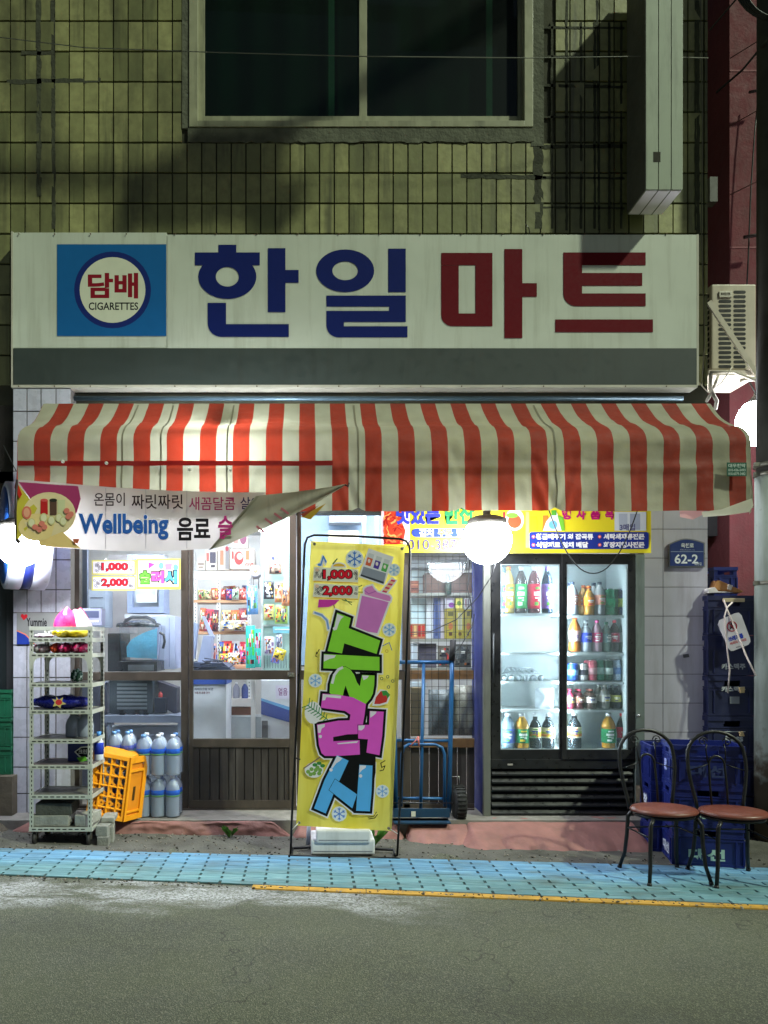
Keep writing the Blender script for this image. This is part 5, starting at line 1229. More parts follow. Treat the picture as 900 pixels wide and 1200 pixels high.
pr.poly([(22, 565), (92, 570), (95, 585), (90, 602), (60, 600), (40, 590)], (170, 60, 110)); pr.poly([(20, 566), (44, 596), (32, 620), (20, 634)], (206, 190, 70)); pr.poly([(24, 575), (48, 640), (95, 643), (70, 620)], (240, 206, 140))
pr.ell(58, 603, 31, 26, (236, 214, 170)); pr.ell(44, 618, 22, 16, (240, 212, 150)); pr.rect(48, 586, 56.5, 603, (196, 40, 44)); pr.ell(52.2, 586.5, 4.2, 1.8, (224, 90, 90)); pr.rect(59, 587, 67, 604, (96, 70, 60)); pr.ell(63, 586.5, 4.5, 2, (50, 50, 44)); pr.rect(68, 586, 77, 606, (214, 214, 170))
pr.ell(32, 601, 5.5, 7.5, (224, 120, 100)); pr.ell(32, 601, 3.6, 5.4, (240, 170, 140))
for (x, y) in ((52, 607), (61, 610), (70, 607), (75, 611), (38, 613)): pr.ell(x, y, 4.4, 5.4, (214, 206, 150)); pr.ell(x, y, 3.2, 4.2, (232, 226, 190))
for (x, y) in ((42, 618), (47, 621), (53, 618), (50, 614), (79, 599), (84, 603), (81, 606)): pr.ell(x, y, 3.4, 3.2, (226, 130, 116))
pr.poly([(86, 632), (94, 632), (92, 637), (88, 637)], (206, 110, 80)); pr.poly([(20, 562), (27, 580), (24, 585), (18, 572)], (200, 50, 40))
pr.text('온몸이', 111, 578, 147, 593.5, (44, 30, 34), .01); pr.text('짜릿짜릿', 155, 580, 215, 597, (44, 30, 34), .01); pr.text('새꼼달콤', 222, 583, 276, 598.5, (150, 40, 90), .01); pr.text('살아', 282, 583, 306, 597.5, (50, 40, 80), .01)
pr.text('Wellbeing', 92.6, 602, 198.8, 633.5, (236, 236, 244), .05); pr.k += .002; pr.text('Wellbeing', 93.5, 602.5, 198, 633, (56, 108, 204), .03); pr.text('음료', 208, 607, 247, 634, (40, 36, 42), .03); pr.text('슬', 256, 605, 273, 632, (206, 60, 140), .03)
for y in (0,): pass
pr.build('print', hb)
for px in (73, 124, 171, 219): pass
g = G()
for px in (49, 73, 124, 171, 219):
    g.add([P(px + d, py, bY(px, py)) + Vector((0, -.003, 0)) for py in (568 + px * .03, 590, 610, 630, 643) for d in (-.35, .35)], [[2 * j, 2 * j + 1, 2 * j + 3, 2 * j + 2] for j in range(4)])
g.build('fold_crease', mat('crease_grey', (150, 146, 148), .8), hb)
# corner turned over and pinned up at the right
def fY(u, v): return YH - .03 - .02 * math.sin(u * 3.1) - .008 * math.sin(v * 9 + u * 5)
FT = [(300, 581), (340, 577), (372, 573), (406, 567)]; FB_ = [(245, 644), (262, 640), (290, 628), (330, 610), (370, 590), (406, 568)]
g = G()
def ffn(u, v):
    a = lerp(FT, u); b = lerp(FB_, u); px, py = a[0] + (b[0] - a[0]) * v, a[1] + (b[1] - a[1]) * v
    return P(px, py, fY(u, v))
g.grid(ffn, 30, 10); o = g.build('turned_corner', mat('banner_back', (150, 146, 128), .8, var=.12, scale=7, transl=.3, dirt=.4), hb)
g = G(); g.grid(lambda u, v: ((1 - v) * P(246 + 56 * u, 643.5 - 62 * u, YH - .012) + v * P(246 + 56 * u + 1, 644 - 62 * u, YH - .045)), 16, 3); g.build('fold_edge', MC['banner_back'], hb)
pr = Print(5.5, lift=.004, fn=lambda px, py, d: P(px, py, YH - .055) + Vector((0, -d, 0)))
pr.poly([(352, 606), (382, 590), (364, 609)], (176, 140, 50)); pr.poly([(352, 603), (374, 592), (356, 606)], (150, 66, 44))
for (x, y, rr_) in ((301, 617, -36), (311, 608, -36), (322, 602, -36), (330, 596, -36)):
    pr.line([(x, y), (x + 12 * math.cos(R(50)), y - 1 + 12 * math.sin(R(35)))], 2.6, (176, 100, 110))
pr.build('back_print', hb)
g = G(); g.tube([P(20, 562, 5.52), P(18, 600, 5.52), P(19.5, 636, 5.52)], .009, 6); g.lathe([(.018, 0), (.018, .01), (0, .014)], P(21.5, 634.5, 5.515), 10, T=Matrix.Rotation(R(90), 3, 'X')); g.build('side_rod', plain((50, 36, 34)), hb)
g = G(); g.tube([P(404, 568, 5.49), P(408, 570, 5.49), P(409, 566, 5.5)], .006, 6); g.build('tie', plain((30, 30, 26)), hb)

# ================================================================ GLOBE LAMPS
LE = emi('globe_glow', (.84, .91, 1.0), LAMP)
LE2 = emi('globe_glow_dimmer', (.88, .93, 1.0), LAMP * .5)
def globe(px, py, r, Y, label, sy=1., up=None, cone=False):
    t = thing('globe_lamp', label, 'lamp', P(px, py, Y)); c = P(px, py, Y)
    g = G(); g.lathe([(r * math.sin(R(a)), -r * math.cos(R(a)) * sy) for a in range(0, 181, 9)], c, 28); g.build('bulb', LE2 if px > 400 else LE, t)
    g = G()
    if cone: g.lathe([(r * .62, r * sy * .80), (r * .22, r * sy * 1.15), (r * .2, r * sy * 1.3), (0, r * sy * 1.3)], c, 16)
    else: g.lathe([(r * .80, r * .62), (r * .78, r * .86), (r * .5, r * .98), (.03, r * 1.02), (.03, r * 1.2), (0, r * 1.2)], c, 20)
    g.build('cap', mat('lamp_cap', (96, 92, 84), .5, .3), t)
    g = G(); g.tube([c + Vector((0, 0, r * sy * 1.2))] + [P(*q) for q in up], .008, 6); g.build('cord', plain((60, 58, 54)), t)
globe(23, 636, .176, 5.725, 'glowing globe lamp under the left end of the awning', up=[(23, 590, 5.725), (26, 560, 5.8)])
globe(570.5, 633, .185, 5.85, 'glowing globe lamp hanging before the yellow banners', up=[(570, 594, 5.85), (572, 560, 5.85)])
globe(262, 541, .165, 6.05, 'small added globe lamp, unseen behind the left part of the awning', up=[(262, 512, 6.05), (262, 508, 6.05)])  # added lamp, out of sight, there to make the awning cloth glow
globe(889, 495, .185, 6.78, 'glowing lamp hanging under the air conditioner', sy=1.12, up=[(886, 462, 6.75), (878, 447, 6.75)], cone=True)

# round drum sign at far left
ds = thing('drum_sign', 'round white and blue drum sign behind the left globe lamp', 'sign', P(27, 690, 6.2))
c = P(29, 629, 6.22); rad = .43
T = Matrix.Rotation(R(28), 3, 'Z') @ Matrix.Rotation(R(90), 3, 'Y')
g = G(); g.lathe([(0, -.16), (rad - .02, -.16), (rad, -.15), (rad, -.045), (rad * .985, -.04), (rad * .985, .03), (rad, .035), (rad, .15), (rad - .02, .16), (rad - .03, .15), (0, .15)], c, 48, T=T); g.build('drum', mat('drum_white', (206, 210, 226), .35), ds)
g = G(); g.lathe([(rad * .99, -.042), (rad * .99, .032)], c, 48, T=T); g.build('blue_band', mat('drum_navy', (30, 40, 110), .4), ds)
g = G(); g.lathe([(rad * .9, .162), (0, .163)], c, 40, T=T); g.lathe([(0, -.163), (rad * .9, -.162)], c, 40, T=T); g.build('blue_face', mat('drum_blue', (50, 110, 206), .4), ds)
g = G(); g.tube([c + Vector((0, .1, 0)), c + Vector((0, .3, 0))], .03, 8); g.build('arm', plain((120, 120, 120)), ds)

# ================================================================ STANDING SLUSH BANNER
YSB = 5.645
sb = thing('banner_stand', 'leaning black steel stand with a tall yellow slush banner', 'banner stand', P(403, 1003, 5.62))
sblk = mat('stand_black', (20, 20, 24), .35, .3)
def stube(pts, r, **k):
    g.tube([P(x, y, Yp) for (x, y, Yp) in pts], r, **k)
g = G(); stube([(340.5, 1003, 5.62), (342, 960, 5.6), (347, 860, 5.6), (353, 740, 5.6), (356.5, 650, 5.6), (357.3, 638, 5.6), (360, 630, 5.6), (368, 627, 5.6), (420, 628.5, 5.6), (468, 631.5, 5.6), (476, 634, 5.6), (480, 640, 5.6), (480.5, 650, 5.6), (476, 780, 5.6), (470, 920, 5.6), (465.5, 1003, 5.62)], .0085, n=8); g.build('hoop', sblk, sb)
g = G(); g.tube([P(338, 1003.5, 5.58), P(468.5, 1007, 5.56)], .013, 8); g.tube([P(343, 994, 5.72), P(365, 993, 5.74), P(440, 995, 5.74), P(461, 996, 5.72), P(463, 1003, 5.6)], .01, 8); g.tube([P(341, 1003, 5.6), P(343, 994, 5.72)], .01, 8)
g.build('base_frame', sblk, sb)
g = G(); g.tube([P(349, 780, 5.665), P(475, 786, 5.665)], .005, 6); g.tube([P(346, 888, 5.61), P(352, 890, 5.61)], .006, 6); g.tube([P(461, 941, 5.6), P(530, 941, 5.75)], .004, 6); g.build('cross_bar', sblk, sb)
BC = [(364.5, 634), (474.5, 640), (459, 974), (347, 967.5)]
def bq(u, v):
    a = Vector(BC[0]) * (1 - u) + Vector(BC[1]) * u; b = Vector(BC[3]) * (1 - u) + Vector(BC[2]) * u; q = a * (1 - v) + b * v
    return q
g = G(); g.grid(lambda u, v: P(*bq(u, v), YSB) + Vector((0, .003 * math.sin(v * 20), 0)), 6, 24)
def bannermat():
    m, n, b = new('slush_banner_yellow')
    gg = n.nodes.new('ShaderNodeNewGeometry')
    c = mixc(n, ramp(n, nz(n, 1.6, 3, stretch=(1.6, 1, .5)), .35, .65), srgb(222, 206, 60), srgb(244, 232, 120))
    c = mixc(n, ramp(n, nz(n, 5, 2, stretch=(3, 1, .3)), .5, .7, 0, .5), c, srgb(206, 186, 50))
    n.links.new(c, b.inputs['Base Color']); b.inputs['Roughness'].default_value = .45
    t = n.nodes.new('ShaderNodeBsdfTranslucent'); n.links.new(c, t.inputs[0]); mx = n.nodes.new('ShaderNodeMixShader'); mx.inputs[0].default_value = .4
    n.links.new(b.outputs[0], mx.inputs[1]); n.links.new(t.outputs[0], mx.inputs[2]); n.links.new(mx.outputs[0], n.nodes['Material Output'].inputs[0])
    return m
g.build('banner_sheet', bannermat(), sb)
pr = Print(YSB, lift=.006)
K, HL = (18, 18, 20), (226, 222, 232)
z1 = lambda pts, ox, oy: [(ox + x / 6.43, oy + y / 6.43) for x, y in pts]
def sticker(pts, fills, d=2.2):
    pr.poly(offset_poly(pts, d), HL)
    pr.poly(pts, fills)
# decorations
def flake(cx, cy, r, col, halo=True):
    if halo: pr.ell(cx, cy, r * 1.25, r * 1.25, (222, 226, 236), 12)
    for a in range(0, 180, 60):
        dx, dy = r * math.cos(R(a + 30)), r * math.sin(R(a + 30)); pr.line([(cx - dx, cy - dy), (cx + dx, cy + dy)], r * .16, col)
    for a in range(0, 360, 60):
        ex, ey = cx + r * .62 * math.cos(R(a + 30)), cy + r * .62 * math.sin(R(a + 30))
        for s_ in (-40, 40): pr.line([(ex, ey), (ex + r * .34 * math.cos(R(a + 30 + s_)), ey + r * .34 * math.sin(R(a + 30 + s_)))], r * .13, col)
flake(415.5, 655, 8.5, (70, 120, 206)); flake(461.5, 668, 6, (140, 180, 226)); flake(456, 738, 6.5, (120, 170, 230)); flake(369.5, 797.5, 6.5, (120, 170, 230)); flake(448, 927, 6.2, (120, 166, 226)); flake(397.5, 953.5, 7.2, (90, 134, 214))
pr.poly(offset_poly([(378, 652), (382, 658), (381, 661), (378, 657), (377, 663), (372, 662), (376, 660)], 1.4), HL); pr.line([(376, 662), (379, 652), (382, 659)], 1.8, (80, 140, 226)); pr.ell(374.5, 662, 2.4, 1.6, (80, 140, 226), 12)
pr.poly(offset_poly(arc(397, 664, 7, 3.5, 180, 360, 8), 1.6), HL); pr.poly(arc(397, 664, 7, 3.5, 180, 360, 8), (230, 180, 60)); pr.line([(390, 661), (395, 655)], 1.4, (60, 110, 70))
# three little cups on a grey box
tri = [(432, 645), (459, 654), (450, 683), (423, 675)]
pr.poly(offset_poly([(433, 645), (459, 654), (449, 684), (422, 675)], 1.8), HL)
for i, col in enumerate(((214, 100, 70), (86, 60, 160), (90, 170, 90))):
    bx, by = 432 + i * 9.2, 648 + i * 3.4
    pr.poly([(bx, by), (bx + 6.5, by + 2.2), (bx + 5, by + 7.4), (bx - 1.6, by + 5.2)], (200, 200, 210)); pr.poly([(bx - 1.4, by + 5), (bx + 5, by + 7.2), (bx + 2, by + 16), (bx - 4, by + 14)], col); pr.ell(bx + .4, by + 9.5, 1.6, 2.4, (230, 216, 214), 10)
pr.poly([(426, 664), (452.5, 672), (449.5, 684), (422.5, 674.5)], (140, 144, 164)); pr.poly([(422.8, 673), (449.8, 682), (449.2, 684.4), (422.2, 675)], (60, 62, 76))
# cup with cream and striped straw
straw = [(447, 694), (459, 678.5), (463, 681), (451, 697)]
pr.poly(offset_poly(straw, 1.8), HL); pr.poly(straw, (236, 190, 150))
for k in range(4):
    a = Vector((447, 694)) + (Vector((459, 678.5)) - Vector((447, 694))) * (k * .27 + .02); b = Vector((451, 697)) + (Vector((463, 681)) - Vector((451, 697))) * (k * .27 + .12)
    dv = (Vector((459, 678.5)) - Vector((447, 694))) * .12; pr.poly([tuple(a), tuple(b), tuple(b + dv), tuple(a + dv)], (206, 50, 100))
cup = [(424, 698), (455.5, 705.5), (442, 742), (416, 738)]
cream_ = [(427, 690)] + [(430, 688), (436, 686.5), (438, 690), (442, 694), (449, 696), (456, 698), (458, 701), (457, 704.5), (450, 704), (438, 700), (427, 696.5)]
pr.poly(offset_poly(cup, 2.2), HL); pr.poly(offset_poly(cream_, 2), HL); pr.poly(cup, (206, 120, 200)); pr.poly(cream_, (214, 130, 200)); pr.line([(426, 697), (456, 705.5)], 1, (236, 214, 240)); pr.line([(440, 693), (432, 696), (427, 692)], .9, (176, 90, 180))
# price tickets
for y, s_ in ((664.5, '1,000'), (683.5, '2,000')):
    pr.poly([(368, y), (420, y + 3), (419.5, y + 18), (366.5, y + 16)], (226, 222, 214)); rr_ = random.Random(int(y))
    for k in range(26):
        x = rr_.choice([rr_.uniform(369, 378), rr_.uniform(411, 418)]); pr.ring(x, rr_.uniform(y + 4, y + 14.5), 1.3, 1.3, .8, .8, (100, 92, 96), 9)
    pr.ell(371.5, y + 3.5, 2.4, 2, (226, 190, 170), 12); pr.line([(368, y + 17), (419, y + 19)], 1.2, (226, 180, 70))
    pr.text(s_, 377.5, y + 2.6, 413.5, y + 16.6, K, .085); pr.text(s_, 378.7, y + 3.6, 412.4, y + 15.4, (216, 28, 50), .04)
# pink umbrella, straw, leaves
pr.poly([(373.5, 702.5), (372.5, 712), (385, 711.5), (393, 708), (398, 703)], (206, 60, 170)); pr.line([(391, 709), (393, 717)], 1.2, (150, 90, 100))
for (a, b) in (((401, 703), (412, 706)), ((404, 702), (412, 709)), ((420, 688), (424, 686)), ((420, 694), (425, 694))): pr.line([a, b], 1, (60, 110, 70))
pr.line([(368, 718), (377, 721), (383, 727), (385, 738)], 4.4, HL); pr.line([(369, 718), (377, 721), (383, 727), (385, 737)], 2.2, (120, 160, 226))
def Q(pts, ox=345, oy=710): return [(ox + x / 6.43, oy + y / 6.43) for x, y in pts]
GRN, MAG, BLU = (136, 208, 62), (222, 86, 204), (88, 170, 236)
shapes = [
 (GRN, Q([(322, 52), (425, 92), (408, 168), (645, 262), (618, 362), (375, 282), (358, 358), (250, 340)])),
 (GRN, Q([(222, 362), (640, 385), (640, 488), (218, 470)])),
 (GRN, Q([(272, 660), (264, 652), (268, 590), (285, 530), (320, 480), (355, 458), (385, 458), (420, 478), (450, 520), (470, 575), (492, 605), (508, 520), (603, 524), (600, 600), (590, 660), (570, 700), (530, 745), (500, 757), (460, 745), (420, 700), (385, 600), (372, 640), (355, 730), (262, 718)])),
 (MAG, Q([(212, 82), (330, 90), (440, 110), (538, 160), (528, 240), (515, 315), (480, 315), (480, 385), (400, 388), (292, 408), (292, 440), (478, 432), (490, 432), (493, 540), (330, 550), (230, 550), (205, 530), (185, 470), (178, 400), (170, 314), (330, 285), (415, 282), (422, 240), (380, 212), (200, 188)], oy=800)),
 (MAG, Q([(566, 212), (672, 218), (660, 400), (640, 545), (542, 525), (553, 425), (480, 420), (478, 318), (562, 316)], oy=800)),
 (BLU, Q([(385, 30), (472, 72), (405, 218), (355, 330), (300, 468), (212, 430), (290, 220)], ox=335, oy=880)),
 (BLU, Q([(370, 210), (535, 325), (500, 430), (325, 292)], ox=335, oy=880)),
 (BLU, Q([(553, 102), (652, 108), (645, 300), (632, 452), (528, 448)], ox=335, oy=880)),
]
for c_, p_ in shapes: pr.poly(offset_poly(p_, 4.4), HL)
for c_, p_ in shapes: pr.poly(offset_poly(p_, 2.9), K)
pr.poly([(395, 755), (404, 752), (445, 770), (440, 775)], K); pr.poly([(418, 790), (428, 790), (428, 812), (420, 812)], K)
pr.poly([(418, 862), (436, 862), (436, 888), (418, 888)], K); pr.poly(Q([(292, 408), (480, 385), (480, 434), (292, 440)], oy=800), K)
pr.poly([(386, 884), (440, 884), (440, 905), (432, 950), (418, 944), (395, 925), (404, 895)], K)
for i, (c_, p_) in enumerate(shapes):
    if i in (2, 6, 4): pr.poly(offset_poly(p_, .5), K)
    pr.poly(p_, c_)
pr.poly(Q([(375, 282), (618, 362), (600, 372), (360, 358)]), K)
for pts in (Q([(322, 60), (372, 82), (350, 100), (335, 130), (318, 180), (296, 185)]), Q([(222, 366), (312, 372), (300, 392), (262, 400), (222, 420)]), Q([(508, 524), (560, 526), (548, 545), (520, 560)]),
            Q([(214, 86), (352, 98), (350, 118), (240, 108), (232, 130), (210, 134)], oy=800), Q([(174, 318), (230, 310), (228, 330), (205, 345), (196, 378), (178, 375)], oy=800), Q([(570, 214), (618, 216), (612, 232), (590, 250), (570, 262)], oy=800), Q([(482, 322), (530, 320), (525, 340), (505, 358), (482, 356)], oy=800),
            Q([(385, 36), (425, 54), (405, 75), (380, 90), (350, 130), (342, 120)], ox=335, oy=880), Q([(555, 106), (604, 108), (600, 125), (575, 140), (552, 168)], ox=335, oy=880), Q([(320, 455), (480, 438), (470, 452), (330, 462)], oy=800)):
    pr.poly(pts, (222, 216, 232))
for (x, y) in Q([(302, 172)]) + Q([(195, 404)], oy=800) + Q([(340, 140), (562, 186)], ox=335, oy=880): pr.ell(x, y, 2, 2, (222, 216, 232), 12)
pr.line(Q([(285, 580), (300, 520), (330, 480), (360, 465)]), 3, (222, 216, 232))
# strawberry, palm leaf, grapes, small strokes
st = Q([(600, 160), (612, 110), (650, 62), (690, 70), (705, 110), (692, 145), (640, 160)], oy=800)
pr.poly(offset_poly(st, 2), HL); pr.poly(st, (196, 56, 56)); pr.poly(Q([(655, 62), (690, 58), (720, 90), (700, 120), (690, 95), (668, 100)], oy=800), (60, 140, 70))
pr.ell(367, 835, 10, 13, HL, 20)
for k in range(8):
    t_ = k / 7; x, y = 362 + 20 * t_, 826 + 16 * t_; pr.line([(x, y), (x + 1, y - 8 + 3 * t_)], 1, (40, 130, 80)); pr.line([(x, y), (x - 8 + 4 * t_, y + 3)], 1, (40, 130, 80))
pr.line([(360, 826), (384, 843)], 1, (40, 130, 80))
pr.ell(368, 902, 11, 9, HL, 20); pr.line([(356, 900), (375, 887)], 1.4, (130, 104, 96))
for (x, y) in ((361, 904), (365, 901), (370, 902), (368, 906), (374, 906), (364, 907), (372, 899), (375, 902)): pr.ell(x, y, 2.5, 2.4, (120, 160, 80), 10)
for (x, y) in ((369, 896), (374, 894), (378, 897)): pr.ell(x, y, 3, 2.2, (60, 130, 70), 8)
for (x, y) in ((447, 795), (454, 793), (460, 798), (455, 805)): pr.ring(x, y, 2, 2, 1.2, 1.2, (70, 90, 90), 8)
pr.line([(448, 757), (456, 753), (459, 762)], .9, (70, 110, 190)); pr.ring(453, 763, 2, 2, 1.3, 1.3, (190, 150, 60), 8)
pr.line([(371, 764), (370, 769), (372, 770)], 1, K); pr.line([(374, 761), (371.5, 766)], 1, K)
pr.line([(451, 891), (446, 894), (447, 899), (451, 897), (449, 902), (445, 903)], 1, K); pr.line([(442, 954), (439, 958), (432, 959)], 1, K); pr.line([(441, 951), (438, 956), (431, 957.5)], .8, K)
pr.build('banner_print', sb)
g = G()
for (x, y) in ((368.5, 637.5), (471, 643), (350.5, 964), (455.5, 970.5)): g.lathe([(.004, -.0), (.011, -.0), (.011, .004), (.004, .004), (.004, 0)], P(x, y, YSB - .012), 12, T=Matrix.Rotation(R(90), 3, 'X'))
g.build('grommet', mat('brass', (150, 140, 120), .35, .8), sb)
g = G()
for a, b in (((368, 637), (360, 631)), ((471, 643), (478.5, 637)), ((350, 964), (342.5, 972)), ((456, 971), (466, 977))): g.tube([P(*a, YSB - .01), P(*b, 5.6)], .003, 5)
g.build('tie', plain((200, 200, 196)), sb)
wb = thing('base_weight', 'white two tier plastic base weight under the yellow banner', 'base weight', P(403, 1002, 5.66))
for (a, b, c_, d_, Y_, dep) in ((364.5, 984, 439.5, 1001.5, 5.615, .3), (370.5, 973, 434.5, 988.5, 5.60, .24)):
    g = G(); g.pbox(a, b, c_, d_, Y_, dep); g.build('tier', mat('weight_white', (226, 224, 228), .45, dirt=.3), wb, bevel=.014)
    g = G(); g.pbox(a + 3, d_ - 4.2, c_ - 3, d_ - 3.4, Y_ - .0015, .01); g.build('groove', plain((110, 112, 124)), wb)
g = G(); g.pbox(397, 966, 404, 975, 5.67, .04); g.build('socket', plain((180, 190, 176)), wb)
g = G(); g.tube([P(362, 968, 5.8), P(361, 990, 5.8)], .016, 8); one(g, 'steel_tube', plain((150, 154, 170)), 'short grey tube standing behind the left of the base weight', 'tube')

# ================================================================ WHITE RACK
YR = 5.78; xl, xr_ = X(34.5, YR), X(107.5, YR); DR_ = .36
rk = thing('slotted_rack', 'white slotted steel rack on castors left of the shop window', 'rack', P(70, 992, YR))
rw_ = mat('rack_white', (188, 190, 178), .45, .1, var=.08, dirt=.35, dcol=(110, 96, 78), ds=(6, 6, 2)); hole = mat('slot_dark', (40, 38, 36), .8)
ztop, zbot = Z(734, YR), Z(974, YR); pw = .03
for (px_, py_, sx, sy) in ((xl, YR, 1, 1), (xr_, YR, -1, 1), (xl, YR + DR_, 1, -1), (xr_, YR + DR_, -1, -1)):
    g = G(); x2 = px_ + sx * pw; y2 = py_ + sy * pw
    g.box(min(px_, x2), max(px_, x2), min(py_, py_ + sy * .003), max(py_, py_ + sy * .003), zbot, ztop)
    g.box(min(px_, px_ + sx * .003), max(px_, px_ + sx * .003), min(py_ + sy * .003, y2), max(py_ + sy * .003, y2), zbot, ztop)
    o = g.build('post', rw_, rk)
    g = G(); z = zbot + .03
    while z < ztop - .03:
        cx = px_ + sx * pw * .55; yy = py_ - .0012 if sy > 0 else py_ - .004
        g.box(cx - .0035, cx + .0035, yy, yy + .001, z, z + .017)
        xx = px_ + (.0042 if sx < 0 else -.0012) * (1 if sx > 0 else .3); cy = py_ + sy * pw * .55
        g.box(px_ - .0011 if sx > 0 else px_ + .0001, px_ - .0001 if sx > 0 else px_ + .0011, cy - .0035, cy + .0035, z, z + .017); z += .034
    g.build('slots', hole, o, kind='stuff')
shv = [748, 766, 801, 832.5, 867, 897, 932, 970]
shelfz = []
for i, y in enumerate(shv):
    z = Z(y, YR); th_s = .028
    g = G(); g.box(xl + .004, xr_ - .004, YR + .004, YR + DR_ - .004, z - .004, z)
    shelfz.append(z)
    o = g.build('shelf', mat('shelf_grey', (110, 108, 104), .5, .3, dirt=.4) if i not in (5,) else mat('shelf_board', (96, 84, 86), .6), rk)
    g = G(); g.box(xl - .002, xr_ + .002, YR - .004, YR - .001, z - th_s, z + .004); g.box(xl - .002, xr_ + .002, YR + DR_ + .001, YR + DR_ + .004, z - th_s, z + .004)
    g.box(xr_ + .001, xr_ + .004, YR - .001, YR + DR_ + .001, z - th_s, z + .004); g.box(xl - .004, xl - .001, YR - .001, YR + DR_ + .001, z - th_s, z + .004); g.build('rim', rw_, o)
    g = G(); x = xl + .02
    while x < xr_ - .04:
        g.box(x, x + .03, YR - .0052, YR - .0042, z - .0155, z - .0075); x += .046
    g.build('slots', hole, o, kind='stuff')
g = G(); z = Z(734, YR)
for dy in (0, DR_): g.box(xl, xr_, YR + dy - .003, YR + dy, z - .03, z - .002)
g.box(xr_ + .001, xr_ + .004, YR, YR + DR_, z - .03, z - .002); g.build('top_bar', rw_, rk)
for (x0_, sx) in ((xl, 1), (xr_, -1)):
    zc_ = shelfz[1] - .028
    g = G(); pts = [(x0_, zc_), (x0_ + sx * .09, zc_)] + [(x0_ + sx * (.09 - .06 * math.sin(R(a))), zc_ - .06 * (1 - math.cos(R(a)))) for a in (30, 60, 90)] + [(x0_ + sx * .03, zc_ - .09), (x0_, zc_ - .09)]
    for yy in (YR - .0046, YR + DR_ - .01):
        g = G(); n_ = len(pts); g.add([(x, yy, z) for x, z in pts] + [(x, yy + .002, z) for x, z in pts], [list(range(n_)), list(range(2 * n_ - 1, n_ - 1, -1))] + [(i, i + n_, (i + 1) % n_ + n_, (i + 1) % n_) for i in range(n_)])
        g.build('gusset', rw_, rk)
for x_ in (xl + .03, xr_ - .03):
    for y_ in (YR + .04, YR + DR_ - .04):
        g = G(); zc_ = gz(x_) + .045
        g.lathe([(.012, -.012), (.042, -.012), (.045, -.006), (.045, .006), (.042, .012), (.012, .012)], (x_, y_, zc_), 20, T=Matrix.Rotation(R(90), 3, 'Y') ); o = g.build('castor', mat('castor_black', (44, 42, 42), .6), rk)
        g = G(); g.box(x_ - .018, x_ - .014, y_ - .02, y_ + .02, zc_, zbot); g.box(x_ + .014, x_ + .018, y_ - .02, y_ + .02, zc_, zbot); g.box(x_ - .03, x_ + .03, y_ - .03, y_ + .03, zbot - .004, zbot - .001); g.build('fork', mat('fork_steel', (130, 124, 112), .4, .7), o)
# goods on the rack
def sitpack(px0, px1, si, hgt, dep, y, cols, label, cat, rot=0., name=None):
    z = shelfz[si] + .002; Yp = YR + y; w0, w1 = X(px0, Yp), X(px1, Yp)
    c = Vector(((w0 + w1) / 2, Yp, z + hgt / 2)); rr_ = random.Random(int(px0 * 7 + si))
    ms = [mat('foil_%02x%02x%02x' % q, q, .3, .0, .06, 20, bump=.4, bs=40) for q in cols]
    t = thing(name or cat.replace(' ', '_'), label, cat, (c.x, c.y, z))
    g = G(); nu, nv = 16, 10
    def fn(u, v):
        a = v * 2 * math.pi; e = (math.sin(math.pi * min(1, max(0, u))) ** .35) * .95 + .05
        px = (u - .5) * (w1 - w0); wr = 1 + .12 * math.sin(u * 19 + a * 2) + .08 * math.sin(u * 37 + a * 3)
        zz = math.sin(a) * hgt / 2 * e * wr; zz = max(zz, -hgt / 2)
        return (c.x + px, c.y + math.cos(a) * dep / 2 * e * wr, c.z + zz)
    g.grid(fn, nu, nv, mf=lambda i, j: 0 if len(ms) == 1 else (1 if (i // 2 + j) % 4 == 0 else (2 % len(ms) if (i + j) % 7 == 0 else 0))); g.build('wrapper', ms, t)
    return t
sitpack(42, 62, 0, .035, .2, .14, [(196, 176, 190), (150, 110, 130)], 'small lilac packet on the top rack shelf', 'packet')
sitpack(62, 104, 0, .085, .26, .13, [(240, 206, 30), (250, 224, 90)], 'yellow bag lying on the top rack shelf', 'bag')
t = thing('pink_bag', 'tall pink and white bag standing on top of the white rack', 'bag', (X(85, 5.95), 5.95, shelfz[0]))
g = G(); zb2 = shelfz[0] + .07
def fn(u, v):
    a = u * 2 * math.pi; rr_ = (.135 - .03 * v - .055 * v ** 3) * (1 + .12 * math.sin(a * 2 + 1) + .07 * math.sin(a * 5 + v * 6) + .03 * math.sin(a * 11 + v * 9))
    return (X(85, 5.95) + math.cos(a) * rr_, 5.95 + math.sin(a) * rr_ * .7, zb2 + v * (.16 + .012 * math.sin(a * 2 + .5) + .008 * math.sin(a * 5)))
g.grid(fn, 22, 8, mf=lambda i, j: 1 if i in (18, 19, 20, 21) and j > 0 else 0); g.build('bag_body', [mat('foil_e8467e', (206, 40, 100), .35, bump=.5, bs=30), mat('foil_f0e6ec', (240, 226, 232), .35, bump=.5, bs=30)], t)
sitpack(38, 60, 1, .07, .2, .12, [(196, 178, 190), (226, 220, 226), (180, 60, 90)], 'white and red packet on the second rack shelf', 'packet')
sitpack(61, 72, 1, .075, .2, .12, [(240, 96, 60)], 'orange packet on the second rack shelf', 'packet')
sitpack(69, 86, 1, .08, .22, .12, [(206, 30, 96), (236, 110, 170)], 'magenta packet on the second rack shelf', 'packet')
sitpack(84, 105, 1, .085, .22, .12, [(226, 40, 110), (246, 150, 190), (150, 20, 60)], 'hot pink packet on the second rack shelf', 'packet')
t = sitpack(83, 97, 2, .10, .1, .2, [(30, 84, 60), (206, 226, 220), (16, 50, 40)], 'small dark green bag on the third rack shelf', 'bag')
t = sitpack(37, 108, 3, .105, .22, .14, [(22, 28, 120), (30, 40, 150)], 'long dark blue bag on the fourth rack shelf', 'bag')
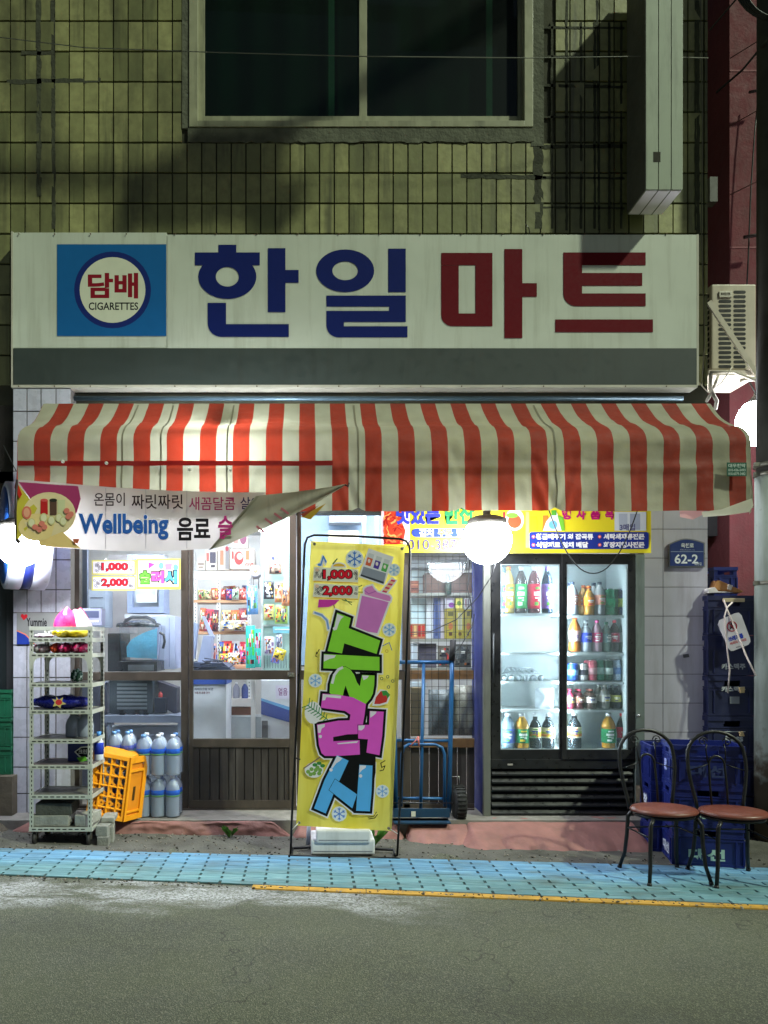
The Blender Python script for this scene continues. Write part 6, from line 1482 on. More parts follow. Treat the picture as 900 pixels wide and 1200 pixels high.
pr = Print(YR + .025); pr.poly([(66, 816), (69, 820), (74, 817), (73, 822), (78, 825), (72, 826), (71, 830), (67, 827), (62, 828), (64, 823), (61, 819), (66, 820)], (206, 190, 120)); pr.ell(69, 823, 4, 3.4, (206, 60, 60), 12); pr.build('print', t)
bx_ = X(98, 6.0)
for k, (px, wdt) in enumerate(((87, .075), (100, .05))):
    t = thing('bleach_jug', ('grey bleach jug with blue cap on the fifth rack shelf', 'second bleach jug, half hidden by the right rack post')[k], 'jug', (X(px, 5.98), 5.98, shelfz[4]))
    g = G(); c = Vector((X(px, 5.98), 5.98, shelfz[4])); g.lathe([(.055, 0), (.06, .01), (.06, .09), (.05, .13), (.03, .165), (.024, .175), (0, .176)], c, 16, sx=1.1); g.build('body', mat('jug_grey', (150, 158, 176), .35), t)
    g = G(); g.lathe([(.022, .17), (.022, .2), (0, .202)], c, 12); g.build('cap', plain((40, 60, 130)), t)
    g = G(); g.tube([c + Vector((.03, -.03, .165)), c + Vector((.055, -.03, .15)), c + Vector((.06, -.03, .09))], .009, 6); g.build('handle', MC['jug_grey'], t)
t = thing('detergent_box', 'blue detergent pack with a white diamond on the sixth rack shelf', 'detergent', (X(93, 6.0), 6.0, shelfz[5]))
g = G(); zz = shelfz[5]; g.box(X(80.5, 6), X(104, 6), 5.97, 6.1, zz + .001, zz + .145); g.build('body', mat('detergent_blue', (24, 40, 110), .4), t, bevel=.006)
pr = Print(5.97); pr.poly([(87, 881), (95, 875), (104, 874), (104, 889), (95, 889)], (214, 220, 214)); pr.poly([(89, 881), (95.5, 876.5), (103.5, 876), (103.5, 887.5), (95.5, 887)], (24, 26, 34)); pr.text('크린', 92, 878, 102, 883.5, (220, 226, 220), .03); pr.poly([(90, 888), (100, 886), (103, 891), (94, 893)], (110, 190, 60)); pr.build('print', t)
t = thing('detergent_bottle', 'white and blue detergent bottle at the right of the rack', 'bottle', (X(116, 6.02), 6.02, shelfz[5]))
c = Vector((X(116, 6.04), 6.04, shelfz[5])); g = G(); g.lathe([(.034, 0), (.036, .01), (.036, .1), (.03, .15), (.016, .19), (0, .19)], c, 14); g.build('body', mat('bottle_white', (214, 218, 232), .3), t)
g = G(); g.lathe([(.0365, .05), (.0367, .13), (.034, .14)], c, 14); g.build('label', ink((50, 70, 190)), t); g = G(); g.lathe([(.018, .19), (.018, .225), (0, .226)], c, 10); g.build('cap', plain((80, 150, 226)), t)
# concrete blocks
def block(px0, px1, z0, hgt, y, dep, col, label, rz=0., name='concrete_block'):
    g = G(); w0, w1 = X(px0, y), X(px1, y); cx, cy = (w0 + w1) / 2, y + dep / 2
    T = Matrix.Translation((cx, cy, z0)) @ Matrix.Rotation(R(rz), 4, 'Z'); hw = (w1 - w0) / 2
    g.box(-hw, hw, -dep / 2, dep / 2, 0, hgt, T=T)
    o = one(g, name, mat('block_%d' % col, (col, col, col - 6), .9, var=.25, scale=12, bump=.9, bs=60, dirt=.3), label, 'block', bevel=.007); return o
zb3 = shelfz[7] + .001
block(37, 80, zb3, .085, 5.8, .2, 150, 'long pale grey concrete block at the bottom left of the rack')
block(41, 83, zb3 + .086, .09, 5.81, .19, 72, 'dark concrete block lying on the long pale block', 2)
block(91, 105, zb3, .085, 5.8, .25, 160, 'pale rounded concrete block at the bottom right of the rack', -14)
gx = gz(-1.45)
block(112.5, 126, gx, .072, 5.78, .2, 128, 'lower front concrete block beside the rack castor', 4)
block(124, 131, gx, .13, 5.86, .14, 140, 'upright concrete block right of the rack', 8)
block(112.5, 126.5, gx + .073, .078, 5.80, .2, 142, 'upper front concrete block beside the rack', -3)
block(117, 132, gx + .152, .04, 5.9, .2, 156, 'thin pale concrete slab on top of the blocks beside the rack', 6)

# ================================================================ YELLOW CRATE
ye = mat('crate_orange_yellow', (232, 150, 14), .4, var=.1, dirt=.25, dcol=(130, 90, 30))
cr = thing('bottle_crate', 'yellow plastic bottle crate standing on its side by the water packs', 'crate', P(135, 962, 6.1))
# open lattice faces us; the crate is tipped and turned
a = P(103, 958, 6.02); bt = P(140, 964, 6.1); T0 = P(106, 879, 6.14); ux = (P(143, 963, 6.1) - P(100, 956, 6.0)); uz = (P(152, 888, 6.2) - P(143, 963, 6.1)); uy = Vector((.12, .26, .03))
uz2 = uz; o0 = P(100, 956, 6.0) 
def cp(u, v, w_): return o0 + ux * u + uz2 * v + uy * w_
def cbox(g, u0, u1, v0, v1, w0, w1):
    vs = [cp(u, v, w_) for w_ in (w0, w1) for (u, v) in ((u0, v0), (u1, v0), (u1, v1), (u0, v1))]
    g.add(vs, [(0, 1, 2, 3), (7, 6, 5, 4), (0, 4, 5, 1), (1, 5, 6, 2), (2, 6, 7, 3), (3, 7, 4, 0)])
g = G(); cbox(g, 0, .05, 0, 1, 0, .6); cbox(g, .95, 1, 0, 1, 0, .6); cbox(g, .05, .95, 0, .06, 0, .6); cbox(g, .05, .95, .94, 1, 0, .6); g.build('rim', ye, cr)
g = G()
for i in range(1, 4): cbox(g, i * .25 - .009, i * .25 + .009, .06, .94, .02, .09)
for j in range(1, 6): cbox(g, .05, .95, j / 6 - .006, j / 6 + .006, .025, .085)
g.build('divider', ye, cr)
g = G()
NS = 20
for i in range(4):
    for j in range(6):
        cu, cv = .05 + .9 * (i + .5) / 4, .06 + .88 * (j + .5) / 6; hu, hv = .9 / 8, .88 / 12
        sq = []; ci = []
        for k in range(NS):
            an = 2 * math.pi * k / NS; dx, dy = math.cos(an), math.sin(an); m_ = max(abs(dx), abs(dy))
            sq.append(cp(cu + hu * dx / m_, cv + hv * dy / m_, .16)); ci.append(cp(cu + hu * .72 * dx, cv + hv * .72 * dy, .16))
        g.add(sq + ci, [[k, (k + 1) % NS, NS + (k + 1) % NS, NS + k] for k in range(NS)])
g.build('base_lattice', ye, cr)
# end wall seen at right
eu = Vector((.10, .14, .004))
def ep(u, v): return P(143, 963, 6.1) + eu * u * 1.0 + uz * v
g = G()
def ebox(g, u0, u1, v0, v1, d0=0, d1=.02):
    nv_ = Vector((-.8, .6, 0)) * -1
    vs = [ep(u, v) + Vector((.0, -.0, 0)) + Vector((.8, -.6, 0)) * d for d in (d0, d1) for (u, v) in ((u0, v0), (u1, v0), (u1, v1), (u0, v1))]
    g.add(vs, [(0, 1, 2, 3), (7, 6, 5, 4), (0, 4, 5, 1), (1, 5, 6, 2), (2, 6, 7, 3), (3, 7, 4, 0)])
ebox(g, 0, .12, 0, 1.0); ebox(g, .88, 1.1, 0, 1.0); ebox(g, .12, .88, 0, .08); ebox(g, .12, .88, .9, 1.0); ebox(g, .12, .88, .76, .8); ebox(g, .12, .88, .12, .15)
g.build('end_frame', ye, cr)
g = G(); ebox(g, .12, .88, .08, .9, -.004, .004); g.build('end_panel', mat('crate_inner', (214, 130, 12), .5), cr)
g = G(); ebox(g, .42, .56, .3, .52, .005, .007); g.build('print', ink((70, 50, 20)), cr)

# ================================================================ WATER PACKS
wtr = glass('water_pet', (.98, .99, 1.), (214, 228, 250), .62, .06, refl=1.)
cap_w = plain((226, 230, 240), .3); cap_b = plain((120, 170, 232), .3)
lab_b = ink((40, 110, 226)); lab_g = ink((120, 186, 120)); film = glass('shrink_film', (.985, .99, 1.), (230, 234, 244), .02, .12, refl=.6)
proto = {}
def wbottle(parent, loc, h, r, capm, labm, key):
    if key + capm.name not in proto:
        ms = []
        g = G(); pf_ = [(r * .85, 0), (r, .008)]
        for k in range(9): pf_ += [(r, .012 + h * .055 * k + .002), (r * .95, .012 + h * .055 * k + h * .025)]
        pf_ += [(r, h * .5), (r, h * .68), (r * .92, h * .74), (r * .62, h * .86), (r * .3, h * .91), (r * .3, h * .94)]
        g.lathe(pf_, n=14); o1 = g.build('body', wtr, None, local=True)
        g = G(); g.lathe([(r * 1.015, h * .5), (r * 1.015, h * .66)], n=14); o2 = g.build('label', labm, None, local=True)
        g = G(); g.lathe([(r * 1.02, h * .5), (r * 1.02, h * .54)], n=14); o3 = g.build('label_stripe', lab_g, None, local=True)
        g = G(); g.lathe([(r * .36, h * .93), (r * .36, h), (0, h)], n=10); o4 = g.build('cap', capm, None, local=True)
        proto[key + capm.name] = [(o.name.split('.')[0], o.data) for o in (o1, o2, o3, o4)]
        for o in (o1, o2, o3, o4): bpy.data.objects.remove(o)
    names = proto[key + capm.name]
    root = bpy.data.objects.new('bottle', names[0][1]); C.objects.link(root); root.parent = parent; root.location = loc; root.rotation_euler = (0, 0, random.random() * 6)
    for nme, me in names[1:]:
        o = bpy.data.objects.new(nme, me); C.objects.link(o); o.parent = root
def wpack(px0, px1, z0, Y, h, nx, ny, label, key, capm=cap_w, labm=lab_b, group=None):
    x0, x1 = X(px0, Y), X(px1, Y); r = (x1 - x0) / nx / 2
    t = thing('water_pack', label, 'water pack', ((x0 + x1) / 2, Y + r * ny, z0))
    for i in range(nx):
        for j in range(ny):
            wbottle(t, (-(x1 - x0) / 2 + r * (2 * i + 1), -r * ny + r * (2 * j + 1), .001), h, r * .97, capm if (i + j) % 3 else cap_b, labm, key)
    g = G(); hw, hd = (x1 - x0) / 2 + .004, r * ny + .004
    def fn(u, v):
        a = u * 2 * math.pi; e = .28; cx, sx_ = math.cos(a), math.sin(a)
        rx = abs(cx) ** e * (1 if cx > 0 else -1); ry = abs(sx_) ** e * (1 if sx_ > 0 else -1)
        tap = 1 - .28 * max(0, (v - .72) / .28) ** 2; bul = 1 + .006 * math.sin(v * 40 + a * 8)
        return Vector((rx * hw * tap * bul, ry * hd * tap * bul, v * h * .95))
    g.grid(fn, 48, 16); g.build('film', film, t, local=True)
    return t
hW = .335
wpack(157.5, 209.5, pt + .002, 6.3, hW, 3, 2, 'six pack of water standing on the step by the window, lower of two', 'a')
wpack(157.5, 210, pt + .002 + hW + .006, 6.3, hW, 3, 2, 'six pack of water stacked on another six pack', 'a')
wpack(124, 155.5, pt + .04 + hW, 6.3, .33, 2, 2, 'four pack of water behind the yellow crate, upper of two', 'c', cap_b, ink((90, 100, 190)))
wpack(122, 154, pt + .002, 6.3, .36, 2, 2, 'four pack of water behind the yellow crate, lower of two', 'd', cap_b, ink((90, 100, 190)))

# ================================================================ HAND TRUCK
ht = thing('hand_truck', 'blue tubular hand truck leaning against the grille window', 'hand truck', P(495, 957, 6.3))
htb = mat('truck_blue', (32, 84, 130), .38, .2, var=.12, dirt=.3, dcol=(60, 60, 60))
for px, p2 in ((529.5, 526), (461, 464)):
    g = G(); g.tube([P(px, 772, 6.42), P(px - .2, 800, 6.4), P((px + p2) / 2, 870, 6.36), P(p2, 952, 6.3)], .019, 10); g.build('side_tube', htb, ht)
    g = G(); g.tube([P(px + (1.5 if px > 500 else -1.5), 750, 6.4), P(px, 774, 6.41)], .025, 12); g.build('grip', mat('grip_black', (22, 22, 24), .6), ht)
for (ya, r_) in ((776, .016), (867.5, .013), (935.5, .013)):
    Y_ = 6.42 - (ya - 776) / 176 * .1
    g = G(); g.tube([P(461, ya, Y_), P(528, ya + (0 if ya < 800 else .5), Y_)], r_, 10); g.build('cross_tube', htb, ht)
g = G(); g.tube([P(496.5, 777, 6.42), P(494.5, 870, 6.36), P(493, 955, 6.29)], .014, 10); g.build('middle_tube', htb, ht)
g = G(); g.tube([P(470, 945, 6.31), P(471, 884, 6.34), P(473, 876, 6.345), P(479, 872.5, 6.345), P(510, 872.5, 6.345), P(518, 876, 6.345), P(521, 884, 6.34), P(521, 945, 6.31)], .013, 10); g.build('inner_hoop', htb, ht)
g = G(); g.pbox(461, 948, 527, 958, 6.2, .02); g.box(X(461, 6.2), X(527, 6.2), 6.14, 6.3, pt - .012, pt + .0); g.build('foot_plate', mat('plate_blue_dark', (28, 62, 90), .5, .2, dirt=.5), ht)
g = G(); g.pbox(482, 951, 487, 957, 6.19, .004); g.build('plate_sticker', plain((206, 204, 190)), ht)
for px in (538, 452):
    c = P(px, 941, 6.34); T = Matrix.Rotation(R(90), 3, 'Y')
    g = G(); g.lathe([(.07, -.045), (.118, -.045), (.138, -.03), (.142, 0), (.138, .03), (.118, .045), (.07, .045)], c, 26, T=T); w2 = g.build('wheel', mat('tyre_black', (28, 28, 28), .8, bump=.5, bs=30), ht)
    g = G()
    for k in range(26):
        a = R(k * 360 / 26); Tm = Matrix.Translation(c) @ Matrix.Rotation(a, 4, 'X'); g.box(-.036, .036, -.006, .006, .136, .147, T=Tm)
    g.build('tread', MC['tyre_black'], w2)
    g = G(); g.lathe([(0, -.03), (.07, -.03), (.07, .03), (0, .03)], c, 18, T=T); g.build('rim', mat('rim_grey', (110, 110, 110), .4, .6), w2)
g = G(); g.tube([P(448, 941, 6.34), P(542, 941, 6.34)], .008, 8); g.build('axle', mat('steel', (150, 150, 150), .35, .9), ht)
g = G(); g.tube([P(526, 910, 6.33), P(538, 910, 6.3), P(538.5, 918, 6.3)], .003, 6); g.build('guard_wire', MC['steel'], ht)
g = G(); g.tube([P(480, 875, 6.33), P(487, 868, 6.33), P(490, 863, 6.34)], .005, 6); g.tube([P(490, 863, 6.33), P(491, 874, 6.33)], .008, 6); one(g, 'pink_string', plain((196, 110, 100)), 'pink string tied to the middle bar of the hand truck', 'string')

# ================================================================ CHAIRS
chb = mat('chair_black', (38, 38, 38), .38, .4, var=.2); brn = mat('seat_brown', (112, 60, 46), .4, var=.12, scale=9, bump=.15, bs=60, dirt=.3, dcol=(90, 40, 30))
def spiral(cx, cz, r0, turns, s, y):
    return [Vector((cx + s * (r0 * (1 - t / 24 * .75)) * math.cos(t / 24 * turns * 6.283), y, cz + (r0 * (1 - t / 24 * .75)) * math.sin(t / 24 * turns * 6.283))) for t in range(25)]
def chair(loc, rz, label):
    t = thing('cafe_chair', label, 'chair', loc, rz, 'cafe chairs beside the crates')
    g = G(); g.lathe([(.0, .435), (.19, .435), (.215, .442), (.222, .452), (.21, .466), (.15, .476), (.0, .478)], n=40, sy=.9); g.build('seat', brn, t, local=True)
    g = G(); g.lathe([(.15, .415), (.2, .415), (.2, .434), (.15, .434)], n=32, sy=.9); g.build('seat_ring', chb, t, local=True)
    by = .17
    arch = [(-.155, .42), (-.165, .5), (-.185, .6), (-.2, .7), (-.2, .78)] + [(.2 * math.cos(R(a)), .80 + .17 * math.sin(R(a))) for a in range(170, 5, -15)] + [(.2, .78), (.2, .7), (.185, .6), (.165, .5), (.155, .42)]
    lean = lambda x, z: Vector((x, by + (z - .42) * .16, z))
    g = G(); g.tube([lean(x, z) for x, z in arch], .0125, 10); g.build('back_hoop', chb, t, local=True)
    inner = [(-.055, .43), (-.058, .6), (-.055, .7)] + [(.055 * math.cos(R(a)), .735 + .065 * math.sin(R(a))) for a in range(170, 5, -16)] + [(.055, .7), (.058, .6), (.055, .43)]
    g = G(); g.tube([lean(x, z) for x, z in inner], .008, 8); g.build('inner_hoop', chb, t, local=True)
    for s in (-1, 1):
        g = G(); g.tube([lean(s * .192, .70), lean(s * .11, .725), lean(s * .055, .745)], .004, 6)
        g.tube([lean(s * .06, .75), lean(s * .068, .84), lean(s * .06, .885)] , .0045, 6)
        g.tube([lean(s * .085 + p.x, .9 + p.z) for p in spiral(0, 0, .032, 1.3, -s, 0)], .004, 6)
        g.build('scroll', chb, t, local=True)
    for sx in (-1, 1):
        for sy in (-1, 1):
            g = G(); p0 = Vector((sx * .15, sy * .14, .42))
            g.tube([p0, Vector((sx * .175, sy * .155, .38)), Vector((sx * .18, sy * .16, .25)), Vector((sx * .188, sy * .175, .12)), Vector((sx * .21, sy * .205, .012))], [.014, .014, .0135, .013, .012], 10)
            o = g.build('leg', chb, t, local=True)
            g = G(); g.tube([Vector((sx * .2088, sy * .203, .018)), Vector((sx * .2115, sy * .207, .0))], .0155, 10); g.build('foot_cap', plain((26, 26, 26)), o, local=True)
    g = G(); g.tube([Vector((-.178, -.156, .3)), Vector((-.178, .156, .3))], .006, 6); g.tube([Vector((.178, -.156, .3)), Vector((.178, .156, .3))], .006, 6); g.tube([Vector((-.18, .158, .3)), Vector((.18, .158, .3))], .006, 6); g.build('stretcher', chb, t, local=True)
    return t
cx1 = X(779.5, 5.22); c1 = chair((cx1, 5.24, gz(cx1) + .012), R(4), 'left round seated cafe chair with black hoop back')
c2 = chair((X(861, 5.18), 5.2, gz(X(861, 5.2)) + .012), R(-2), 'right round seated cafe chair with black hoop back')

# ================================================================ PLASTIC CRATES
def crate(loc, rz, w_, d_, h_, m, label, group=None, slots=True, ribs=2, cat='crate', name='plastic_crate', prints=(), rim=None):
    t = thing(name, label, cat, loc, rz, group)
    th_ = .012; g = G()
    g.box(-w_ / 2, w_ / 2, -d_ / 2, -d_ / 2 + th_, 0, h_ * .70); g.box(-w_ / 2, w_ / 2, d_ / 2 - th_, d_ / 2, 0, h_ * .7)
    g.box(-w_ / 2, -w_ / 2 + th_, -d_ / 2 + th_, d_ / 2 - th_, 0, h_ * .7); g.box(w_ / 2 - th_, w_ / 2, -d_ / 2 + th_, d_ / 2 - th_, 0, h_ * .7); g.box(-w_ / 2 + th_, w_ / 2 - th_, -d_ / 2 + th_, d_ / 2 - th_, 0, .012)
    hw = .07   # handle band, open in the middle
    for s in (-1, 1):
        y0, y1 = (s * d_ / 2 - (th_ if s > 0 else 0), s * d_ / 2 + (0 if s > 0 else th_))
        g.box(-w_ / 2, -hw, y0, y1, h_ * .7, h_ * .88); g.box(hw, w_ / 2, y0, y1, h_ * .7, h_ * .88)
        x0, x1 = (s * w_ / 2 - (th_ if s > 0 else 0), s * w_ / 2 + (0 if s > 0 else th_))
        g.box(x0, x1, -d_ / 2 + th_, -hw * .8, h_ * .7, h_ * .88); g.box(x0, x1, hw * .8, d_ / 2 - th_, h_ * .7, h_ * .88)
    g.build('body', m, t, local=True)
    g = G(); q = .008
    for (z0, z1, e) in ((h_ * .88, h_ * .995, q), (h_ * .63, h_ * .67, q * .7), (h_ * .70, h_ * .73, q * .6), (0, .02, q * .5)):
        g.box(-w_ / 2 - e, w_ / 2 + e, -d_ / 2 - e, -d_ / 2 + th_ * .9, z0, z1); g.box(-w_ / 2 - e, w_ / 2 + e, d_ / 2 - th_ * .9, d_ / 2 + e, z0, z1)
        g.box(-w_ / 2 - e, -w_ / 2 + th_ * .9, -d_ / 2 + th_ * .9, d_ / 2 - th_ * .9, z0, z1); g.box(w_ / 2 - th_ * .9, w_ / 2 + e, -d_ / 2 + th_ * .9, d_ / 2 - th_ * .9, z0, z1)
    g.build('rim', rim or m, t, local=True)
    g = G()
    for sx in (-1, 1):
        for sy in (-1, 1):
            for k in (0, .05):
                xx = sx * (w_ / 2 - k); g.box(xx - .006, xx + .006, sy * d_ / 2 - (.0 if sy > 0 else .008), sy * d_ / 2 + (.008 if sy > 0 else .0), .02, h_ * .63)
                yy = sy * (d_ / 2 - k); g.box(sx * w_ / 2 - (0 if sx > 0 else .007), sx * w_ / 2 + (.007 if sx > 0 else 0), yy - .006, yy + .006, .02, h_ * .63)
    g.build('rib', m, t, local=True, kind='stuff')
    for (side, body, a, b, c_, d__, col) in prints:
        if side == 'f': fn = lambda px, py, dd: Vector((px, -d_ / 2 - .004 - dd, py))
        else: fn = lambda px, py, dd: Vector((-w_ / 2 - .004 - dd, -px, py))
        pr = Print(0, lift=.004, fn=fn)
        if body == '#': pr.rect(a, b, c_, d__, col)
        else: pr.text(body, a, d__, c_, b, col, .04); 
        if body != '#':
            pass
        o = pr.g.build('print', pr.mats, t, local=True)
    return t
blu = mat('crate_blue', (26, 38, 108), .38, var=.12, dirt=.3, dcol=(30, 34, 60)); blud = mat('crate_navy', (22, 28, 66), .45, var=.2, dirt=.4, dcol=(40, 42, 60))
WT = (176, 206, 190)
# front stack of three blue crates; text is set top > bottom in local z
xs_, ys_ = X(827, 5.62), 5.68; gb = gz(xs_) + .012
yaw = R(-14)
CRP = [(('f', '대선', -.13, .04, .11, .125, WT), ('l', '대선', -.10, .05, .10, .13, (206, 212, 226))), (('f', '대선', -.13, .05, .11, .13, WT),), (('f', '대선', -.13, .06, .12, .15, (60, 70, 110)), ('l', '#', -.06, .08, .02, .16, (150, 160, 210)))]
ch_ = .288
for k in range(3):
    crate((xs_, ys_, gb + k * ch_), yaw, .47, .36, ch_, blu, ('bottom blue crate of the front stack behind the chairs', 'middle blue crate of the front stack behind the chairs', 'top blue crate of the front stack behind the chairs')[k], 'blue crates stacked behind the chairs', prints=CRP[k])
for k in range(3):
    crate((X(792, 6.0), 6.02, gz(2.8) + .01 + k * .27), R(-10), .42, .3, .27, blu, ('bottom blue crate of the back stack beside the pillar', 'middle blue crate of the back stack beside the pillar', 'top blue crate of the back stack beside the pillar')[k], 'blue crates stacked behind the chairs', prints=(('l', '참', -.05, .05, .06, .15, (214, 220, 232)),) if k == 1 else ())
crate((X(790, 6.25), 6.28, gz(2.8) + .01), R(0), .42, .2, .80, blud, 'tall dark blue crate leaning at the foot of the grey pillar')
# navy beer crates stacked in the alley
bx2 = X(857, 6.45)
zt2 = Z(697, 6.3); hs = (zt2 - gz(3.4)) / 6
for k in range(6):
    pr_ = ()
    if k == 4: pr_ = (('f', '카스맥주', -.09, .05, .11, .10, (150, 154, 160)),)
    if k == 3: pr_ = (('f', '카스맥주', -.09, .2, .11, .245, (176, 180, 184)), ('f', '#', -.02, .1, .06, .16, (130, 134, 140)))
    if k == 2: pr_ = (('f', '#', -.08, .20, .11, .207, (176, 180, 184)), ('f', 'Cass', -.06, .12, .09, .18, (176, 180, 184)), ('f', '#', -.08, .07, .11, .077, (176, 180, 184)))
    if k == 1: pr_ = (('f', '#', -.08, .20, .11, .206, (150, 154, 160)),)
    crate((X(857.5, 6.42), 6.54, gz(3.4) + .006 + k * hs), R(0), .395, .24, hs - .004, blud, ('bottom', 'second', 'third', 'fourth', 'fifth', 'top')[k] + ' navy beer crate of the tall stack in the alley', 'navy beer crates in the alley', prints=pr_)
crate((X(843, 6.9), 6.95, Z(700, 6.95)), 0, .2, .3, .26, blu, 'bright blue crate behind the top of the navy stack')
g = G(); g.box(X(833, 6.95) - .1, X(853, 6.95) + .1, 6.8, 7.1, -.1, Z(700, 6.95) - .002); one(g, 'crate_pedestal', blud, 'dark stacked crates carrying the bright blue crate in the alley', 'crate')
# cardboard and cloth on top of the stack, yellow bits
slab([(837, 691), (841, 680), (846, 681), (872, 693), (868, 695)], 6.46, .1, (170, 120, 70), 'cardboard_roll', 'torn brown cardboard lying on the navy crates', 'cardboard', .8)
slab([(854, 684.5), (859, 686), (857, 692), (852, 690)], 6.455, .11, (200, 190, 176), 'paper_band', 'white paper band round the brown cardboard', 'paper', .8)
slab([(830, 690), (838, 688), (842, 693), (860, 694), (830, 695)], 6.43, .12, (206, 200, 200), 'white_cloth', 'crumpled white cloth on the navy crates', 'cloth', .9)
slab([(848, 701), (873, 701), (873, 705.5), (848, 705.5)], 6.39, .02, (176, 160, 130), 'cream_label', 'cream paper strip in the top navy crate handle', 'label', .8)
slab([(867, 805.5), (873, 805), (873, 812), (868, 812)], 6.39, .02, (206, 180, 130), 'yellow_tag', 'small tan paper tag in the third navy crate', 'tag', .8)
slab([(867, 858), (871, 857), (873, 863), (868, 863)], 6.39, .02, (206, 180, 130), 'yellow_tag', 'small tan paper tag in the second navy crate', 'tag', .8)
# white card sign with rope
ncard = thing('warning_card', 'white card with a red prohibition circle hung on the navy crates', 'card', P(861, 761, 6.32))
cpts = [(841.5, 732), (843, 727), (862, 718.5), (866, 718), (869, 721), (879, 748), (879.5, 752), (877, 755.5), (860, 762.5), (857, 763), (854, 760)]
plate(ncard, cpts, 6.32, .006, mat('card_white', (190, 184, 196), .6), 'sheet')
pr = Print(6.32); pr.ring(857.5, 734, 6.2, 6.2, 5, 5, (150, 40, 50), 24); pr.poly([(856, 729), (859, 731), (861, 738), (857, 736), (855, 739)], (40, 36, 44)); pr.line([(853.5, 730), (861.5, 738)], 1, (150, 40, 50))
pr.text('쓰레기를', 853, 744, 871, 750, (40, 60, 160), .04, rot=-16); pr.text('버리지 마시오', 855, 750, 875, 753.5, (176, 50, 60), .03, rot=-16); pr.text('과태료 부과', 862, 756.5, 872, 758.5, (70, 66, 76), .02, rot=-16)
pr.build('print', ncard)
g = G(); g.tube([P(848, 703, 6.37), P(852, 714, 6.34), P(862, 738, 6.28), P(875, 770, 6.24), P(886, 792, 6.18)], .0065, 6); g.tube([P(858, 706, 6.37), P(852, 712, 6.33), P(849, 722, 6.29), P(851, 750, 6.3), P(855, 785, 6.35), P(853, 812, 6.39)], .0065, 6)
one(g, 'rope', mat('rope_white', (206, 190, 186), .7), 'white rope tied over the navy crates and the white card', 'rope')
# green crates at far left
grn = mat('crate_green', (24, 96, 66), .45, var=.12, dirt=.3)
for k in range(3):
    z = Z(908, 6.45) + k * .24
    crate((X(-12, 6.5), 6.62, z), 0, .38, .3, .235, grn, ('bottom', 'middle', 'top')[k] + ' dark green crate at the left edge of the picture', 'green crates left of the white pillar')
g = G(); g.box(-3.4, X(15, 6.4), 6.38, 6.8, -.1, Z(908.5, 6.45)); one(g, 'concrete_plinth', mat('mossy_concrete', (92, 84, 70), .9), 'brown concrete plinth under the green crates', 'plinth')

# ================================================================ AIR CONDITIONER
ac = thing('air_conditioner', 'cream outdoor air conditioner unit bracketed beside the shop sign', 'air conditioner', P(858, 433, 6.9))
acm = mat('ac_cream', (196, 184, 164), .45, var=.08, dirt=.35, dcol=(130, 110, 90)); YA = 6.9
g = G(); g.pbox(834, 333, 886, 433, YA, .32); g.build('casing', acm, ac, bevel=.012)
g = G()
for ci, (a, b) in enumerate(((842, 857), (859.5, 874))):
    for k in range(17):
        y = 340.5 + k * 5.45
        if ci == 0 and k < 2: continue
        g = G(); vs = [P(x, y_, YA - .0015) for x, y_ in rrect(a, y, b, y + 3.6, 1.7, 3)]; n_ = len(vs); g.add(vs + [v + Vector((0, .002, 0)) for v in vs], [list(range(n_))] + [(i, (i + 1) % n_, n_ + (i + 1) % n_, n_ + i) for i in range(n_)]); g.build('grille_slot', mat('ac_slot', (28, 26, 26), .7), ac)
g = G(); g.pbox(843, 341, 858, 348, YA - .012, .012); g.build('badge', plain((210, 202, 186)), ac, bevel=.003)
pr = Print(YA - .012, lift=.001); pr.text('INVERTER', 845, 343, 856, 346, (70, 60, 56), .02); pr.build('badge_print', ac)
g = G(); 
for k in range(14): y = 342 + k * 6.4; g.box(X(833.6, YA), X(834, YA) + .001, YA + .04, YA + .28, Z(y + 4, YA), Z(y, YA))
g.build('side_vent', mat('ac_slot', (28, 26, 26), .7), ac)
g = G(); p, q = P(831, 353, 6.72), P(889, 440, 6.72); d = (q - p).normalized(); nrm = Vector((-d.z, 0, d.x)) * .022
g.add([p - nrm, p + nrm, q + nrm, q - nrm, p - nrm + Vector((0, .02, 0)), p + nrm + Vector((0, .02, 0)), q + nrm + Vector((0, .02, 0)), q - nrm + Vector((0, .02, 0))], [(0, 1, 2, 3), (7, 6, 5, 4), (0, 4, 5, 1), (1, 5, 6, 2), (2, 6, 7, 3), (3, 7, 4, 0)])
g.box(X(830, 6.75), X(890, 6.75), 6.74, 7.22, Z(440, 6.75), Z(434, 6.75)); g.build('bracket', mat('ac_bracket', (188, 178, 160), .45, dirt=.3), ac)
g = G(); g.tube([P(832, 436, 6.7), P(860, 436, 6.66), P(870, 440, 6.66), P(886, 446, 6.5), P(888, 460, 6.4)], .012, 6); g.tube([P(833, 438, 6.7), P(832, 455, 6.6), P(840, 470, 6.6), P(838, 480, 6.6)], .016, 6); g.tube([P(842, 440, 6.7), P(836, 455, 6.65), P(833, 462, 6.6), P(828, 470, 6.55)], .014, 6); g.tube([P(818, 447, 6.6), P(830, 460, 6.6), P(846, 448, 6.62), P(858, 430, 6.62)], .005, 6); g.tube([P(868, 446, 6.7), P(893, 443, 6.7)], .018, 6)
g.build('pipe', mat('ac_pipe', (190, 182, 166), .6), ac)

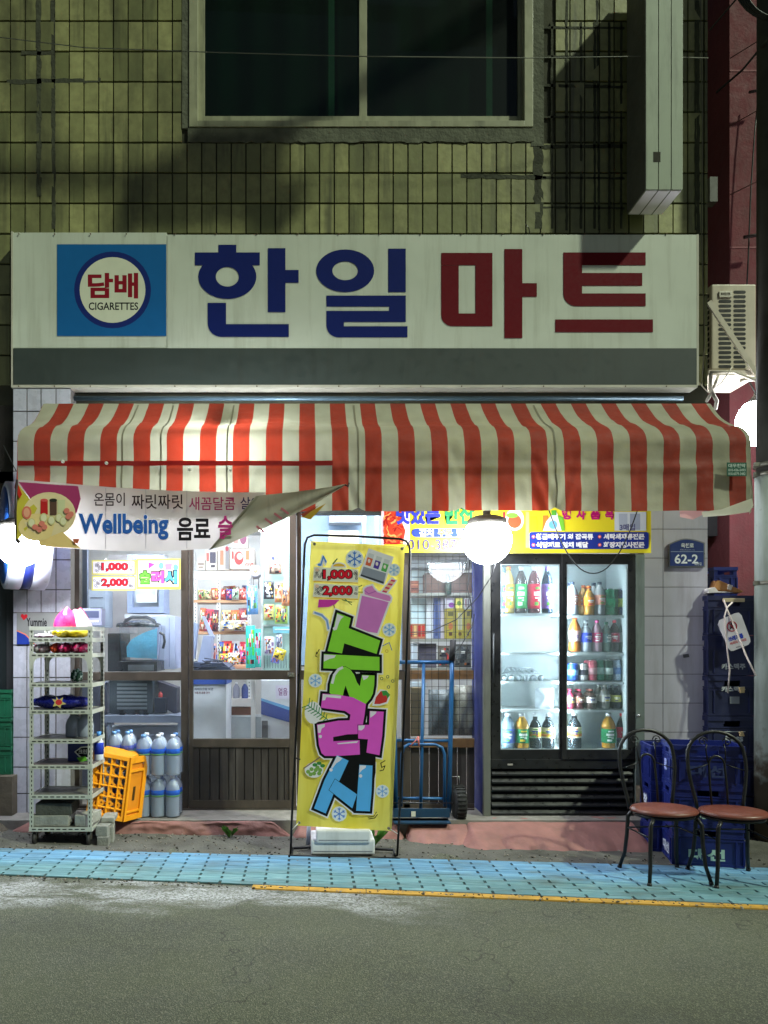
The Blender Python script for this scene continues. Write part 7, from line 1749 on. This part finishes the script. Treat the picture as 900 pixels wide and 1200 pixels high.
# ================================================================ POLE, WIRES
pole = thing('utility_pole', 'concrete utility pole at the right edge of the picture', 'pole', (X(903, 6.35), 6.35, -.07))
pcx = X(903.5, 6.35)
def polemat():
    m, n, b = new('pole_concrete')
    c = mixc(n, ramp(n, nz(n, 5, 6, stretch=(2, 2, .4)), .35, .65), srgb(128, 136, 128), srgb(158, 168, 160))
    g_ = n.nodes.new('ShaderNodeNewGeometry'); xyz = n.nodes.new('ShaderNodeSeparateXYZ'); n.links.new(g_.outputs['Position'], xyz.inputs[0])
    a_ = n.nodes.new('ShaderNodeMath'); a_.operation = 'ADD'; n.links.new(xyz.outputs[2], a_.inputs[0]); n.links.new(ramp(n, nz(n, 6, 5), .3, .7, -.25, .25), a_.inputs[1])
    c = mixc(n, ramp(n, a_.outputs[0], .75, .55), c, srgb(86, 76, 62)); c = mixc(n, ramp(n, nz(n, 18, 4), .66, .74, 0, .25), c, srgb(110, 100, 90))
    n.links.new(c, b.inputs['Base Color']); b.inputs['Roughness'].default_value = .8; return m
g = G(); g.lathe([(.124, 0), (.119, 3.02)], (pcx, 6.35, -.07), 24); g.build('lower_shaft', mat('pole_base', (60, 58, 50), .8) and polemat(), pole)
g = G(); g.lathe([(.108, 2.95), (.1, 9.5)], (pcx, 6.35, -.07), 24); g.build('upper_shaft', mat('pole_dark', (56, 54, 48), .8, var=.3, dirt=.4), pole)
for py in (545, 556, 683):
    g = G(); z = Z(py, 6.35); g.lathe([(.123, z - .02), (.129, z - .02), (.129, z + .01), (.123, z + .01)], (pcx, 6.35, 0), 24); g.box(pcx - .16, pcx - .12, 6.30, 6.33, z - .02, z + .012); g.build('clamp', mat('clamp_steel', (130, 128, 116), .5, .5), pole)
for k in range(5):
    g = G(); rr_ = .26 + .018 * k; cx_, cz_ = X(908, 6.12) + .02, Z(-20, 6.12) + .02 * k
    g.tube([(cx_ + rr_ * math.cos(R(a)), 6.12 + .01 * k, cz_ + rr_ * 1.05 * math.sin(R(a))) for a in range(0, 360, 12)], .008, 6, closed=True); 
    if k == 0: coil = thing('cable_coil', 'coil of black cable on the pole at the top right corner', 'cable', (cx_, 5.5, cz_ - .3))
    g.build('loop', plain((24, 24, 24)), coil)
def wire(pts, label, r=.005, col=(40, 40, 38)):
    g = G(); g.tube([P(*q) for q in pts], r, 6); one(g, 'wire', plain(col), label, 'wire')
wire([(-80, 34, 6.2), (100, 56, 6.2), (240, 61, 6.2), (420, 66, 6.2), (620, 68, 6.2), (760, 66, 6.3), (830, 68, 6.4)], 'thin pale wire crossing in front of the upstairs window', .0035, (120, 122, 110))
wire([(832, 35, 7), (862, 0, 6.6), (875, -15, 6.4)], 'short dark wire at the top of the alley', .008)
wire([(840, 108, 7.6), (870, 82, 7.0), (905, 40, 6.0)], 'dark wire rising to the pole beside the maroon wall', .01)
wire([(856, 68, 7.9), (905, 38, 7.0)], 'pale wire across the top of the maroon wall', .005, (110, 80, 76))
wire([(856, 147, 7.9), (905, 120, 7.0)], 'pale wire sloping over the maroon wall below the black one', .005, (130, 90, 86))
wire([(856, 228, 7.9), (905, 204, 7.0)], 'pale wire sloping over the middle of the maroon wall', .005, (130, 90, 86))
wire([(889, 108, 7.9), (884, 160, 7.9), (880, 220, 7.9), (877, 300, 7.9), (875, 340, 7.9)], 'thin black wire hanging down the maroon wall', .007)
wire([(821, 0, 6.6), (823, 150, 6.6), (822, 280, 6.6), (826, 400, 6.6), (822, 452, 6.6)], 'thin wire running down the corner of the tiled wall', .004, (90, 88, 70))
wire([(617, 274, 6.6), (616, 262, 6.55), (620, 268, 6.55), (621, 274, 6.6)], 'small wire loop standing on top of the shop sign', .004)
wire([(4, 522, 6.4), (14, 542, 6.4), (19, 552, 6.3)], 'thin wire beside the left end of the awning', .004)
wire([(480, 744, 6.6), (500, 742, 6.6), (520, 740, 6.6), (528, 738, 6.6)], 'thin wire lying on the grille above the snacks', .003)
# loose carton debris at the pole foot and a slab of rubble under the pillar
g = G(); g.pbox(757, 925, 772, 945, 6.15, .2); one(g, 'stone_block', mat('mossy_concrete', (92, 84, 70), .9), 'brown rough stone at the foot of the grey pillar', 'stone', bevel=.01)

# added cables and boxes, unseen above the street, placed to shade the upper wall
ov = thing('shade_cables', 'added unseen cables and boxes above the street that shade the upper wall', 'cables', (1.6, 4.9, 8.0))
g = G()
for k in range(4): g.tube([(-9, 4.7 + .05 * k, 9.2), (-3, 4.8, 8.75 + .06 * k), (1.6, 4.85, 8.5 + .05 * k), (pcx, 6.2, 8.7 + .1 * k)], .02, 6)
g.build('cable', plain((30, 30, 30)), ov)
for (x0_, x1_, z0_, z1_) in ((1.05, 1.75, 8.25, 8.62), (1.5, 2.3, 8.3, 8.95), (2.15, 2.45, 8.2, 8.5)):
    g = G(); g.box(x0_, x1_, 4.75, 4.95, z0_, z1_); g.build('shade_box', plain((50, 50, 50)), ov, bevel=.03)
